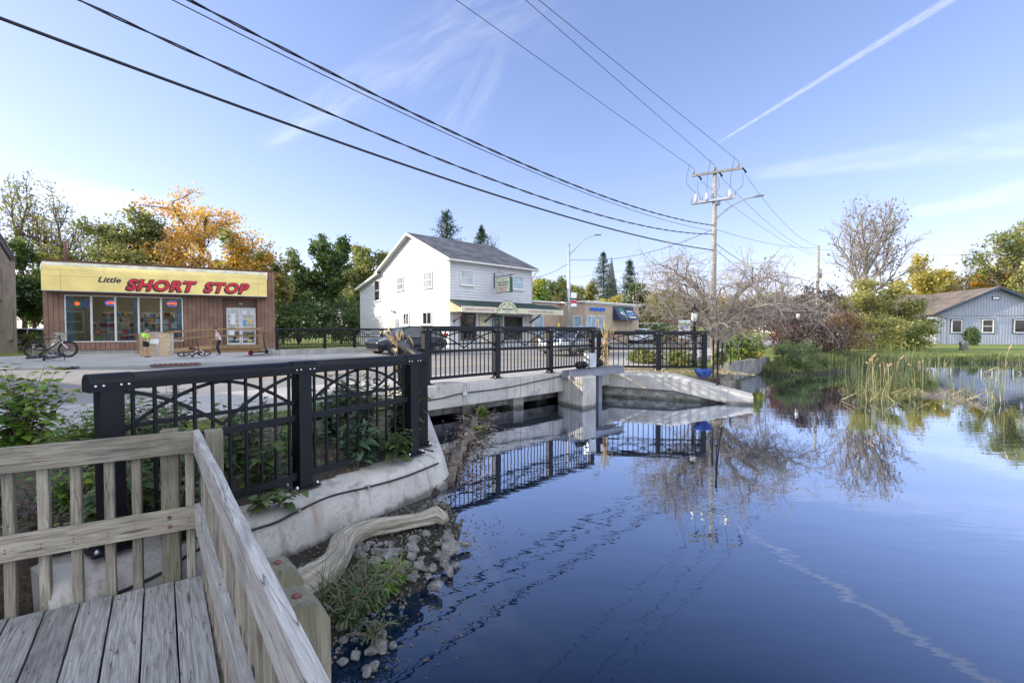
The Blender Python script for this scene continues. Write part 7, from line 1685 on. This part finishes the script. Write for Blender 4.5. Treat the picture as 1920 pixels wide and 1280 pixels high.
# roadside sign + low posts with chain
sg = thing('roadside_sign', 'white framed roadside sign left of the lantern', 'sign', (*at(1283, 612, 38).xy, GZ)); 
MB().b2((-.42, -.05, .6), (.42, .05, 2.15)).build('board', mt['paper'], sg, True); m = MB()
for w, z in (('MILL', 1.85), ('STREET', 1.6), ('PARK', 1.3), ('OPEN DAILY', 1.05)): pass
m.b2((-.5, -.06, 0), (-.43, .06, 2.2)).b2((.43, -.06, 0), (.5, .06, 2.2)).build('posts', mt['white'], sg, True)
MB().b2((-.33, -.056, 1.45), (.33, -.051, 1.62)).build('blue_band', mt['lightblue'], sg, True); MB().b2((-.33, -.056, .95), (.33, -.051, 1.05)).build('blue_band', mt['lightblue'], sg, True); MB().lathe([(.15, -.056), (.15, -.051)], (0, 0, 1.9), 16, 'y').build('round_mark', mt['lightgreen'], sg, True)
cpost = [(1337, 706, 648), (1345, 722, 648), (1354, 690, 646), (1370, 683, 644), (1390, 676, 646), (1412, 668, 645)]
prev = None
for i, (px, pyb, pyt) in enumerate(cpost):
    p = gz(px, pyb, .66); h = .78 if i > 1 else .95; t_ = thing('chain_post', 'low black bollard with a finial, number %s from the railing end along the retaining wall' % ('one', 'two', 'three', 'four', 'five', 'six')[i], 'bollard', p, 0, 'black chain posts on the retaining wall')
    MB().lathe([(.03, 0), (.022, .03), (.022, h-.06), (.035, h-.05), (.02, h-.02), (.032, h+.01), (.004, h+.05)], n=8).build('shaft', mt['black_metal'], t_, True)
    if prev is not None and i > 1:
        a, b = prev+Vector((0, 0, .7)), p+Vector((0, 0, .7)); MB().tube([a.lerp(b, u)-Vector((0, 0, 4*u*(1-u)*.14)) for u in np.linspace(0, 1, 9)], .014, 5).build('chain', mt['black_metal'], t_)
    prev = p
# blue pot
p = gz(1319, 708, .58); pot = thing('blue_pot', 'glazed cobalt blue bowl pot sitting at the foot of the railing end post', 'pot', p)
MB().lathe([(.08, 0), (.12, .015), (.21, .13), (.245, .20), (.255, .215), (.245, .225), (.21, .19), (.04, .18)], n=24).build('bowl', mt['bluepot'], pot, True)
# rope / rods fixed on the gear beam: two pale poles
MB().tube([at(1143, 701, 12.0), at(1180, 713, 11.9), at(1216, 726, 11.75)], .012, 5).build('pale_rope', mt['corn'], props_=('pale rope stretched from the gear beam down the abutment cap', 'rope'))
MB().tube([at(1070, 711, 10.7), at(1093, 724, 10.6)], .013, 5).build('pale_rope', mt['corn'], props_=('short pale rope across the front of the square pier', 'rope'))
# ================================================================== CORN STALK DECORATIONS
def corn(label, px, pyb, Y, h, seed):
    x = (px-960)/FPX*Y; zb = CZ+(618-pyb)/FPX*Y; t_ = thing('corn_stalks', label, 'corn stalks', (x, Y, zb)); rg = np.random.RandomState(seed); m = MB(); P = []
    for k in range(9):
        b = rg.normal(0, .05, 2); e = rg.normal(0, .20, 2); pts = [(b[0], b[1], 0), (b[0]*.3, b[1]*.3, h*.5), (e[0], e[1], h*rg.uniform(.8, 1.05))]; sp_ = spline(pts, 4); m.tube(sp_, .011, 5); P.append(sp_)
    m.build('stalks', mt['corn'], t_, True)
    n = 48; V = []; F = []; c = 0
    for k in range(n):
        s_ = P[rg.randint(0, 9)]; q = np.array(s_[rg.randint(1, len(s_))]); az = rg.uniform(0, 6.28); L = rg.uniform(.08, .24); d = np.array([math.cos(az), math.sin(az), 0]); up0 = rg.uniform(.1, .9)
        sdv = np.array([-d[1], d[0], rg.uniform(-.4, .4)])*.022; pts = [q+d*L*u*.7+np.array([0, 0, L*(up0*u-1.5*u*u)]) for u in (0, .25, .5, .75, 1)]
        for i, p_ in enumerate(pts): w_ = (.7, 1, .9, .6, .1)[i]; V += [p_-sdv*w_, p_+sdv*w_]
        F += [(c+2*i, c+2*i+1, c+2*i+3, c+2*i+2) for i in range(4)]; c += 10
    link('husks', npmesh('husks', V, F, mt['corn']), None, t_)
    MB().lathe([(.085, h*.46), (.09, h*.5), (.085, h*.54)], n=10).build('tie', mt['cattail'], t_, True)
corn('dried corn stalks tied to the railing post at the right end of the bridge', 1136, 686, 13.0, 1.3, 1)
corn('dried corn stalks tied by the car at the left end of the bridge railing', 748, 700, 9.35, .95, 2)
# ================================================================== VEHICLES
def car(label, loc, rz, L=4.5, Wd=1.84, H=1.66, mat='carpaint', kind='suv', name='parked_car', cat='car'):
    t_ = thing(name, label, cat, loc, rz); k = L/4.5
    # stations: x, z_bottom, z_belt, half width
    st = [(-2.25, .45, .70, .70), (-2.18, .30, .86, .84), (-1.9, .24, .98, .90), (-1.2, .22, 1.04, .92), (0, .21, 1.02, .92), (1.0, .22, 1.03, .92), (1.5, .24, 1.01, .91), (1.95, .26, .95, .88), (2.18, .30, .84, .80), (2.25, .36, .74, .72)]
    st = [(-x*k, a, b*H/1.66, w*Wd/1.84) for x, a, b, w in st]      # nose toward +x flips to -x
    m = MB(); ring = 10; vs = []
    for x, a, b, w in st:
        pr = [(-w*.86, a), (-w, a+.16), (-w*1.0, (a+b)/2), (-w*.97, b-.08), (-w*.90, b), (w*.90, b), (w*.97, b-.08), (w, (a+b)/2), (w, a+.16), (w*.86, a)]
        vs += [(x, y, z) for y, z in pr]
    m.add(vs, [(i*ring+j, (i+1)*ring+j, (i+1)*ring+(j+1) % ring, i*ring+(j+1) % ring) for i in range(len(st)-1) for j in range(ring)]+[tuple(range(ring)), tuple(reversed(range((len(st)-1)*ring, len(st)*ring)))], True)
    o = m.build('body', mt[mat], t_, True); s = o.modifiers.new('s', 'SUBSURF'); s.levels = s.render_levels = 2
    belt = 1.0*H/1.66; rf = H
    gp = [(-2.0, belt-.02, .80, .0), (-1.62, rf-.14, .66, 1), (-.9, rf-.03, .66, 1), (.1, rf-.02, .66, 1), (.55, rf-.13, .64, 1), (1.28, belt-.06, .80, 0)]
    gp = [(-x*k, z, w*Wd/1.84, t) for x, z, w, t in gp]
    # greenhouse glass: from belt up to roof line
    m = MB(); vs = []
    for x, z, w, t in gp: vs += [(x, -w*1.12 if t else -w, belt-.05 if t else z-.02), (x, -w, z), (x, w, z), (x, w*1.12 if t else w, belt-.05 if t else z-.02)]
    m.add(vs, [(i*4+j, (i+1)*4+j, (i+1)*4+j+1, i*4+j+1) for i in range(len(gp)-1) for j in range(3)], False); m.build('windows', mt['darkglass'], t_, True)
    m = MB(); tp = gp[1:5]; vs = []
    for x, z, w, t in tp: vs += [(x, -w-.02, z-.03), (x, -w+.05, z+.03), (x, w-.05, z+.03), (x, w+.02, z-.03)]
    m.add(vs, [(i*4+j, (i+1)*4+j, (i+1)*4+j+1, i*4+j+1) for i in range(len(tp)-1) for j in range(3)], True); m.build('roof', mt[mat], t_, True)
    m = MB()
    for sy in (-1, 1):
        for a, b in ((gp[5], gp[4]), (gp[0], gp[1])): m.bar((a[0], sy*a[2]*1.01, a[1]), (b[0], sy*b[2]*1.01, b[1]+.01), .05, .06)
        for x in (.45, -.75): m.bar((-x*k*-1 if False else x*k, sy*.755*Wd/1.84, belt-.03), (x*k+.03, sy*.675*Wd/1.84, rf-.07), .03, .08)
    m.build('pillars', mt[mat] if kind != 'suv' else mt['ink'], t_, True)
    for x in (1.38*k, -1.36*k):
        for sy in (-1, 1):
            wl = MB().torus((x, sy*(Wd/2-.10), .34), .245, .095, 'y', 24, 10); wo = wl.build('wheel', mt['rubber'], t_, True)
            rim = MB(); y0 = sy*(Wd/2-.04); rim.torus((x, y0, .34), .205, .018, 'y', 24, 6); rim.lathe([(.05, -.02), (.05, .02)], (x, y0, .34), 10, 'y')
            for q in range(10): a_ = 6.283*q/10; rim.bar((x, y0, .34), (x+.2*math.cos(a_), y0, .34+.2*math.sin(a_)), .025, .03, up=(0, 1, 0))
            rim.build('rim', mt['chrome'], wo, True); MB().lathe([(.2, -.03), (.2, .0)], (x, sy*(Wd/2-.09), .34), 16, 'y').build('brake_disc', mt['ink'], wo, True)
            ar = MB().torus((x, sy*(Wd/2-.035), .35), .375, .03, 'y', 24, 6); ar.v = [v if v.z > .25 else Vector((v.x, v.y, .25)) for v in ar.v]; ar.build('wheel_arch', mt['blackplastic'], t_, True)
            MB().lathe([(.365, -.02), (.365, .02)], (x, sy*(Wd/2-.06), .36), 22, 'y').build('arch_recess', mt['ink'], t_, True)
    for sy in (-1, 1):
        MB().prism([(-1.66*k, sy*.885, .86), (-2.14*k, sy*.76, .74), (-2.12*k, sy*.77, .84), (-1.72*k, sy*.885, .94)], (0, -sy*.1, 0)).build('headlight', mt['chrome'], t_, True)
        MB().b2((2.0*k, min(sy*.66, sy*.86), .95), (2.2*k, max(sy*.66, sy*.86), 1.16)).build('tail_light', mt['red'], t_, True)
        MB().box((-.78*k, sy*(Wd/2+.02), belt+.06), (.16, .16, .13)).build('mirror', mt['blackplastic'], t_, True, bevel=.03)
    MB().b2((-2.235*k, -.5, .50), (-2.15*k, .5, .70)).build('grille', mt['blackplastic'], t_, True); MB().b2((-2.19*k, -.7, .24), (-2.0*k, .7, .38)).build('bumper_trim', mt['blackplastic'], t_, True)
    m = MB()
    for sy in (-1, 1): m.box((0, sy*(Wd/2-.0), .34), (2.0*k, .03, .12)); 
    m.build('sill_trim', mt['blackplastic'], t_, True)
    return t_
ac = math.atan2(.692, .722)
q = gz(750, 666, GZ)+Vector((BD.x*1.0, BD.y*1.0, 0))+Vector((BN.x, BN.y, 0))*.9
car('dark navy suv parked across the road before the white house', (q.x, q.y, GZ+.005), ac, 4.4, 1.82, 1.54, 'carpaint')
q = at(1052, 640, 24.5); car('silver car on the road behind the bridge railing, its roof showing over the rail', (q.x+.9, q.y+.2, GZ+.005), ac, 4.7, 1.85, 1.52, 'carsilver', 'sedan', 'silver_car')
q = at(1203, 625, 47); car('small white car at the far car park beside the tan office', (q.x, q.y, GZ-.05), R_(60), 4.2, 1.75, 1.5, 'carwhite', 'sedan', 'white_car')
q = at(1246, 612, 66); car('distant grey pickup at the far car park', (q.x, q.y, GZ-.05), R_(70), 4.8, 1.9, 1.8, 'carsilver', 'suv', 'grey_car')
q = at(1278, 616, 62); car('distant dark car partly hidden by the roadside sign', (q.x, q.y, GZ-.05), R_(10), 4.4, 1.8, 1.5, 'carpaint', 'suv', 'dark_car')
q = at(46, 652, 33); car('pale car glimpsed between the pale building and the shop', (q.x, q.y, GZ-.05), R_(25), 4.4, 1.8, 1.5, 'carwhite', 'sedan', 'white_car')
# far car park rail
m = MB(); a, b = at(1185, 606, 60), at(1420, 606, 60); m.bar(a+Vector((0, 0, .0)), b, .05, .12)
for k in range(9): p = a.lerp(b, k/8); m.box((p.x, p.y, p.z-.35), (.1, .1, .8))
m.build('guard_rail', mt['galv'], props_=('pale guard rail along the far car park', 'guard rail'))
# ================================================================== BICYCLES, SCOOTER, CHAIR
def wheel(t_, c, R, r, nm='wheel'):
    w = MB().torus(c, R-r, r, 'y', 30, 8).build(nm, mt['rubber'], t_, True)
    MB().torus(c, R-2*r-.012, .012, 'y', 30, 5).build('rim', mt['ink'], w, True); m = MB(); c = Vector(c)
    for k in range(20): a = 6.283*k/20; m.tube([c, c+Vector((math.cos(a), 0, math.sin(a)))*(R-2*r-.012)], .0022, 3, cap=False)
    m.build('spokes', mt['chrome'], w, True); MB().lathe([(.03, -.05), (.03, .05)], c, 10, 'y').build('hub', mt['ink'], w, True); return w
def bicycle(label, M_, frame, R=.36, tyre=.032, wb=1.12, sc=1):
    rot = M_.to_euler(); t_ = thing('bicycle', label, 'bicycle', M_.translation, rot=rot)
    rw, fw = Vector((0, 0, R)), Vector((wb, 0, R)); bb = Vector((.43, 0, R-.06)); st_ = Vector((.30, 0, R+.44)); ht = Vector((wb-.30, 0, R+.50)); hb_ = Vector((wb-.25, 0, R+.36))
    wheel(t_, rw, R, tyre); wheel(t_, fw, R, tyre)
    m = MB().tube([bb, hb_], .024, 8).tube([st_, ht], .020, 8).tube([bb, st_], .018, 8).tube([ht+Vector((-.015, 0, .04)), hb_], .024, 8)
    for sy in (-.05, .05): m.tube([bb+Vector((0, sy*.5, 0)), rw+Vector((0, sy, 0))], .011, 6).tube([st_+Vector((.01, sy*.4, -.08)), rw+Vector((0, sy, 0))], .009, 6)
    m.build('frame', mt[frame], t_, True)
    m = MB()
    for sy in (-.055, .055): m.tube([hb_+Vector((.02, sy, -.03)), fw+Vector((0, sy, 0))], .016, 6)
    m.build('fork', mt['galvwhite'], t_, True)
    MB().tube([st_, st_+Vector((-.05, 0, .17))], .014, 6).build('seat_post', mt['ink'], t_, True)
    m = MB(); s0 = st_+Vector((-.06, 0, .19)); m.add([s0+Vector(v) for v in ((-.13, -.07, 0), (-.13, .07, 0), (.0, .05, .0), (.16, .015, -.01), (.16, -.015, -.01), (0, -.05, 0), (-.13, -.06, -.035), (-.13, .06, -.035), (.15, 0, -.035))], [(0, 5, 4, 3, 2, 1), (0, 1, 7, 6), (1, 2, 3, 8, 7), (0, 6, 8, 4, 5), (6, 7, 8), (3, 4, 8)]); m.build('saddle', mt['ink'], t_, True)
    h0 = ht+Vector((-.02, 0, .08)); MB().tube([h0+Vector((-.06, -.36, .02)), h0+Vector((0, -.1, 0)), h0+Vector((0, .1, 0)), h0+Vector((-.06, .36, .02))], .014, 8).tube([ht, h0], .016, 6).build('handlebar', mt['ink'], t_, True)
    m = MB().torus(bb+Vector((0, -.05, 0)), .075, .008, 'y', 18, 5); m.tube([bb+Vector((0, -.06, 0)), bb+Vector((.12, -.08, -.12))], .010, 5).tube([bb+Vector((0, .06, 0)), bb+Vector((-.12, .08, .12))], .010, 5).box(bb+Vector((.12, -.13, -.12)), (.1, .09, .02)).box(bb+Vector((-.12, .13, .12)), (.1, .09, .02)); m.build('crankset', mt['ink'], t_, True)
    m = MB(); 
    for z in (.075, -.075): m.tube([bb+Vector((0, -.05, z)), rw+Vector((0, -.05, z*.6))], .004, 4)
    m.build('chain', mt['bolt'], t_, True)
    b_ = bb.lerp(hb_, .45)+Vector((-.04, 0, .05)); MB().tube([b_-Vector((.04, 0, .05)), b_+Vector((.06, 0, .07))], .035, 8).build('bottle', mt['white'], t_, True)
    t_.scale = (sc,)*3
    return t_
fo = GZ+.056
pL, pR = gz(63, 671, fo), gz(126, 671, fo); db = (pR-pL); ab = math.atan2(db.y, db.x)
bicycle('dark mountain bicycle with white fork legs leaning upright at the left corner of the shop', Matrix.Translation(Vector((pL.x, pL.y, fo))) @ Matrix.Rotation(R_(20), 4, 'Z') @ Matrix.Rotation(R_(-6), 4, 'X'), 'ink', .37, .034, 1.16, 1.06)
p = gz(50, 672, fo+.12); bicycle('black bicycle lying flat on the pavement beside the upright one', Matrix.Translation(p) @ Matrix.Rotation(R_(-12), 4, 'Z') @ Matrix.Rotation(R_(-80), 4, 'X'), 'ink', .30, .03, .95)
p = gz(342, 668, fo+.10); bicycle('small dark red bicycle lying on its side before the ramp', Matrix.Translation(p) @ Matrix.Rotation(R_(25), 4, 'Z') @ Matrix.Rotation(R_(-68), 4, 'X'), 'redframe', .25, .026, .80, 1.0)
# kick scooter
p = gz(470, 665.5, fo); q = gz(500, 663.5, fo); d = (q-p).normalized(); rz = math.atan2(d.y, d.x)
ks = thing('kick_scooter', 'black electric kick scooter with red rear mudguard parked at the ramp end', 'scooter', p, rz); Lk = (q-p).length*1.0
MB().b2((.12, -.075, .10), (Lk-.16, .075, .17)).build('deck', mt['blackplastic'], ks, True, bevel=.01)
for x in (0, Lk): wheel(ks, (x, 0, .125), .125, .03)
MB().torus((0, 0, .125), .14, .022, 'y', 16, 6).xf(Matrix()).build('rear_mudguard', mt['red'], ks, True)
MB().tube([(Lk, 0, .12), (Lk-.12, 0, .42), (Lk-.26, 0, 1.12)], .028, 8).build('stem', mt['blackplastic'], ks, True); MB().tube([(Lk-.27, -.22, 1.13), (Lk-.27, .22, 1.13)], .018, 8).build('handlebar', mt['blackplastic'], ks, True)
# weathered adirondack chair
p = gz(78, 668.5, fo); ch = thing('garden_chair', 'grey slatted wooden garden chair behind the bicycles at the shop corner', 'chair', p+Vector((-.25, .5, 0)), R_(-20))
for k in range(5): board('back_slat', ch.location+Vector((-.28+.14*k, .35, .3)), ch.location+Vector((-.28+.14*k, .72, 1.15)), .10, .02, mt['chairwood'], ch, up=(0, -1, .4))
board('back_rail', ch.location+Vector((-.34, .70, 1.08)), ch.location+Vector((.34, .70, 1.08)), .03, .14, mt['chairwood'], ch)
for k in range(4): board('seat_slat', ch.location+Vector((-.3, -.25+.15*k, .40-.03*k)), ch.location+Vector((.3, -.25+.15*k, .40-.03*k)), .12, .02, mt['chairwood'], ch)
for sx in (-.33, .33):
    board('arm', ch.location+Vector((sx, -.35, .58)), ch.location+Vector((sx, .45, .60)), .12, .022, mt['chairwood'], ch); board('leg', ch.location+Vector((sx, -.3, 0)), ch.location+Vector((sx, -.3, .57)), .09, .03, mt['chairwood'], ch, up=(1, 0, 0)); board('leg', ch.location+Vector((sx*.9, -.28, .38)), ch.location+Vector((sx*.9, .65, .02)), .03, .11, mt['chairwood'], ch)
# ================================================================== PEOPLE
def skin(name, V, E, mat, parent, sub=2, root=0):
    me = bpy.data.meshes.new(name); me.from_pydata([v[0] for v in V], E, []); o = bpy.data.objects.new('tmp', me); COL.objects.link(o)
    o.modifiers.new('s', 'SKIN'); sm = o.modifiers.new('u', 'SUBSURF'); sm.levels = sub; sm.render_levels = sub
    for i, v in enumerate(V):
        r = v[1]; me.skin_vertices[0].data[i].radius = r if hasattr(r, '__len__') else (r, r)
    me.skin_vertices[0].data[root].use_root = True
    dg = bpy.context.evaluated_depsgraph_get(); dg.update(); m2 = bpy.data.meshes.new_from_object(o.evaluated_get(dg)); bpy.data.objects.remove(o)
    m2.polygons.foreach_set('use_smooth', [True]*len(m2.polygons)); m2.materials.clear(); m2.materials.append(mat); m2.name = name
    q = bpy.data.objects.new(name, m2); COL.objects.link(q); q.parent = parent; WM[q.name] = WM[parent.name]; return q
def hand(V, E, i, p, d, s=1):
    """palm from wrist vertex i, five bent fingers"""
    d = Vector(d).normalized(); sd_ = d.cross(Vector((0, 0, 1)) if abs(d.z) < .8 else Vector((0, 1, 0))).normalized(); up = sd_.cross(d)
    n = len(V); pc = Vector(p)+d*.045*s; V.append((tuple(pc), (.030*s, .016*s))); E.append((i, n))
    for k, (o, L) in enumerate(((-.026, .055), (-.009, .065), (.009, .061), (.026, .048))):
        a = pc+d*.035*s+sd_*o*s; b = a+d*L*.55*s-up*.010*s; c = b+d*L*.35*s-up*.026*s; m_ = len(V)
        V += [(tuple(a), .0085*s), (tuple(b), .0078*s), (tuple(c), .0068*s)]; E += [(n, m_), (m_, m_+1), (m_+1, m_+2)]
    m_ = len(V); a = pc-sd_*.03*s-d*.008*s; b = a-sd_*.022*s+d*.028*s; V += [(tuple(a), .0095*s), (tuple(b), .008*s)]; E += [(n, m_), (m_, m_+1)]
def person(label, loc, rz, H, pose, shirt, pants, shorts, shoe, helmet):
    s = H/1.45; t_ = thing('person', label, 'person', loc, rz)
    hip, kn, an_ = .74*s, .40*s, .07*s
    P = pose; lean = P.get('lean', 0); head = P.get('head', (0.03, 0, 0))
    V = [((0, 0, .76*s), (.105*s, .085*s)), ((lean*.4, 0, .90*s), (.10*s, .078*s)), ((lean*.9, 0, 1.06*s), (.125*s, .085*s)), ((lean, 0, 1.14*s), (.085*s, .06*s)), ((lean+.01, 0, 1.20*s), .042*s), ((lean+.03+head[0], 0, 1.265*s), (.075*s, .072*s)), ((lean+.03+head[0], 0, 1.36*s), (.078*s, .075*s)), ((lean+.02+head[0], 0, 1.42*s), (.05*s, .05*s))]
    E = [(i, i+1) for i in range(7)]; joints = {}
    for sy in (-1, 1):
        k, a = P['leg'][0 if sy < 0 else 1]
        n = len(V); V += [((.0, sy*.075*s, .70*s), .078*s), ((k[0]*s, sy*.085*s, k[1]*s), .050*s), ((a[0]*s, sy*.09*s, a[1]*s), .034*s), ((a[0]*s+.01, sy*.09*s, a[1]*s-.035*s), .034*s), ((a[0]*s+.12*s, sy*.10*s, a[1]*s-.045*s), (.034*s, .02*s))]; E += [(0, n), (n, n+1), (n+1, n+2), (n+2, n+3), (n+3, n+4)]; joints['leg%d' % sy] = n
        el, wr = P['arm'][0 if sy < 0 else 1]
        n = len(V); V += [((lean, sy*.135*s, 1.10*s), .047*s), ((el[0]*s+lean, sy*el[1]*s, el[2]*s), .032*s), ((wr[0]*s+lean, sy*wr[1]*s, wr[2]*s), .022*s)]; E += [(2, n), (n, n+1), (n+1, n+2)]; joints['arm%d' % sy] = n
        hand(V, E, n+2, V[n+2][0], Vector(V[n+2][0])-Vector(V[n+1][0]), s)
    hx = lean+.03+head[0]
    n = len(V); V += [((hx+.078*s, 0, 1.285*s), .012*s), ((hx, -.076*s, 1.29*s), .016*s), ((hx, .076*s, 1.29*s), .016*s)]; E += [(5, n), (5, n+1), (5, n+2)]
    skin('body', V, E, mt['skin'], t_, 2)
    for sy in (-1, 1): MB().lathe([(.003, -.007), (.0085, 0), (.003, .007)], (hx+.068*s, sy*.028*s, 1.315*s), 8, 'x').build('eye', mt['ink'], t_, True)
    MB().box((hx+.075*s, 0, 1.25*s), (.012, .04*s, .008)).build('mouth', mt['red'], t_, True)
    g = 1.13; tv = [(V[i][0], tuple(np.array(V[i][1] if hasattr(V[i][1], '__len__') else (V[i][1],)*2)*g)) for i in range(4)]; te = [(0, 1), (1, 2), (2, 3)]; tv[3] = (tv[3][0], (.07*s, .055*s)); tv[0] = ((0, 0, .70*s), (.125*s, .105*s)); tv.append(((0, 0, .79*s), (.118*s, .098*s))); te = [(0, 4), (4, 1), (1, 2), (2, 3)]
    for sy in (-1, 1):
        j = joints['arm%d' % sy]; a, b = Vector(V[j][0]), Vector(V[j+1][0]); n = len(tv); tv += [(tuple(a), .062*s), (tuple(a.lerp(b, .8)), .055*s)]; te += [(2, n), (n, n+1)]
    skin('shirt', tv, te, shirt, t_)
    lv = [((0, 0, .84*s), (.105*s, .088*s)), ((0, 0, .73*s), (.12*s, .10*s))]; le = [(0, 1)]
    for sy in (-1, 1):
        j = joints['leg%d' % sy]; h_, k, a = (Vector(V[j+i][0]) for i in range(3)); n = len(lv)
        if shorts: lv += [(tuple(h_), .092*s), (tuple(h_.lerp(k, .75)), .078*s)]; le += [(1, n), (n, n+1)]
        else: lv += [(tuple(h_), .09*s), (tuple(k), .062*s), (tuple(a), .048*s)]; le += [(1, n), (n, n+1), (n+1, n+2)]
        f = Vector(V[j+3][0]); skin('shoe', [(tuple(f+Vector((-.03*s, 0, 0))), (.042*s, .04*s)), (tuple(f+Vector((.07*s, 0, -.008))), (.042*s, .034*s)), (tuple(f+Vector((.15*s, 0, -.014))), (.034*s, .022*s))], [(0, 1), (1, 2)], shoe, t_, 1)
    skin('shorts' if shorts else 'trousers', lv, le, pants, t_)
    m = MB(); R1 = .105*s; m.lathe([(R1*math.cos(a), R1*.95*math.sin(a)) for a in np.linspace(0, 1.5, 8)], (hx-.012*s, 0, 1.335*s), 16); m.xf(Matrix.Translation((hx, 0, 1.33*s)) @ Matrix.Scale(1.18, 4, (1, 0, 0)) @ Matrix.Translation((-hx, 0, -1.33*s))); m.build('helmet', mt['helmet'] if helmet else mt['ink'], t_, True)
    m = MB()
    for sy in (-1, 1): m.tube([(hx, sy*.088*s, 1.33*s), (hx+.02, sy*.06*s, 1.24*s), (hx+.035, 0, 1.205*s)], .006, 5)
    m.build('chin_strap', mt['ink'], t_, True)
    return t_
mt['helmet'] = pbr('helmet', (.02, .03, .05), .35, .2, 5, 0, 30)
kid1 = gz(274, 669.5, fo); kid2 = gz(411, 665.8, fo)
person('child in lime green t-shirt, black shorts and helmet before the plywood panels', kid1, R_(5), 1.42, {'leg': [((.02, .40), (0, .07)), ((.03, .40), (.01, .07))], 'arm': [((.02, .19, .90), (.16, .12, .93)), ((.0, .19, .90), (.15, .12, .90))], 'lean': .0}, mt['lime'], mt['blackcloth'], True, mt['blackcloth'], True)
person('child in white and pink t-shirt and black trousers leaning forward by the ramp', kid2, R_(205), 1.45, {'leg': [((.10, .40), (-.04, .07)), ((.06, .41), (-.02, .07))], 'arm': [((-.10, .20, .90), (.10, .14, .82)), ((-.06, .2, .88), (.12, .10, .80))], 'lean': .09, 'head': (.06, 0, 0)}, mt['pinkwhite'], mt['blackcloth'], False, mt['blueshoe'], True)
